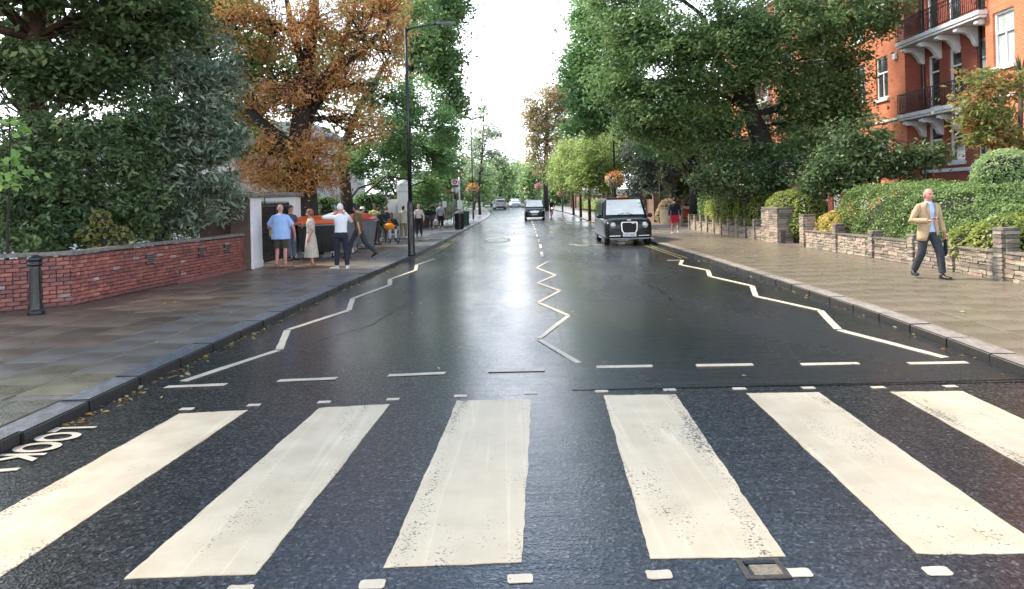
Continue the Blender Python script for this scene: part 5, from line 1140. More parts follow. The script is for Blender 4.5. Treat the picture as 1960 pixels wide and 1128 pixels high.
for lab, blab, xx, yb, d, h, arm, bx2, by2, br, fm in (
        ('black lamp column with a flower basket behind the taxi', 'big round orange and white flower basket above the taxi', 1179, 440, 41.0, 9.2, 0, 1181, 343, 19, FLOWER),
        ('black lamp column with a flower basket by the bus stop', 'orange and white flower basket beside the bus stop', 906, 420, 74.0, 10, .8, 906, 361, 13, FLOWER),
        ('thin lamp column with a pink flower basket past the street trees', 'pink flower basket past the young street trees', 1077, 408, 88.0, 9, -.8, 1076, 369, 10, FLOWER2),
        ('thin dark lamp column with a flower basket near the far bend', 'small pink flower basket above the black van', 1032, 394, 122.0, 9, -.8, 1032, 357, 8, FLOWER2)):
    c = A(xx, yb, d); lamp('lamp_post', lab, c.x, d, h, arm, .085, 1.6)
    c2 = A(bx2, by2, d); basket(blab, c.x, d, c2.z, br * d / F, fm, -.12)
# far belisha beacon
c = A(1005, 390, 128); bb = thing('beacon_post', 'black and white banded crossing beacon far down the street', 'beacon', (c.x, 128, pz(128)))
for k in range(6):
    m = MB(); m.tube([(0, 0, k * .48), (0, 0, k * .48 + .48)], [.06, .06], 10); m.build('band', WHITE if k % 2 else IRON, bb)
m = MB(); m.ball((0, 0, 3.05), .2, 14, 10); m.build('globe', mat('amber_globe', (0.75, 0.6, 0.25), .3), bb, smooth=True)

# bus stop, shelter, bins
REDP = mat('red_paint', (0.45, 0.02, 0.02), .4)
c = G(876, 438, .1); bs = thing('bus_stop_post', 'grey bus stop post with a red roundel flag', 'bus stop', (A(881, 420, 49.5).x, 49.5, .1))
m = MB(); m.tube([(0, 0, 0), (0, 0, 3.5)], [.055, .05], 10); m.build('post', ZINC, bs, smooth=True)
m = MB(); m.box((0, 0, 3.58), (.16, .16, .18)); m.build('post_cap', REDP, bs, bevel=.03)
m = MB(); m.box((-.30, 0, 3.12), (.46, .03, .44)); fl = m.build('flag', WHITE, bs, bevel=.006)
m = MB(); m.ring((-.30, -.022, 3.14), (0, 1, 0), .125, .028, 28, 6); m.build('roundel_ring', REDP, fl)
m = MB(); m.box((-.30, -.03, 3.14), (.36, .02, .06)); m.build('roundel_bar', REDP, fl)
m = MB(); m.box((-.30, -.02, 2.905), (.46, .012, .05)); m.build('stripe', REDP, fl)
m = MB(); m.box((-.30, 0, 2.62), (.46, .03, .26)); nf = m.build('number_plate', WHITE, bs, bevel=.006)
for k, (w_, z) in enumerate(((.2, 2.68), (.14, 2.60), (.24, 2.54))):
    m = MB(); m.box((-.32, -.018, z), (w_, .006, .03)); m.build('printed_line', mat('print_grey', (0.12, 0.12, 0.13), .5), nf)
m = MB(); m.box((0, -.06, 1.6), (.34, .05, .6)); m.build('timetable_case', ZINC, bs, bevel=.01)
sh = thing('bus_shelter', 'glass bus shelter with a dark red roof on the left pavement', 'bus shelter', (A(858, 430, 53.5).x, 53.5, .1))
m = MB(); m.box((-.05, 0, 2.5), (1.5, 4.2, .12)); m.box((-.05, -2.1, 2.55), (1.56, .06, .22)); m.box((.7, 0, 2.55), (.06, 4.2, .22)); m.build('roof', mat('shelter_red', (0.26, 0.02, 0.02), .4), sh, bevel=.02)
for x, y in ((-.7, -2), (-.7, 0), (-.7, 2), (.55, -2), (.55, 2)):
    m = MB(); m.box((x, y, 1.22), (.09, .09, 2.44)); m.build('post', mat('shelter_grey', (0.20, 0.21, 0.22), .4, .4), sh)
GL2 = bpy.data.materials.new('clear_glass'); t_, o_ = nodes(GL2); a_ = N(t_, 'ShaderNodeBsdfTransparent'); a_.inputs[0].default_value = (.82, .88, .86, 1); b_ = N(t_, 'ShaderNodeBsdfGlossy', Roughness=.05); x_ = N(t_, 'ShaderNodeMixShader'); x_.inputs[0].default_value = .14
t_.links.new(a_.outputs[0], x_.inputs[1]); t_.links.new(b_.outputs[0], x_.inputs[2]); t_.links.new(x_.outputs[0], o_.inputs[0])
for y in (-1, 1):
    m = MB(); m.box((-.7, y, 1.25), (.02, 1.85, 1.9)); m.build('glass_panel', GL2, sh)
m = MB(); m.box((-.1, -2, 1.25), (1.1, .02, 1.9)); m.build('glass_panel', GL2, sh)
m = MB(); m.box((-.1, -2.02, .62), (1.1, .05, .07)); m.box((-.1, -2.02, .06), (1.1, .05, .06)); m.build('end_rail', IRON, sh)
m = MB(); m.box((-.35, 0, .5), (.3, 3.4, .06)); m.build('bench', REDP, sh)
m = MB(); m.box((-.05, -2.04, 1.65), (.3, .01, .45)); m.build('poster', WHITE, sh)
lb = thing('litter_bin', 'black ribbed litter bin standing near the kerb by the bus stop', 'bin', (A(879, 430, 48).x, 48, .1))
m = MB(); m.tube([(0, 0, 0), (0, 0, .06), (0, 0, 1.02)], [.30, .28, .29], 12); m.build('body', IRON, lb)
for k in range(12):
    q = 2 * PI * k / 12 + .26; m = MB(); m.tube([(.285 * math.cos(q), .285 * math.sin(q), .1), (.295 * math.cos(q), .295 * math.sin(q), .98)], [.02, .02], 5); m.build('rib', IRON, lb)
m = MB(); m.tube([(0, 0, 1.02), (0, 0, 1.06), (0, 0, 1.16), (0, 0, 1.2)], [.33, .33, .2, .06], 14); m.build('lid', mat('bin_lid_grey', (0.16, 0.16, 0.16), .5), lb, smooth=True)
gb = thing('wheeled_bin', 'green upright bin behind the black litter bin', 'bin', (A(892, 430, 56).x, 56, .1))
m = MB(); m.loft([[(-a, -b, z), (a, -b, z), (a, b, z), (-a, b, z)] for a, b, z in ((.22, .24, 0), (.27, .30, .95), (.29, .32, 1.0))]); m.build('body', mat('bin_green', (0.02, 0.10, 0.06), .45), gb, bevel=.02)
m = MB(); m.box((0, 0, 1.04), (.6, .68, .07)); m.build('lid', MATS['bin_green'], gb, bevel=.02)
for s in (-1, 1):
    m = MB(); m.disc((s * .24, .22, .1), (1, 0, 0), .1, 14, .05); m.build('wheel', IRON, gb)

# big four wheeled refuse bins with orange lids
ORANGE = mat('bin_lid_orange', (0.62, 0.10, 0.02), .4, var=.12, scale=4)
RUBBER = mat('rubber', (0.02, 0.02, 0.02), .7)
def eurobin(label, x, y, rz, lidm, bodym):
    t = thing('refuse_bin', label, 'bin', (x, y, .1), rz, 'refuse bins by the gate')
    m = MB(); m.loft([[(-a, -b, z), (a, -b, z), (a, b, z), (-a, b, z)] for a, b, z in ((.52, .38, .2), (.60, .44, .5), (.67, .52, 1.12), (.69, .54, 1.16))]); m.build('body', bodym, t, bevel=.03)
    for k in range(4):
        m = MB(); xx = -.45 + .3 * k; m.loft([[(xx - .04, -b - .02, z), (xx + .04, -b - .02, z), (xx + .04, -b + .03, z), (xx - .04, -b + .03, z)] for b, z in ((.39, .28), (.44, .5), (.51, 1.05))]); m.build('rib', bodym, t, bevel=.01)
    rings = []
    for a, z in ((-.56, 1.18), (-.50, 1.27), (-.25, 1.38), (0, 1.42), (.25, 1.40), (.50, 1.33), (.56, 1.2)):
        rings.append([(-.72, a, 1.17), (-.70, a, z - .02), (-.4, a, z + .02), (.4, a, z + .02), (.70, a, z - .02), (.72, a, 1.17)])
    m = MB(); m.loft(rings); m.build('lid', lidm, t, smooth=False, bevel=.015)
    m = MB(); m.tube([(-.6, -.60, 1.12), (.6, -.60, 1.12)], [.018, .018], 8); m.build('handle', STEEL, t)
    for sx in (-1, 1):
        m = MB(); m.tube([(sx * .74, -.1, 1.05), (sx * .80, 0, 1.05)], [.05, .05], 10); m.build('lifting_pin', RUBBER, t)
        for sy in (-1, 1):
            m = MB(); m.ring((sx * .46, sy * .34, .1), (1, 0, 0), .075, .028, 18, 8); wh = m.build('castor', RUBBER, t, smooth=True)
            m = MB(); m.disc((sx * .46, sy * .34, .1), (1, 0, 0), .072, 16, .05); m.build('hub', ZINC, wh)
            m = MB(); m.box((sx * .46 - .04, sy * .34, .15), (.012, .08, .16)); m.box((sx * .46 + .04, sy * .34, .15), (.012, .08, .16)); m.box((sx * .46, sy * .34, .215), (.11, .11, .02)); m.build('fork', ZINC, wh)
    return t
BINK = mat('bin_black', (0.014, 0.015, 0.016), .42, var=.3, scale=3); BING = mat('bin_grey', (0.16, 0.17, 0.19), .45, var=.2, scale=3)
q = G(612, 497, .1)
eurobin('black refuse bin with a bulging orange lid behind the woman in the dress', -6.55, 25.0, .15, ORANGE, BINK)
eurobin('grey sided refuse bin with an orange lid behind the man in the white shirt', -6.2, 27.2, PI / 2 + .1, ORANGE, BING)
eurobin('refuse bin with a bright red lid furthest from the gate', -6.1, 29.8, PI / 2, mat('bin_lid_red', (0.60, 0.05, 0.025), .4, var=.12), BING)

# wooden fence on the right past the hedge
wfn = thing('wooden_fence', 'weathered wooden fence beside the person in red shorts', 'fence', (9.95, 43.6, .1))
WOOD = mat('weathered_wood', (0.20, 0.16, 0.11), .8, var=.35, scale=8, stretch=(6, 6, .6), objrand=.2)
for k in range(16):
    m = MB(); m.box((-.01 - k * .006, .1 + k * .36, .48 + random.gauss(0, .015)), (.025, .28, .96)); m.build('board', WOOD, wfn)
m = MB(); m.box((.02, 2.9, .3), (.04, 5.8, .07), rz=.017); m.box((.02, 2.9, .75), (.04, 5.8, .07), rz=.017); m.build('rail', WOOD, wfn)
for y in (-.1, 2.9, 5.95):
    m = MB(); m.box((.03 - y * .017, y, .6), (.1, .1, 1.2)); m.build('post', WOOD, wfn)

# fallen leaves, thick along the left gutter
pts, shd = [], []
for _ in range(300):
    y = 6.4 + 21 * random.random() ** 1.6; pts.append((EL(y) + abs(random.gauss(.02, .09)) + .03, y, .012)); shd.append(random.random())
for _ in range(60):
    y = 6 + 20 * random.random() ** 1.3; pts.append((ER(y) - abs(random.gauss(.02, .1)) - .03, y, .012)); shd.append(random.random())
for _ in range(130):
    y = 5.5 + 24 * random.random(); pts.append((random.uniform(EL(y) - 4.2, EL(y) - .1), y, .113)); shd.append(random.random() ** .6)
for _ in range(90):
    y = 7 + 22 * random.random(); pts.append((random.uniform(ER(y) + .1, ER(y) + 3.9), y, .113)); shd.append(random.random() ** .6)
for _ in range(16):
    y = 3.8 + 14 * random.random(); pts.append((random.uniform(EL(y), ER(y)), y, .016)); shd.append(random.random())
C = np.array(pts); me = leaf_mesh('fallen', C, .058, .6, 3.0, None, np.array(shd))
fo = link('fallen_leaves', me, leaf_mat('leaf_litter', [(0.10, 0.04, 0.02), (0.30, 0.13, 0.03), (0.42, 0.28, 0.04), (0.20, 0.20, 0.04), (0.48, 0.40, 0.22)], .5, .2, gain=1.2, sat=1.0)); tag(fo, 'yellow and brown fallen leaves scattered on kerbs and pavements', 'leaves', kind='stuff')
# ------------------------------------------------------------------ vehicles
def ring_section(y, w, zb, zs, crown=.02, round_=.10, n=None):
    """car body section at length y: half width w, bottom zb, shoulder zs"""
    h = zs - zb
    half = [(0, zb), (.6 * w, zb), (.93 * w, zb + .02), (w, zb + min(.14, h * .3)), (w * 1.0, zb + h * .55), (w * .985, zs - min(.12, h * .3)), (w * .93, zs - .02), (.6 * w, zs + crown * .6), (0, zs + crown)]
    return [(x, y, z) for x, z in half] + [(-x, y, z) for x, z in half[-2:0:-1]]
def pane(mb, a, b, c, d): mb.quad(a, b, c, d)
def wheel(root, x, y, r, w_, s):
    m = MB(); prof = [(r * .62, -w_ / 2), (r * .9, -w_ / 2), (r, -w_ * .32), (r, w_ * .32), (r * .9, w_ / 2), (r * .62, w_ / 2)]
    V = [(x + z, y + rr * math.cos(2 * PI * k / 24), r + rr * math.sin(2 * PI * k / 24)) for rr, z in prof for k in range(24)]
    m.add(V, [(i * 24 + k, i * 24 + (k + 1) % 24, ((i + 1) % 6) * 24 + (k + 1) % 24, ((i + 1) % 6) * 24 + k) for i in range(6) for k in range(24)])
    ty = m.build('wheel', RUBBER, root, smooth=True)
    m = MB(); m.disc((x + s * w_ * .30, y, r), (1, 0, 0), r * .63, 20, .02)
    for k in range(5):
        q = 2 * PI * k / 5; m.box((x + s * w_ * .38, y + r * .32 * math.cos(q), r + r * .32 * math.sin(q)), (.03, r * .6, .06), rx=q)
    m.build('rim', mat('alloy', (0.35, 0.36, 0.37), .35, .8), ty)
def carpaint(name, c): return mat(name, c, .28, 0.0, var=.05, coat=.3, spec=.15)
def text_mesh(s, size):
    cu = bpy.data.curves.new('t', 'FONT'); cu.body = s; cu.size = size; cu.align_x = 'CENTER'; cu.align_y = 'CENTER'
    o = bpy.data.objects.new('t', cu); COL.objects.link(o); bpy.context.view_layer.update()
    me = bpy.data.meshes.new_from_object(o.evaluated_get(bpy.context.evaluated_depsgraph_get())); bpy.data.objects.remove(o); return me
PLATEW = mat('plate_white', (0.72, 0.72, 0.70), .4); PLATEY = mat('plate_yellow', (0.65, 0.48, 0.08), .4); CHROME = mat('chrome', (0.6, 0.6, 0.6), .15, 1.0, var=.05)
LAMPG = mat('headlamp_glass', (0.55, 0.56, 0.56), .12, .3, var=.3, scale=8, spec=.8); REDL = mat('tail_lamp', (0.35, 0.01, 0.01), .2)
WGLASS = mat('windscreen_glass', (0.42, 0.46, 0.45), .05, var=.2, scale=1.2, spec=.9, coat=.6)  # pale base colour paints in the sky's reflection on the screens
DARKTRIM = mat('dark_trim', (0.012, 0.012, 0.013), .5)
def vehicle(name, label, cat, x, y, rz, W, secs, gh, paint_, wheels, screen=WGLASS, glasspanes=True):
    """front at local y=0 facing -Y, body runs to +Y. secs: [(y,w,zb,zs)], gh: [(y, wbase, zbase, wroof, zroof)]"""
    t = thing(name, label, cat, (x, y, zg(y) + .004), rz)
    m = MB(); m.loft([ring_section(*s) for s in secs]); m.build('body', paint_, t, smooth=True, sub=2)
    m = MB()
    def gsec(y_, wb, zb, wr, zr):
        return [(0, y_, zb - .08), (wb, y_, zb - .08), (wb, y_, zb), ((wb * .35 + wr * .65), y_, zb + (zr - zb) * .62), (wr, y_, zr - .05), (wr * .86, y_, zr), (0, y_, zr + .015), (-wr * .86, y_, zr), (-wr, y_, zr - .05), (-(wb * .35 + wr * .65), y_, zb + (zr - zb) * .62), (-wb, y_, zb), (-wb, y_, zb - .08)]
    m.loft([gsec(*g_) for g_ in gh]); cabn = m.build('cabin', paint_, t, smooth=False, bevel=.03)
    for (wx, wy, r, w_) in wheels:
        for s in (-1, 1): wheel(t, s * wx, wy, r, w_, s)
        for s in (-1, 1):
            a = MB(); 
            a.disc((s * (wx + w_ * .18), wy, r + .02), (1, 0, 0), r * 1.16, 28, .02); a.build('wheel_arch', DARKTRIM, t)
    return t, cabn
def quadpane(parent, name, P, m_, th=.012):
    P = [Vector(p) for p in P]; n = (P[1] - P[0]).cross(P[3] - P[0]).normalized(); P = [p + n * (.055 if 'screen' in name or 'rear' in name else 0) for p in P]; mb = MB(); mb.loft([[p for p in P], [p + n * th for p in P]]); return mb.build(name, m_, parent, bevel=.004)
BLACK = carpaint('black_car_paint', (0.010, 0.011, 0.012))
# black cab
cx_, cyf = 4.50, 28.55
cab, cabn = vehicle('taxi', 'black London taxi with an amber roof sign pulled in at the right kerb', 'taxi', cx_, cyf, -.015, 1.87,
    [(0.0, .70, .32, .80), (.05, .84, .24, .92), (.22, .92, .22, 1.0), (.6, .935, .22, 1.05), (1.15, .935, .22, 1.09), (2.4, .935, .22, 1.09), (3.9, .935, .22, 1.09), (4.6, .92, .24, 1.08), (4.83, .84, .30, 1.0), (4.87, .7, .4, .85)],
    [(1.05, .86, 1.06, .86, 1.07), (1.12, .865, 1.06, .85, 1.16), (1.62, .885, 1.06, .77, 1.80), (1.9, .89, 1.06, .765, 1.86), (3.4, .89, 1.06, .765, 1.88), (4.5, .88, 1.06, .75, 1.82), (4.78, .84, 1.06, .70, 1.60), (4.82, .82, 1.06, .78, 1.12)],
    BLACK, [(.80, .82, .34, .22), (.80, 3.8, .34, .22)])
quadpane(cab, 'windscreen', [(-.76, 1.135, 1.14), (.76, 1.135, 1.14), (.68, 1.60, 1.74), (-.68, 1.60, 1.74)], WGLASS)
for s in (-1, 1):
    for y0, y1, k0, k1 in ((1.45, 2.35, .2, 0), (2.45, 3.4, 0, 0), (3.5, 4.35, 0, .15)):
        P = [(s * .893, y0, 1.12), (s * .893, y1, 1.12), (s * .80, y1 - k1, 1.70), (s * .80, y0 + k0, 1.70)]
        quadpane(cab, 'side_window', P if s > 0 else P[::-1], GLASS, .02)
    m = MB(); m.ball((s * .615, .06, .79), (.125, .09, .135), 16, 12); hl = m.build('headlight', LAMPG, cab, smooth=True)
    m = MB(); m.ring((s * .615, .035, .79), (0, 1, 0), .135, .018, 24, 6); m.build('headlight_rim', BLACK, hl)
    m = MB(); m.ball((s * 1.02, 1.25, 1.13), (.10, .06, .09), 12, 8); m.tube([(s * .87, 1.28, 1.08), (s * 1.0, 1.27, 1.10)], [.03, .03], 6); m.build('wing_mirror', BLACK, cab, smooth=True)
    m = MB(); m.box((s * .56, .0, .385), (.42, .03, .025)); m.build('bumper_strip', CHROME, cab)
    m = MB(); m.box((s * .93, 1.9, .27), (.03, 1.3, .05)); m.build('side_sill', CHROME, cab)
    m = MB(); m.box((s * .945, 2.05, .92), (.02, .2, .03)); m.build('door_handle', CHROME, cab)
m = MB()
for i, (w0, z) in enumerate(((.22, .50), (.27, .60), (.29, .86), (.27, .91))): pass
gp = [(-.24, .47), (.24, .47), (.31, .58), (.33, .86), (.29, .93), (-.29, .93), (-.33, .86), (-.31, .58)]
m.loft([[(x, -.045, z) for x, z in gp], [(x, .10, z) for x, z in gp]]); gr_ = m.build('grille_surround', CHROME, cab, bevel=.01)
m = MB(); m.loft([[(x * .84, -.062, .70 + (z - .70) * .84) for x, z in gp], [(x * .84, -.03, .70 + (z - .70) * .84) for x, z in gp]]); m.build('grille_mesh', mat('grille_black', (0.008, 0.008, 0.009), .6, bump=.8, bscale=120), gr_)
m = MB(); m.box((.14, -.07, .87), (.11, .008, .025)); m.build('grille_badge', CHROME, gr_)
m = MB(); m.box((0, .035, .99), (.16, .02, .03)); m.build('bonnet_badge', CHROME, cab)
m = MB(); m.box((0, -.05, .41), (.52, .02, .115)); pl = m.build('number_plate', PLATEW, cab, bevel=.004)
me = text_mesh('LR21 JNN', .10)
for v in me.vertices: v.co = (v.co.x * .95, -.0625, v.co.y + .41)
link('plate_text', me, DARKTRIM, pl)
m = MB(); m.box((0, .02, .27), (1.5, .06, .06)); m.build('lower_lip', mat('lip_grey', (0.25, 0.25, 0.25), .5), cab, bevel=.02)
m = MB(); m.box((0, 1.75, 1.885), (.42, .20, .10)); sg_ = m.build('roof_sign', mat('amber_sign', (0.50, 0.17, 0.03), .35), cab, bevel=.03)
me = text_mesh('TAXI', .085)
for v in me.vertices: v.co = (v.co.x, 1.645, v.co.y + 1.885)
link('sign_text', me, DARKTRIM, sg_)
for s in (-1, 1):
    m = MB(); m.tube([(s * .35, 1.06, 1.16), (s * .05, 1.13, 1.25)], [.012, .008], 5); m.build('wiper', DARKTRIM, cab)
m = MB(); m.box((.60, 1.43, 1.68), (.10, .01, .10), rx=-.9); m.box((.63, 1.33, 1.54), (.09, .01, .08), rx=-.9); m.build('licence_sticker', mat('sticker_green', (0.35, 0.55, 0.42), .5), cab)
m = MB(); m.tube([(.72, -.02, .30), (.9, -.22, .26)], [.02, .02], 6); m.build('charging_lead', ZINC, cab)
# black people carrier
van, vc = vehicle('minivan', 'black people carrier driving towards the crossing in the right lane', 'van', 2.02, 67.0, -.02, 1.93,
    [(0.0, .74, .34, .84), (.06, .88, .22, .98), (.3, .95, .20, 1.04), (.8, .965, .20, 1.14), (1.3, .965, .2, 1.18), (3.0, .965, .2, 1.18), (4.9, .95, .22, 1.18), (5.1, .9, .3, 1.1), (5.14, .8, .4, .9)],
    [(1.0, .90, 1.12, .9, 1.13), (1.08, .90, 1.12, .88, 1.2), (1.85, .93, 1.12, .80, 1.84), (2.3, .93, 1.12, .79, 1.90), (4.6, .92, 1.12, .78, 1.9), (5.0, .88, 1.12, .74, 1.75), (5.06, .86, 1.12, .84, 1.2)], BLACK, [(.82, .95, .34, .23), (.82, 4.1, .34, .23)])
quadpane(van, 'windscreen', [(-.80, 1.10, 1.19), (.80, 1.10, 1.19), (.70, 1.80, 1.79), (-.70, 1.80, 1.79)], WGLASS)
for s in (-1, 1):
    for y0, y1, k0 in ((1.6, 2.6, .3), (2.7, 3.7, 0), (3.8, 4.7, 0)):
        P = [(s * .933, y0, 1.2), (s * .933, y1, 1.2), (s * .84, y1, 1.76), (s * .84, y0 + k0, 1.76)]; quadpane(van, 'side_window', P if s > 0 else P[::-1], GLASS, .02)
    m = MB(); m.loft([[(s * .50, -.01, .76), (s * .80, .05, .84), (s * .82, .05, .95), (s * .60, .0, .86)], [(s * .50, .1, .76), (s * .80, .2, .84), (s * .82, .2, .95), (s * .60, .12, .86)]]); m.build('headlight', LAMPG, van, bevel=.01)
    m = MB(); m.ball((s * 1.07, 1.45, 1.22), (.12, .06, .08), 12, 8); m.tube([(s * .93, 1.45, 1.14), (s * 1.0, 1.45, 1.18)], [.03, .03], 6); m.build('wing_mirror', BLACK, van, smooth=True)
for z in (.72, .79, .86):
    m = MB(); m.box((0, -.015, z), (.9 - (.86 - z) * 1.5, .04, .035)); m.build('grille_bar', CHROME, van)
m = MB(); m.ring((0, -.03, .83), (0, 1, 0), .09, .014, 20, 6); m.build('grille_badge', CHROME, van)
m = MB(); m.box((0, -.02, .55), (.52, .02, .11)); m.build('number_plate', PLATEW, van)
m = MB(); m.box((0, .02, .26), (1.5, .05, .05)); m.build('lower_trim', CHROME, van)
# cars further off
def hatch(name, label, x, y, rz, pm, rear, Hh=1.62, W=.90, L=4.3, body=False, sc=1.0):
    k = Hh / 1.5
    t, c_ = vehicle(name, label, 'car', x, y, rz, W * 2, [(0, W * .74, .34, .62 * k), (.06, W * .9, .24, .74 * k), (.3, W * .98, .22, .82 * k), (1.0, W, .22, .94 * k), (2.4, W, .22, .98 * k), (L - .4, W * .98, .24, 1.0 * k), (L - .08, W * .93, .28, .98 * k), (L, W * .8, .4, .8 * k)],
        [(.95, W * .9, .90 * k, W * .9, .91 * k), (1.0, W * .9, .9 * k, W * .86, .98 * k), (1.75, W * .93, .92 * k, W * .74, 1.42 * k), (2.2, W * .93, .92 * k, W * .72, 1.5 * k), (L - .9, W * .92, .94 * k, W * .72, 1.48 * k), (L - .3, W * .9, .94 * k, W * .70, 1.34 * k), (L - .06, W * .88, .95 * k, W * .84, 1.02 * k)], pm, [(W - .12, .8, .31, .2), (W - .12, L - .8, .31, .2)])
    quadpane(t, 'windscreen', [(-W * .8, 1.05, 1.0 * k), (W * .8, 1.05, 1.0 * k), (W * .66, 1.70, 1.38 * k), (-W * .66, 1.70, 1.38 * k)], WGLASS)
    quadpane(t, 'rear_window', [(W * .76, L - .06, 1.08 * k), (-W * .76, L - .06, 1.08 * k), (-W * .62, L - .28, 1.33 * k), (W * .62, L - .28, 1.33 * k)], GLASS, .02)
    for s in (-1, 1):
        P = [(s * W * .925, 1.5, .98 * k), (s * W * .925, L - .7, 1.0 * k), (s * W * .80, L - .9, 1.38 * k), (s * W * .80, 1.85, 1.36 * k)]; quadpane(t, 'side_window', P if s > 0 else P[::-1], GLASS, .02)
        m = MB(); m.ball((s * W * .72, .08, .66 * k), (.16, .07, .07), 12, 8); m.build('headlight', LAMPG, t, smooth=True)
        m = MB(); m.box((s * W * .78, L - .03, .84 * k), (.22, .06, .14)); m.build('tail_lamp', REDL, t, bevel=.02)
        m = MB(); m.ball((s * (W + .07), 1.35, 1.0 * k), (.09, .06, .06), 10, 6); m.build('wing_mirror', pm, t, smooth=True)
    m = MB(); m.box((0, -.01, .45), (.5, .02, .11)); m.build('number_plate', PLATEW, t); m = MB(); m.box((0, L + .005, .62 * k), (.5, .02, .11)); m.build('number_plate', PLATEY, t)
    m = MB(); m.box((0, L - .01, .42), (W * 1.5, .05, .16)); m.build('bumper_panel', DARKTRIM, t, bevel=.02); m = MB(); m.box((0, 0.02, .55 * k), (W * 1.1, .05, .12)); m.build('grille', DARKTRIM, t, bevel=.02)
    return t
c = A(953, 402, 113); hatch('estate_car', 'silver grey car seen from behind driving away in the left lane', c.x, 113 - 4.4, .13, carpaint('silver_grey_paint', (0.30, 0.30, 0.30)), True, 1.66, .93, 4.4).location.y = 117.0
SC_OBJ = bpy.data.objects
t = [o for o in SC_OBJ if o.name.startswith('estate_car')][0]; t.rotation_euler[2] = PI + .1; t.location = (c.x, 113 + 4.4, zg(115))
c = A(988, 391, 127); hatch('saloon_car', 'pale silver car coming round the far bend behind the van', c.x, 127, .1, carpaint('pale_silver_paint', (0.48, 0.50, 0.55)), False, 1.5, .9)
c = A(957, 382, 150); hatch('parked_van', 'tall white van on the bend ahead of the silver grey car', c.x, 150, .15, carpaint('white_car_paint', (0.7, 0.7, 0.7)), False, 2.3, 1.0, 5.0)
c = A(940, 386, 140); hatch('parked_car', 'dark car parked at the left side of the far bend', c.x - .6, 142, .12, carpaint('dark_grey_paint', (0.03, 0.03, 0.035)), False, 1.5, .9)
# ------------------------------------------------------------------ people
TMP = bpy.data.scenes.new('tmp_remesh')
def remesh(mb, vox=.016, smooth=4):
    """fuse overlapping limbs into one continuous surface"""
    me = mb.mesh('tmp'); bm = bmesh.new(); bm.from_mesh(me); bmesh.ops.recalc_face_normals(bm, faces=bm.faces); bm.to_mesh(me); bm.free()
    o = bpy.data.objects.new('tmp', me); TMP.collection.objects.link(o)
    r = o.modifiers.new('r', 'REMESH'); r.mode = 'VOXEL'; r.voxel_size = vox
    s = o.modifiers.new('s', 'SMOOTH'); s.iterations = smooth; s.factor = .5
    vl = TMP.view_layers[0]; vl.update(); dg_ = vl.depsgraph; dg_.update()
    out_ = bpy.data.meshes.new_from_object(o.evaluated_get(dg_)); bpy.data.objects.remove(o); return out_
def add_mesh(mb, me, M=None):
    mb.add([(M @ v.co) if M else v.co[:] for v in me.vertices], [tuple(p.vertices) for p in me.polygons])
SKIN = mat('skin_pink', (0.52, 0.27, 0.20), .5, var=.12, scale=14); SKIN_D = mat('skin_brown', (0.22, 0.11, 0.07), .5, var=.12, scale=14); SKIN_R = mat('skin_ruddy', (0.56, 0.25, 0.19), .5, var=.14, scale=14)
EYE = mat('eye_dark', (0.02, 0.015, 0.012), .3); LIP = mat('lip', (0.38, 0.13, 0.11), .5)
SHOE_K = mat('shoe_black', (0.015, 0.014, 0.014), .4); SHOE_W = mat('shoe_white', (0.62, 0.60, 0.55), .6); SHOE_T = mat('shoe_tan', (0.28, 0.15, 0.09), .6)
def cloth(name, c, var=.16, scale=7, bump=.9): return mat(name, c, .85, var=var, scale=scale, bump=bump, bscale=9)
def head_mesh(c, yaw, pitch, s=1.0):
    M = Matrix.Translation(c) @ Matrix.Rotation(yaw, 4, 'Z') @ Matrix.Rotation(pitch, 4, 'X') @ Matrix.Scale(s, 4)
    mb = MB(); nu, nv = 28, 20; V = []
    for j in range(nv + 1):
        th = PI * j / nv
        for k in range(nu):
            q = 2 * PI * k / nu; x, y, z = math.sin(th) * math.cos(q), math.sin(th) * math.sin(q), -math.cos(th)
            jaw = max(0, -z); bl = (max(math.sin(th), 1e-6) ** -.22 if z > 0 else 1.0); bl = min(bl, 1.6); X, Y, Z = x * bl * .074 * (1 - .20 * jaw ** 2.2), y * bl * .096 * (1 - .08 * jaw) + .014 * jaw * (y > 0), z * (.112 if z > 0 else .120)
            f = max(0, y)
            if f > .3:
                g_ = math.exp(-((X / .014) ** 2) - ((Z + .022) / .024) ** 2); Y += .032 * g_ + .010 * math.exp(-((X / .024) ** 2) - ((Z + .038) / .010) ** 2)
                for e in (-1, 1): Y -= .010 * math.exp(-((X - e * .032) / .017) ** 2 - ((Z - .012) / .014) ** 2)
                Y += .009 * math.exp(-(X / .055) ** 2 - ((Z - .032) / .012) ** 2) + .006 * math.exp(-(X / .028) ** 2 - ((Z + .062) / .012) ** 2)
            V.append(M @ Vector((X, Y, Z)))
    mb.add(V, [(j * nu + k, j * nu + (k + 1) % nu, (j + 1) * nu + (k + 1) % nu, (j + 1) * nu + k) for j in range(nv) for k in range(nu)])
    for e in (-1, 1):
        eb = MB(); eb.ball((0, 0, 0), (.010, .022, .032), 8, 6); mb.add([M @ (Vector(v) + Vector((e * .076, -.008, -.004))) for v in eb.v], eb.f)
    return mb, M
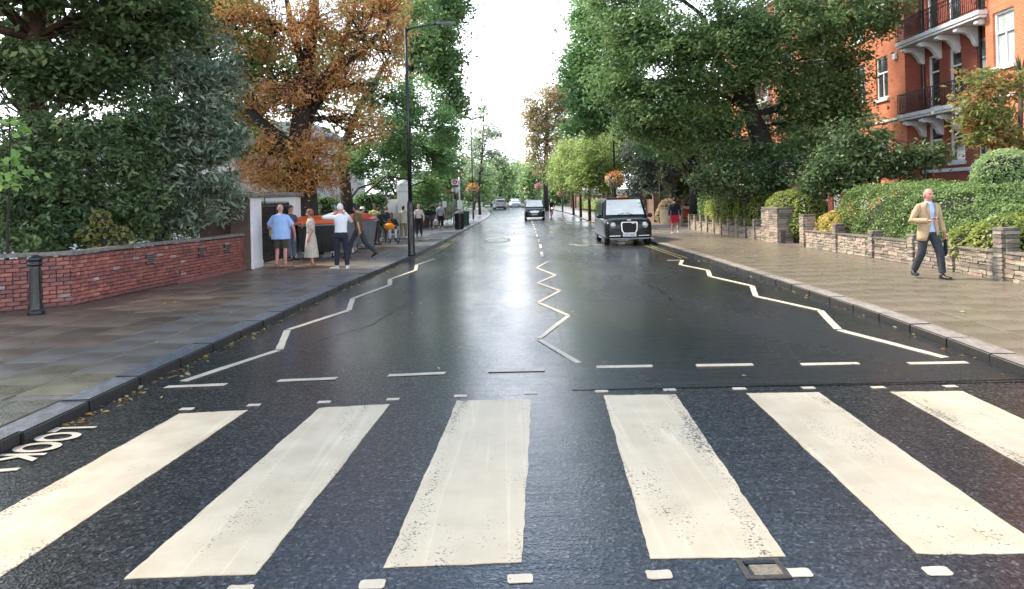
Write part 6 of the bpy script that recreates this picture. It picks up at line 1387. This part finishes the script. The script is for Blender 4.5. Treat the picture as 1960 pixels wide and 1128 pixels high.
def hand(mb, wrist, d, palm_n, curl=.5, s=1.0):
    """palm and five unequal bent fingers; d is the direction of the hand, palm_n where the palm faces"""
    d = Vector(d).normalized(); pn = Vector(palm_n); pn = (pn - pn.dot(d) * d).normalized(); sd_ = d.cross(pn); w_ = Vector(wrist)
    mb.tube([w_ - d * .02 * s, w_ + d * .03 * s, w_ + d * .085 * s], [(.024 * s, .018 * s), (.040 * s, .016 * s), (.040 * s, .014 * s)], 10, ref=sd_)
    for i, L in enumerate((.072, .082, .076, .058)):
        b = w_ + d * .08 * s + sd_ * (.030 - .020 * i) * s; q = curl
        p1 = b + (d * math.cos(q * .5) + pn * math.sin(q * .5)) * L * .45 * s; p2 = p1 + (d * math.cos(q * 1.3) + pn * math.sin(q * 1.3)) * L * .33 * s; p3 = p2 + (d * math.cos(q * 2) + pn * math.sin(q * 2)) * L * .25 * s
        mb.tube([b - d * .01, p1, p2, p3], [.0095 * s, .009 * s, .008 * s, .006 * s], 6)
    b = w_ + d * .025 * s + sd_ * .032 * s; p1 = b + (d * .6 + sd_ * .75 + pn * .3).normalized() * .04 * s; p2 = p1 + (d * .9 + sd_ * .2 + pn * .5).normalized() * .032 * s
    mb.tube([b, p1, p2], [.012 * s, .0105 * s, .008 * s], 6)
def person(label, x, y, rz, h=1.75, skin=SKIN, z=None, top=None, bottom=None, legs='trousers', sleeve='short', shoes=SHOE_K, hair=None, hairstyle='short', fat=0.0, head=(0, 0), lean=0.0,
           knees=None, ankles=None, toes=None, elbows=None, wrists=None, hands=None, pelvis=.93, female=False, dress=None, shirt_hem=.84, group='people on the pavements', jacket=None, curl=.5, hat=None, seated=False):
    k = h / 1.75; z = pz(y) if z is None else z
    t = thing('person', label, 'person', (x, y, z), rz, group); t.scale = (k, k, k)
    P = pelvis; dz = P - .93; up = lambda a: Vector((0, lean * (a - .93), a + dz))
    kn = knees or [(-.11, .02, .50), (.11, .02, .50)]; an = ankles or [(-.12, -.02, .085), (.12, -.02, .085)]; to = toes or [(-.15, .17), (.15, .17)]
    sw = .165 if female else .185
    shl = [up(1.395) + Vector((s * sw, 0, 0)) for s in (-1, 1)]
    el = elbows or [(-.26 - fat, -.03, 1.12), (.26 + fat, -.03, 1.12)]; wr = wrists or [(-.27 - fat, .05, .88), (.27 + fat, .05, .88)]
    hn = hands or [((0, .15, -1), (1, 0, 0)), ((0, .15, -1), (-1, 0, 0))]
    hip = [Vector((s * .09, 0, P)) for s in (-1, 1)]
    def torso(mb, g_=0.0, z0=.84, z1=1.48):
        prof = [(.84, .165, .115), (.90, .172, .122), (.98, .165, .115), (1.08, .148 if not female else .132, .108), (1.20, .158 if not female else .142, .115), (1.32, .178 if not female else .158, .120), (1.40, .178 if not female else .155, .10), (1.43, .15 if not female else .13, .09), (1.475, .08, .07)]
        path, rad = [], []
        for a, rx_, ry_ in prof:
            if a < z0 - 1e-6 or a > z1 + 1e-6: continue
            bel = fat * math.exp(-((a - 1.05) / .22) ** 2)
            path.append(up(a) + Vector((0, bel * .35, 0))); rad.append((rx_ + g_ + bel * .9 + fat * .3, ry_ + g_ + bel + fat * .2))
        mb.tube(path, rad, 20)
    # body: one continuous surface, head and hands grown on
    b = MB(); torso(b, -.012)
    b.tube([up(1.43), up(1.50), up(1.56) + Vector((0, .01, 0))], [.066, .058, .056], 12)
    for i in (0, 1):
        b.tube([hip[i], (hip[i] + Vector(kn[i])) / 2, kn[i], (Vector(kn[i]) * .6 + Vector(an[i]) * .4) + Vector((0, -.012, 0)), an[i]], [q_ * (.8 if legs == 'trousers' else 1) for q_ in (.088, .074, .055, .054, .036)], 12)
        b.tube([shl[i], (Vector(shl[i]) + Vector(el[i])) / 2, el[i], (Vector(el[i]) + Vector(wr[i])) / 2, wr[i]], [.055, .048, .039, .036, .026], 10)
        b.ball(tuple(shl[i]), .052, 10, 8)
        a = Vector(an[i]); tt = Vector((to[i][0], to[i][1], max(.03, a.z - .055))) if len(to[i]) == 2 else Vector(to[i]); b.tube([a + Vector((0, -.05, -.045)) , a + Vector((0, .0, -.035)), tt], [.024, .028, .014], 10)
    body = MB(); add_mesh(body, remesh(b, .017, 3))
    hc = up(1.627) + Vector((0, .02 + lean * .1, 0)); hm, HM = head_mesh(hc, head[0], head[1]); body.add(hm.v, hm.f)
    for i in (0, 1): hand(body, wr[i], hn[i][0], hn[i][1], curl)
    bo_ = body.build('body', skin, t, smooth=True, fix=False)
    for e in (-1, 1):
        m = MB(); m.ball((0, 0, 0), (.013, .006, .008), 8, 6); me = m.mesh(); me.transform(HM @ Matrix.Translation((e * .031, .084, .010))); link('eye', me, EYE, bo_)
        m = MB(); m.ball((0, 0, 0), (.018, .006, .005), 8, 6); me = m.mesh(); me.transform(HM @ Matrix.Translation((e * .031, .090, .030))); link('eyebrow', me, hair or MATS.get('hair_grey') or EYE, bo_)
    m = MB(); m.ball((0, 0, 0), (.024, .006, .006), 8, 6); me = m.mesh(); me.transform(HM @ Matrix.Translation((0, .087, -.052))); link('mouth', me, LIP, bo_)
    if hair and hairstyle != 'bald':
        m = MB(); nu, nv = 24, 16; V = []; cut = {'short': -.15, 'bob': -.75, 'fringe': -1.0}[hairstyle]
        g_ = 1.10 if hairstyle != 'bob' else 1.18
        for j in range(nv + 1):
            th = PI * j / nv
            for k_ in range(nu):
                q = 2 * PI * k_ / nu; X, Y, Z = math.sin(th) * math.cos(q), math.sin(th) * math.sin(q), -math.cos(th)
                lim = cut + (0.75 if hairstyle == 'short' else 1.25 if hairstyle == 'bob' else .9) * max(0, Y - .05) ** .6 if Y > .05 else cut + (.0 if hairstyle != 'short' else -.2)
                Zc = max(Z, lim); r_ = 1.0 if Z >= lim else .86
                w_ = 1 + .03 * math.sin(9 * q + 5 * Z)
                V.append(HM @ Vector((X * .078 * g_ * r_ * w_, Y * .098 * g_ * r_ * w_ - .006, Zc * .12 * g_ + .004)))
        m.add(V, [(j * nu + k_, j * nu + (k_ + 1) % nu, (j + 1) * nu + (k_ + 1) % nu, (j + 1) * nu + k_) for j in range(nv) for k_ in range(nu)])
        m.build('hair', hair, t, smooth=True, fix=False)
    if hairstyle == 'bald' and hair:                      # a fringe of cropped hair round the back
        m = MB(); V = []
        for j, (zf, rr) in enumerate(((-.055, 1.0), (-.03, 1.05), (.01, 1.05), (.03, 1.0))):
            for k_ in range(17):
                q = PI * 1.02 + PI * .96 * k_ / 16; V.append(HM @ Vector((math.cos(q) * .078 * rr, math.sin(q) * .098 * rr, zf)))
        m.add(V, [(j * 17 + k_, j * 17 + k_ + 1, (j + 1) * 17 + k_ + 1, (j + 1) * 17 + k_) for j in range(3) for k_ in range(16)]); m.build('hair', hair, t, smooth=True, fix=False)
    if hat:
        m = MB(); m.lathe([(.155, 0), (.15, .012), (.098, .015), (.095, .07), (.07, .10), (.01, .108)], 20); me = m.mesh(); me.transform(HM @ Matrix.Translation((0, 0, .045))); link('hat', me, hat, t, smooth=True)
    # shirt
    if top:
        m = MB(); torso(m, .010 + (.012 if fat else 0), shirt_hem if shirt_hem >= .84 else .84)
        if shirt_hem < .84: m.tube([up(.90), up(shirt_hem)], [(.185 + fat, .135 + fat * .8), (.195 + fat, .145 + fat * .8)], 20)
        m.tube([up(1.40), up(1.49)], [(.10, .085), (.066, .066)], 14)
        for i in (0, 1):
            s_, e_, w_ = Vector(shl[i]), Vector(el[i]), Vector(wr[i])
            m.ball(tuple(s_), .062 if sleeve != 'none' else .05, 10, 8)
            if sleeve == 'none': pass
            elif sleeve == 'short': m.tube([s_, s_ + (e_ - s_) * .5, s_ + (e_ - s_) * .82], [.068, .066 + fat * .2, .066 + fat * .25], 12)
            elif sleeve == 'elbow': m.tube([s_, e_, e_ + (w_ - e_) * .12], [.068, .058, .056], 12)
            else: m.tube([s_, (s_ + e_) / 2, e_, (e_ + w_) / 2, e_ + (w_ - e_) * .96], [.066, .060, .052, .047, .036], 12)
        link('shirt', remesh(m, .017, 4), top, t, smooth=True)
    if jacket:
        m = MB(); secs = [(.74, .215, .155, .62), (.82, .212, .155, .50), (.92, .205, .150, .36), (1.02, .190, .145, .26), (1.10, .185, .142, .22), (1.22, .195, .145, .28), (1.32, .212, .145, .34), (1.40, .212, .125, .40), (1.435, .19, .11, .44), (1.475, .10, .09, .52)]
        rings_o, rings_i = [], []
        for a, rx_, ry_, gap in secs:
            for rr, dst in ((0, rings_o), (-.014, rings_i)):
                dst.append([tuple(up(a) + Vector(((rx_ + rr) * math.sin(q), -(ry_ + rr) * math.cos(q), 0))) for q in [-(PI - gap) + (2 * (PI - gap)) * i / 26 for i in range(27)]])
        n_ = 27; m.loft(rings_o, False, False); o0 = len(m.v); m.loft(rings_i, False, False)
        for j in range(len(secs) - 1):
            for e in (0, 26): m.f.append((j * n_ + e, (j + 1) * n_ + e, o0 + (j + 1) * n_ + e, o0 + j * n_ + e))
        for i in range(26): m.f.append((i, i + 1, o0 + i + 1, o0 + i))
        jo = m.build('jacket', jacket, t, smooth=True)
        for i in (0, 1):
            s_, e_, w_ = Vector(shl[i]), Vector(el[i]), Vector(wr[i]); s2 = MB()
            s2.ball(tuple(s_), .064, 12, 8); s2.tube([s_, (s_ + e_) / 2, e_, (e_ + w_) / 2, e_ + (w_ - e_) * .95], [.066, .070, .062, .055, .045], 12); link('sleeve', remesh(s2, .014, 3), jacket, jo, smooth=True)
            s3 = MB(); sg3 = -1 if i == 0 else 1
            s3.add([tuple(up(a) + Vector((sg3 * xx, yy, 0))) for a, xx, yy in ((1.12, .045, .150), (1.34, .065, .150), (1.46, .055, .108), (1.40, .105, .122), (1.32, .125, .142), (1.28, .10, .150))], [(0, 1, 4, 5), (1, 2, 3, 4)]); s3.build('lapel', jacket, jo)
    if legs in ('trousers', 'shorts'):
        m = MB(); m.tube([up(1.02), up(.95), up(.86), Vector((0, 0, P - .10))], [(.158 + fat, .116 + fat), (.172 + fat * .8, .126 + fat * .6), (.178, .128), (.15, .11)], 20)
        for i in (0, 1):
            K, An = Vector(kn[i]), Vector(an[i])
            if legs == 'trousers': m.tube([hip[i] + Vector((0, 0, -.02)), (hip[i] + K) / 2, K, (K + An) / 2, An + (K - An) * .06], [.102, .092, .078, .070, .064], 12)
            else: m.tube([hip[i] + Vector((0, 0, -.02)), (hip[i] + K) / 2, hip[i] + (K - hip[i]) * .92], [.105, .100, .098], 12)
        link(legs, remesh(m, .018, 4), bottom, t, smooth=True)
    if dress:
        m = MB(); torso(m, .012, .98)
        m.tube([up(1.40), up(1.48)], [(.10, .085), (.062, .062)], 14)
        m.tube([up(1.05), up(.95), up(.80), up(.60), up(.42), up(.27)], [(.145, .118), (.175, .140), (.20, .165), (.225, .19), (.245, .21), (.262, .222)], 24)
        for i in (0, 1):
            s_, e_ = Vector(shl[i]), Vector(el[i]); m.ball(tuple(s_), .07, 10, 8); m.tube([s_, (s_ + e_) / 2, s_ + (e_ - s_) * .92], [.068, .072, .066], 12)
        link('dress', remesh(m, .016, 3), dress, t, smooth=True)
        m = MB(); m.tube([up(1.055), up(1.085)], [(.158, .132), (.152, .130)], 20); m.build('waistband', mat('dress_band', (0.34, 0.32, 0.27), .8), t, smooth=True)
    for i in (0, 1):
        a = Vector(an[i]); tt = Vector((to[i][0], to[i][1], max(.035, a.z - .05))) if len(to[i]) == 2 else Vector(to[i]); back = a + (a - Vector((tt.x, tt.y, a.z))).normalized() * .07 + Vector((0, 0, -.05))
        m = MB(); m.tube([back, a + Vector((0, 0, -.04)), (a + tt) / 2 + Vector((0, 0, -.03)), tt + Vector((0, 0, -.004)), tt + (tt - a) * .12], [(.030, .034), (.044, .044), (.046, .036), (.044, .028), (.02, .014)], 12, ref=(1, 0, 0)); m.ball(tuple(a + Vector((0, 0, -.01))), (.046, .05, .04), 10, 6)
        link('shoe', remesh(m, .010, 2), shoes, t, smooth=True)
    return t
HGREY = mat('hair_grey', (0.42, 0.40, 0.38), .7, var=.2, scale=30); HBRN = mat('hair_brown', (0.12, 0.06, 0.03), .6, var=.3, scale=30); HDRK = mat('hair_dark', (0.018, 0.014, 0.012), .6, var=.3, scale=30); HWHT = mat('hair_white', (0.62, 0.58, 0.52), .7, var=.15, scale=30); HBLD = mat('hair_blond', (0.42, 0.33, 0.22), .6, var=.25, scale=30); HGIN = mat('hair_ginger', (0.22, 0.09, 0.035), .6, var=.3, scale=30)
DENIM = cloth('denim_blue_grey', (0.10, 0.12, 0.16)); NAVY = cloth('navy_cloth', (0.014, 0.017, 0.030)); BLK = cloth('black_cloth', (0.012, 0.012, 0.014)); CHAR = cloth('charcoal_cloth', (0.035, 0.038, 0.045))
# man in the tan blazer, walking towards the camera along the right pavement
man = person('bald man in a tan blazer and light blue shirt walking along the right pavement', 8.17, 14.55, PI + .12, 1.78, SKIN_R, top=cloth('pale_blue_shirt', (0.42, 0.55, 0.78), .08), bottom=CHAR, sleeve='none', hair=mat('hair_cropped', (0.30, 0.22, 0.19), .8), hairstyle='bald', head=(.05, -.05),
       jacket=cloth('tan_blazer', (0.46, 0.33, 0.19), .12), shirt_hem=.9, lean=.02,
       knees=[(-.12, .16, .50), (.13, -.02, .50)], ankles=[(-.13, .20, .09), (.15, -.24, .13)], toes=[(-.16, .38), (.18, -.09)],
       elbows=[(-.29, -.06, 1.12), (.31, -.05, 1.13)], wrists=[(-.30, .06, .88), (.13, .22, 1.13)], hands=[((0, .2, -1), (1, 0, 0)), ((-.9, .35, .1), (0, .2, .9))], curl=.75, group='people on the right pavement')
ph = thing('phone', 'dark phone in the hand of the man in the tan blazer', 'phone', (0, 0, 0))
Mw = Matrix.Translation((8.17, 14.55, pz(14.5))) @ Matrix.Rotation(PI + .12, 4, 'Z') @ Matrix.Scale(1.78 / 1.75, 4)
ph.location = Mw @ Vector((.035, .262, 1.155)); ph.rotation_euler = (.5, 0, PI + .4)
m = MB(); m.box((0, 0, 0), (.145, .07, .010)); m.build('case', SHOE_K, ph, bevel=.003); m = MB(); m.box((0, 0, .006), (.13, .06, .003)); m.build('screen', GLASS, ph)
um = thing('folded_umbrella', 'black folded umbrella carried low by the man in the tan blazer', 'umbrella', tuple(Mw @ Vector((-.31, .06, .80))))
m = MB(); m.tube([(0, 0, -.38), (0.01, .02, -.3), (.0, .0, -.05)], [.012, .04, .03], 10); m.build('canopy', BLK, um, smooth=True); m = MB(); m.tube([(0, 0, -.05), (0, 0, .06)], [.014, .016], 8); m.build('handle', SHOE_K, um)
# group by the gate
person('bald heavy man in a light blue shirt and olive shorts standing by the iron gate', -6.75, 21.5, -.05, 1.84, SKIN_R, top=cloth('sky_blue_shirt', (0.33, 0.50, 0.78), .10), bottom=cloth('olive_shorts', (0.055, 0.050, 0.038)), legs='shorts', sleeve='short', shoes=SHOE_T, fat=.075, head=(0, -.35), shirt_hem=.78,
       hair=mat('hair_stubble', (0.45, 0.27, 0.21), .8), hairstyle='bald', elbows=[(-.36, .04, 1.12), (.36, .0, 1.10)], wrists=[(-.34, .24, 1.0), (.36, .12, .86)], toes=[(-.2, .15), (.28, .14)])
person('young man with dark floppy hair and jeans facing the blue shirted man', -7.30, 24.3, -PI / 2 - .5, 1.80, SKIN, top=cloth('slate_top', (0.07, 0.075, 0.085)), bottom=DENIM, sleeve='elbow', shoes=SHOE_K, hair=HDRK, head=(-.2, -.25), elbows=[(-.26, .05, 1.16), (.27, 0, 1.12)], wrists=[(-.20, .30, 1.16), (.26, .08, .88)])
dm = cloth('floral_dress', (0.52, 0.46, 0.37), .30, 26, .2)
person('woman with auburn hair in a long cream floral dress', -5.90, 21.6, PI / 2 + .35, 1.66, SKIN, female=True, dress=dm, legs='none', shoes=SHOE_T, hair=HGIN, hairstyle='bob', elbows=[(-.22, -.02, 1.12), (.22, -.04, 1.12)], wrists=[(-.20, .08, .88), (.21, .06, .88)])
person('white haired man in a white shirt and navy trousers holding a camera up', -4.72, 20.3, .12, 1.80, SKIN_R, top=cloth('white_shirt', (0.74, 0.74, 0.76), .06), bottom=NAVY, sleeve='long', shoes=SHOE_W, hair=HWHT, head=(0, .05), shirt_hem=.97,
       elbows=[(-.46, .06, 1.39), (.25, .26, 1.26)], wrists=[(-.20, .30, 1.50), (.08, .36, 1.52)], hands=[((.7, .5, .3), (0, 1, 0)), ((-.6, .5, .3), (0, 1, 0))], ankles=[(-.13, .02, .085), (.15, -.06, .085)], toes=[(-.30, .13), (.18, .12)], knees=[(-.12, .04, .5), (.13, .0, .5)])
camr = thing('camera_phone', 'small dark phone held up by the white haired man', 'phone', (-4.72, 20.3 + .43, .1 + 1.62)); m = MB(); m.box((0, 0, 0), (.15, .012, .075)); m.build('case', SHOE_K, camr, bevel=.003); m = MB(); m.box((0, -.008, 0), (.135, .004, .065)); m.build('screen', GLASS, camr)
person('man in an olive t-shirt and dark trousers striding past the bins', -5.05, 24.3, PI / 2 - .3, 1.76, SKIN, top=cloth('olive_tshirt', (0.11, 0.085, 0.03)), bottom=CHAR, sleeve='short', hair=HDRK, lean=.10,
       knees=[(-.11, .24, .52), (.11, -.16, .48)], ankles=[(-.11, .34, .09), (.11, -.52, .20)], toes=[(-.12, .54), (.12, -.38, .06)], elbows=[(-.25, -.10, 1.14), (.25, .12, 1.12)], wrists=[(-.26, -.16, .9), (.26, .28, .98)])
# queue of people beyond the bins
person('person with black hair in a yellow green t-shirt behind the bins', -6.15, 33.0, PI + .4, 1.78, SKIN_D, top=cloth('lime_tshirt', (0.50, 0.56, 0.16)), bottom=BLK, hair=HDRK, sleeve='short', elbows=[(-.25, .1, 1.14), (.25, .1, 1.14)], wrists=[(-.1, .3, 1.1), (.1, .3, 1.12)], hands=[((.6, .6, .1), (0, 0, 1)), ((-.6, .6, .1), (0, 0, 1))])
person('person in a black coat and white cap standing beside the red lidded bin', -6.42, 31.6, -PI / 2, 1.66, SKIN, top=BLK, bottom=NAVY, sleeve='long', hair=HDRK, hat=mat('cap_white', (0.7, 0.7, 0.68), .7), shoes=SHOE_W)
person('stooping person in a dark green jacket beside the wheelchair', -5.95, 32.3, -.6, 1.62, SKIN, top=cloth('dark_green_jacket', (0.020, 0.032, 0.022)), bottom=cloth('brown_trousers', (0.055, 0.035, 0.028)), sleeve='long', hair=HDRK, lean=.22, shirt_hem=.78, elbows=[(-.24, .14, 1.08), (.24, .2, 1.06)], wrists=[(-.15, .34, .95), (.15, .4, .95)])
person('person in a navy top bending behind the wheelchair', -5.72, 33.7, .3, 1.64, SKIN, top=NAVY, bottom=CHAR, sleeve='long', hair=HBRN, lean=.25, elbows=[(-.24, .18, 1.06), (.24, .2, 1.06)], wrists=[(-.18, .4, .98), (.18, .42, .98)])
person('person in a cream jacket and khaki trousers walking past the white pillar', -5.55, 37.6, .1, 1.66, SKIN_D, top=cloth('cream_jacket', (0.55, 0.50, 0.38)), bottom=cloth('khaki_trousers', (0.28, 0.21, 0.12)), sleeve='long', hair=HDRK, shoes=SHOE_W, shirt_hem=.80, elbows=[(-.30, .02, 1.14), (.28, -.02, 1.12)], wrists=[(-.34, .14, .96), (.28, .05, .9)])
person('fair haired woman in a white top and long black skirt beyond the lamp post', -5.05, 39.9, .15, 1.70, SKIN, female=True, top=cloth('offwhite_top', (0.66, 0.60, 0.56)), bottom=BLK, sleeve='long', hair=HBLD, hairstyle='bob', shirt_hem=.97)
bg_ = thing('shoulder_bag', 'black shoulder bag on the woman in the white top', 'bag', (-5.40, 39.8, .95)); m = MB(); m.tube([(0, 0, -.12), (0, 0, .12)], [(.14, .09), (.11, .07)], 10); m.build('pouch', BLK, bg_, smooth=True); m = MB(); m.ring((.1, 0, .32), (0, 1, 0), .22, .012, 20, 5); m.build('strap', BLK, bg_)
person('person in a navy jumper and shorts walking to the bus stop', -5.50, 50.2, .1, 1.82, SKIN, top=NAVY, bottom=cloth('grey_shorts', (0.10, 0.11, 0.13)), legs='shorts', sleeve='long', hair=HBRN, shoes=SHOE_W, knees=[(-.11, .08, .5), (.11, -.02, .5)], ankles=[(-.11, .12, .085), (.11, -.2, .13)], toes=[(-.12, .3), (.12, -.06)])
person('person in a pale hooded top and black trousers walking to the bus stop', -4.95, 50.9, -.05, 1.76, SKIN, top=cloth('pale_hoodie', (0.46, 0.44, 0.46)), bottom=BLK, sleeve='long', hair=HBLD, hairstyle='bob', shoes=SHOE_W, ankles=[(-.11, -.14, .11), (.11, .1, .085)], knees=[(-.11, .0, .5), (.11, .08, .5)], toes=[(-.12, .02), (.12, .28)])
pb = thing('carrier_bag', 'white carrier bag carried between the two people by the bus stop', 'bag', (-5.22, 50.4, .55)); m = MB(); m.tube([(0, 0, -.2), (0, 0, .08), (0, 0, .2)], [(.16, .09), (.15, .08), (.06, .03)], 12); m.build('sack', cloth('carrier_white', (0.6, 0.6, 0.62)), pb, smooth=True); m = MB(); m.ring((0, 0, .26), (0, 1, 0), .07, .008, 14, 5); m.build('handle', WHITE, pb)
person('person in a navy top and red shorts walking away on the right pavement', 7.62, 34.7, -.05, 1.70, SKIN, top=NAVY, bottom=cloth('red_shorts', (0.55, 0.02, 0.045)), legs='shorts', sleeve='long', hair=HDRK, shoes=SHOE_W, shirt_hem=.86, group='people on the right pavement', knees=[(-.11, .1, .5), (.11, -.02, .5)], ankles=[(-.11, .14, .085), (.11, -.2, .13)], toes=[(-.12, .32), (.12, -.06)])
# wheelchair user with an orange bundle
wc = thing('wheelchair', 'wheelchair by the white pillar carrying the person with the orange bag', 'wheelchair', (-5.40, 33.0, .1), PI + .25)
for s in (-1, 1):
    m = MB(); m.ring((s * .30, -.1, .30), (1, 0, 0), .28, .018, 28, 6); wl = m.build('wheel', RUBBER, wc, smooth=True)
    m = MB()
    for k in range(8): q = 2 * PI * k / 8; m.tube([(s * .30, -.1, .3), (s * .30, -.1 + .28 * math.cos(q), .3 + .28 * math.sin(q))], [.004, .004], 4)
    m.build('spokes', ZINC, wl)
    m = MB(); m.ring((s * .22, .42, .09), (1, 0, 0), .075, .015, 16, 6); m.build('castor', RUBBER, wc)
    m = MB(); m.tube([(s * .25, -.25, 1.0), (s * .25, -.2, .5), (s * .25, .3, .5), (s * .22, .5, .15)], [.014] * 4, 8); m.build('side_frame', STEEL, wc)
    m = MB(); m.box((s * .12, .55, .13), (.15, .18, .02)); m.build('footrest', DARKTRIM, wc)
m = MB(); m.box((0, .05, .50), (.46, .48, .05)); m.build('seat', BLK, wc); m = MB(); m.box((0, -.22, .76), (.46, .04, .48)); m.build('backrest', BLK, wc)
person('seated person in dark glasses, brown jacket and grey trousers riding the wheelchair', -5.40, 33.0, PI + .25, 1.70, SKIN_D, z=.1 - .0, top=cloth('brown_black_jacket', (0.03, 0.022, 0.018)), bottom=cloth('pale_grey_trousers', (0.42, 0.44, 0.44)), sleeve='long', hair=HDRK, hairstyle='bob', female=True, pelvis=.60, lean=-.05,
       knees=[(-.13, .42, .60), (.13, .42, .60)], ankles=[(-.13, .52, .23), (.13, .52, .23)], toes=[(-.13, .68, .19), (.13, .68, .19)], elbows=[(-.30, .05, .84), (.30, .05, .84)], wrists=[(-.14, .28, .82), (.14, .28, .82)], hands=[((.7, .6, 0), (0, 0, -1)), ((-.7, .6, 0), (0, 0, -1))], shoes=SHOE_K)
ob = thing('orange_bag', 'bright orange bag on the lap of the wheelchair user', 'bag', (-5.45, 32.68, .86)); m = MB(); m.ball((0, 0, 0), (.24, .16, .17), 16, 10); m.build('sack', cloth('orange_cloth', (0.75, 0.26, 0.01), .12), ob, smooth=True); m = MB(); m.ring((0, 0, .17), (0, 1, 0), .08, .012, 14, 5); m.build('handle', MATS['orange_cloth'], ob)
# cyclist
cxy = (A(1056, 415, 74).x, 74.0)
bk_ = thing('bicycle', 'bicycle ridden towards the camera beside the black van', 'bicycle', (cxy[0], cxy[1], zg(74)), PI)
for yy in (-.5, .5):
    m = MB(); m.ring((0, yy, .34), (1, 0, 0), .32, .02, 28, 6); wl = m.build('wheel', RUBBER, bk_, smooth=True); m = MB(); m.disc((0, yy, .34), (1, 0, 0), .04, 10, .06); m.build('hub', ZINC, wl)
m = MB(); RF = [(0, -.5, .34), (0, -.15, .32), (0, -.22, .85), (0, .32, .86), (0, .35, .72), (0, .5, .34)]
for a, b in ((0, 1), (1, 2), (0, 2), (2, 3), (1, 4), (3, 5)): m.tube([RF[a], RF[b]], [.018, .018], 8)
m.build('frame', REDP, bk_); m = MB(); m.box((0, -.24, .93), (.14, .24, .05)); m.build('saddle', SHOE_K, bk_, bevel=.02); m = MB(); m.tube([(-.28, .30, 1.02), (-.1, .40, 1.04), (.1, .40, 1.04), (.28, .30, 1.02)], [.014] * 4, 8); m.tube([(0, .32, .86), (0, .38, 1.04)], [.016, .016], 8); m.build('handlebar', SHOE_K, bk_)
m = MB(); m.ball((0, .46, .95), .06, 10, 8); m.build('front_lamp', mat('lit_bike_lamp', (0.9, 0.9, 0.85), .3, emit=2.5), bk_, smooth=True)
person('cyclist in a black top and helmet riding beside the van', cxy[0], cxy[1], PI, 1.75, SKIN, z=zg(74), top=BLK, bottom=cloth('maroon_shorts', (0.10, 0.03, 0.03)), legs='shorts', sleeve='long', hair=mat('helmet_yellow', (0.55, 0.55, 0.18), .4), hairstyle='short', pelvis=1.0, lean=.45, head=(0, -.2), group='cyclist on the road',
       knees=[(-.10, .22, .72), (.10, .16, .50)], ankles=[(-.11, -.02, .40), (.11, -.08, .20)], toes=[(-.11, .14, .36), (.11, .08, .16)], elbows=[(-.30, .40, 1.24), (.30, .40, 1.24)], wrists=[(-.26, .30 + .0, 1.06), (.26, .30, 1.06)], hands=[((0, 1, -.2), (0, 0, -1)), ((0, 1, -.2), (0, 0, -1))])
bpy.data.scenes.remove(TMP)
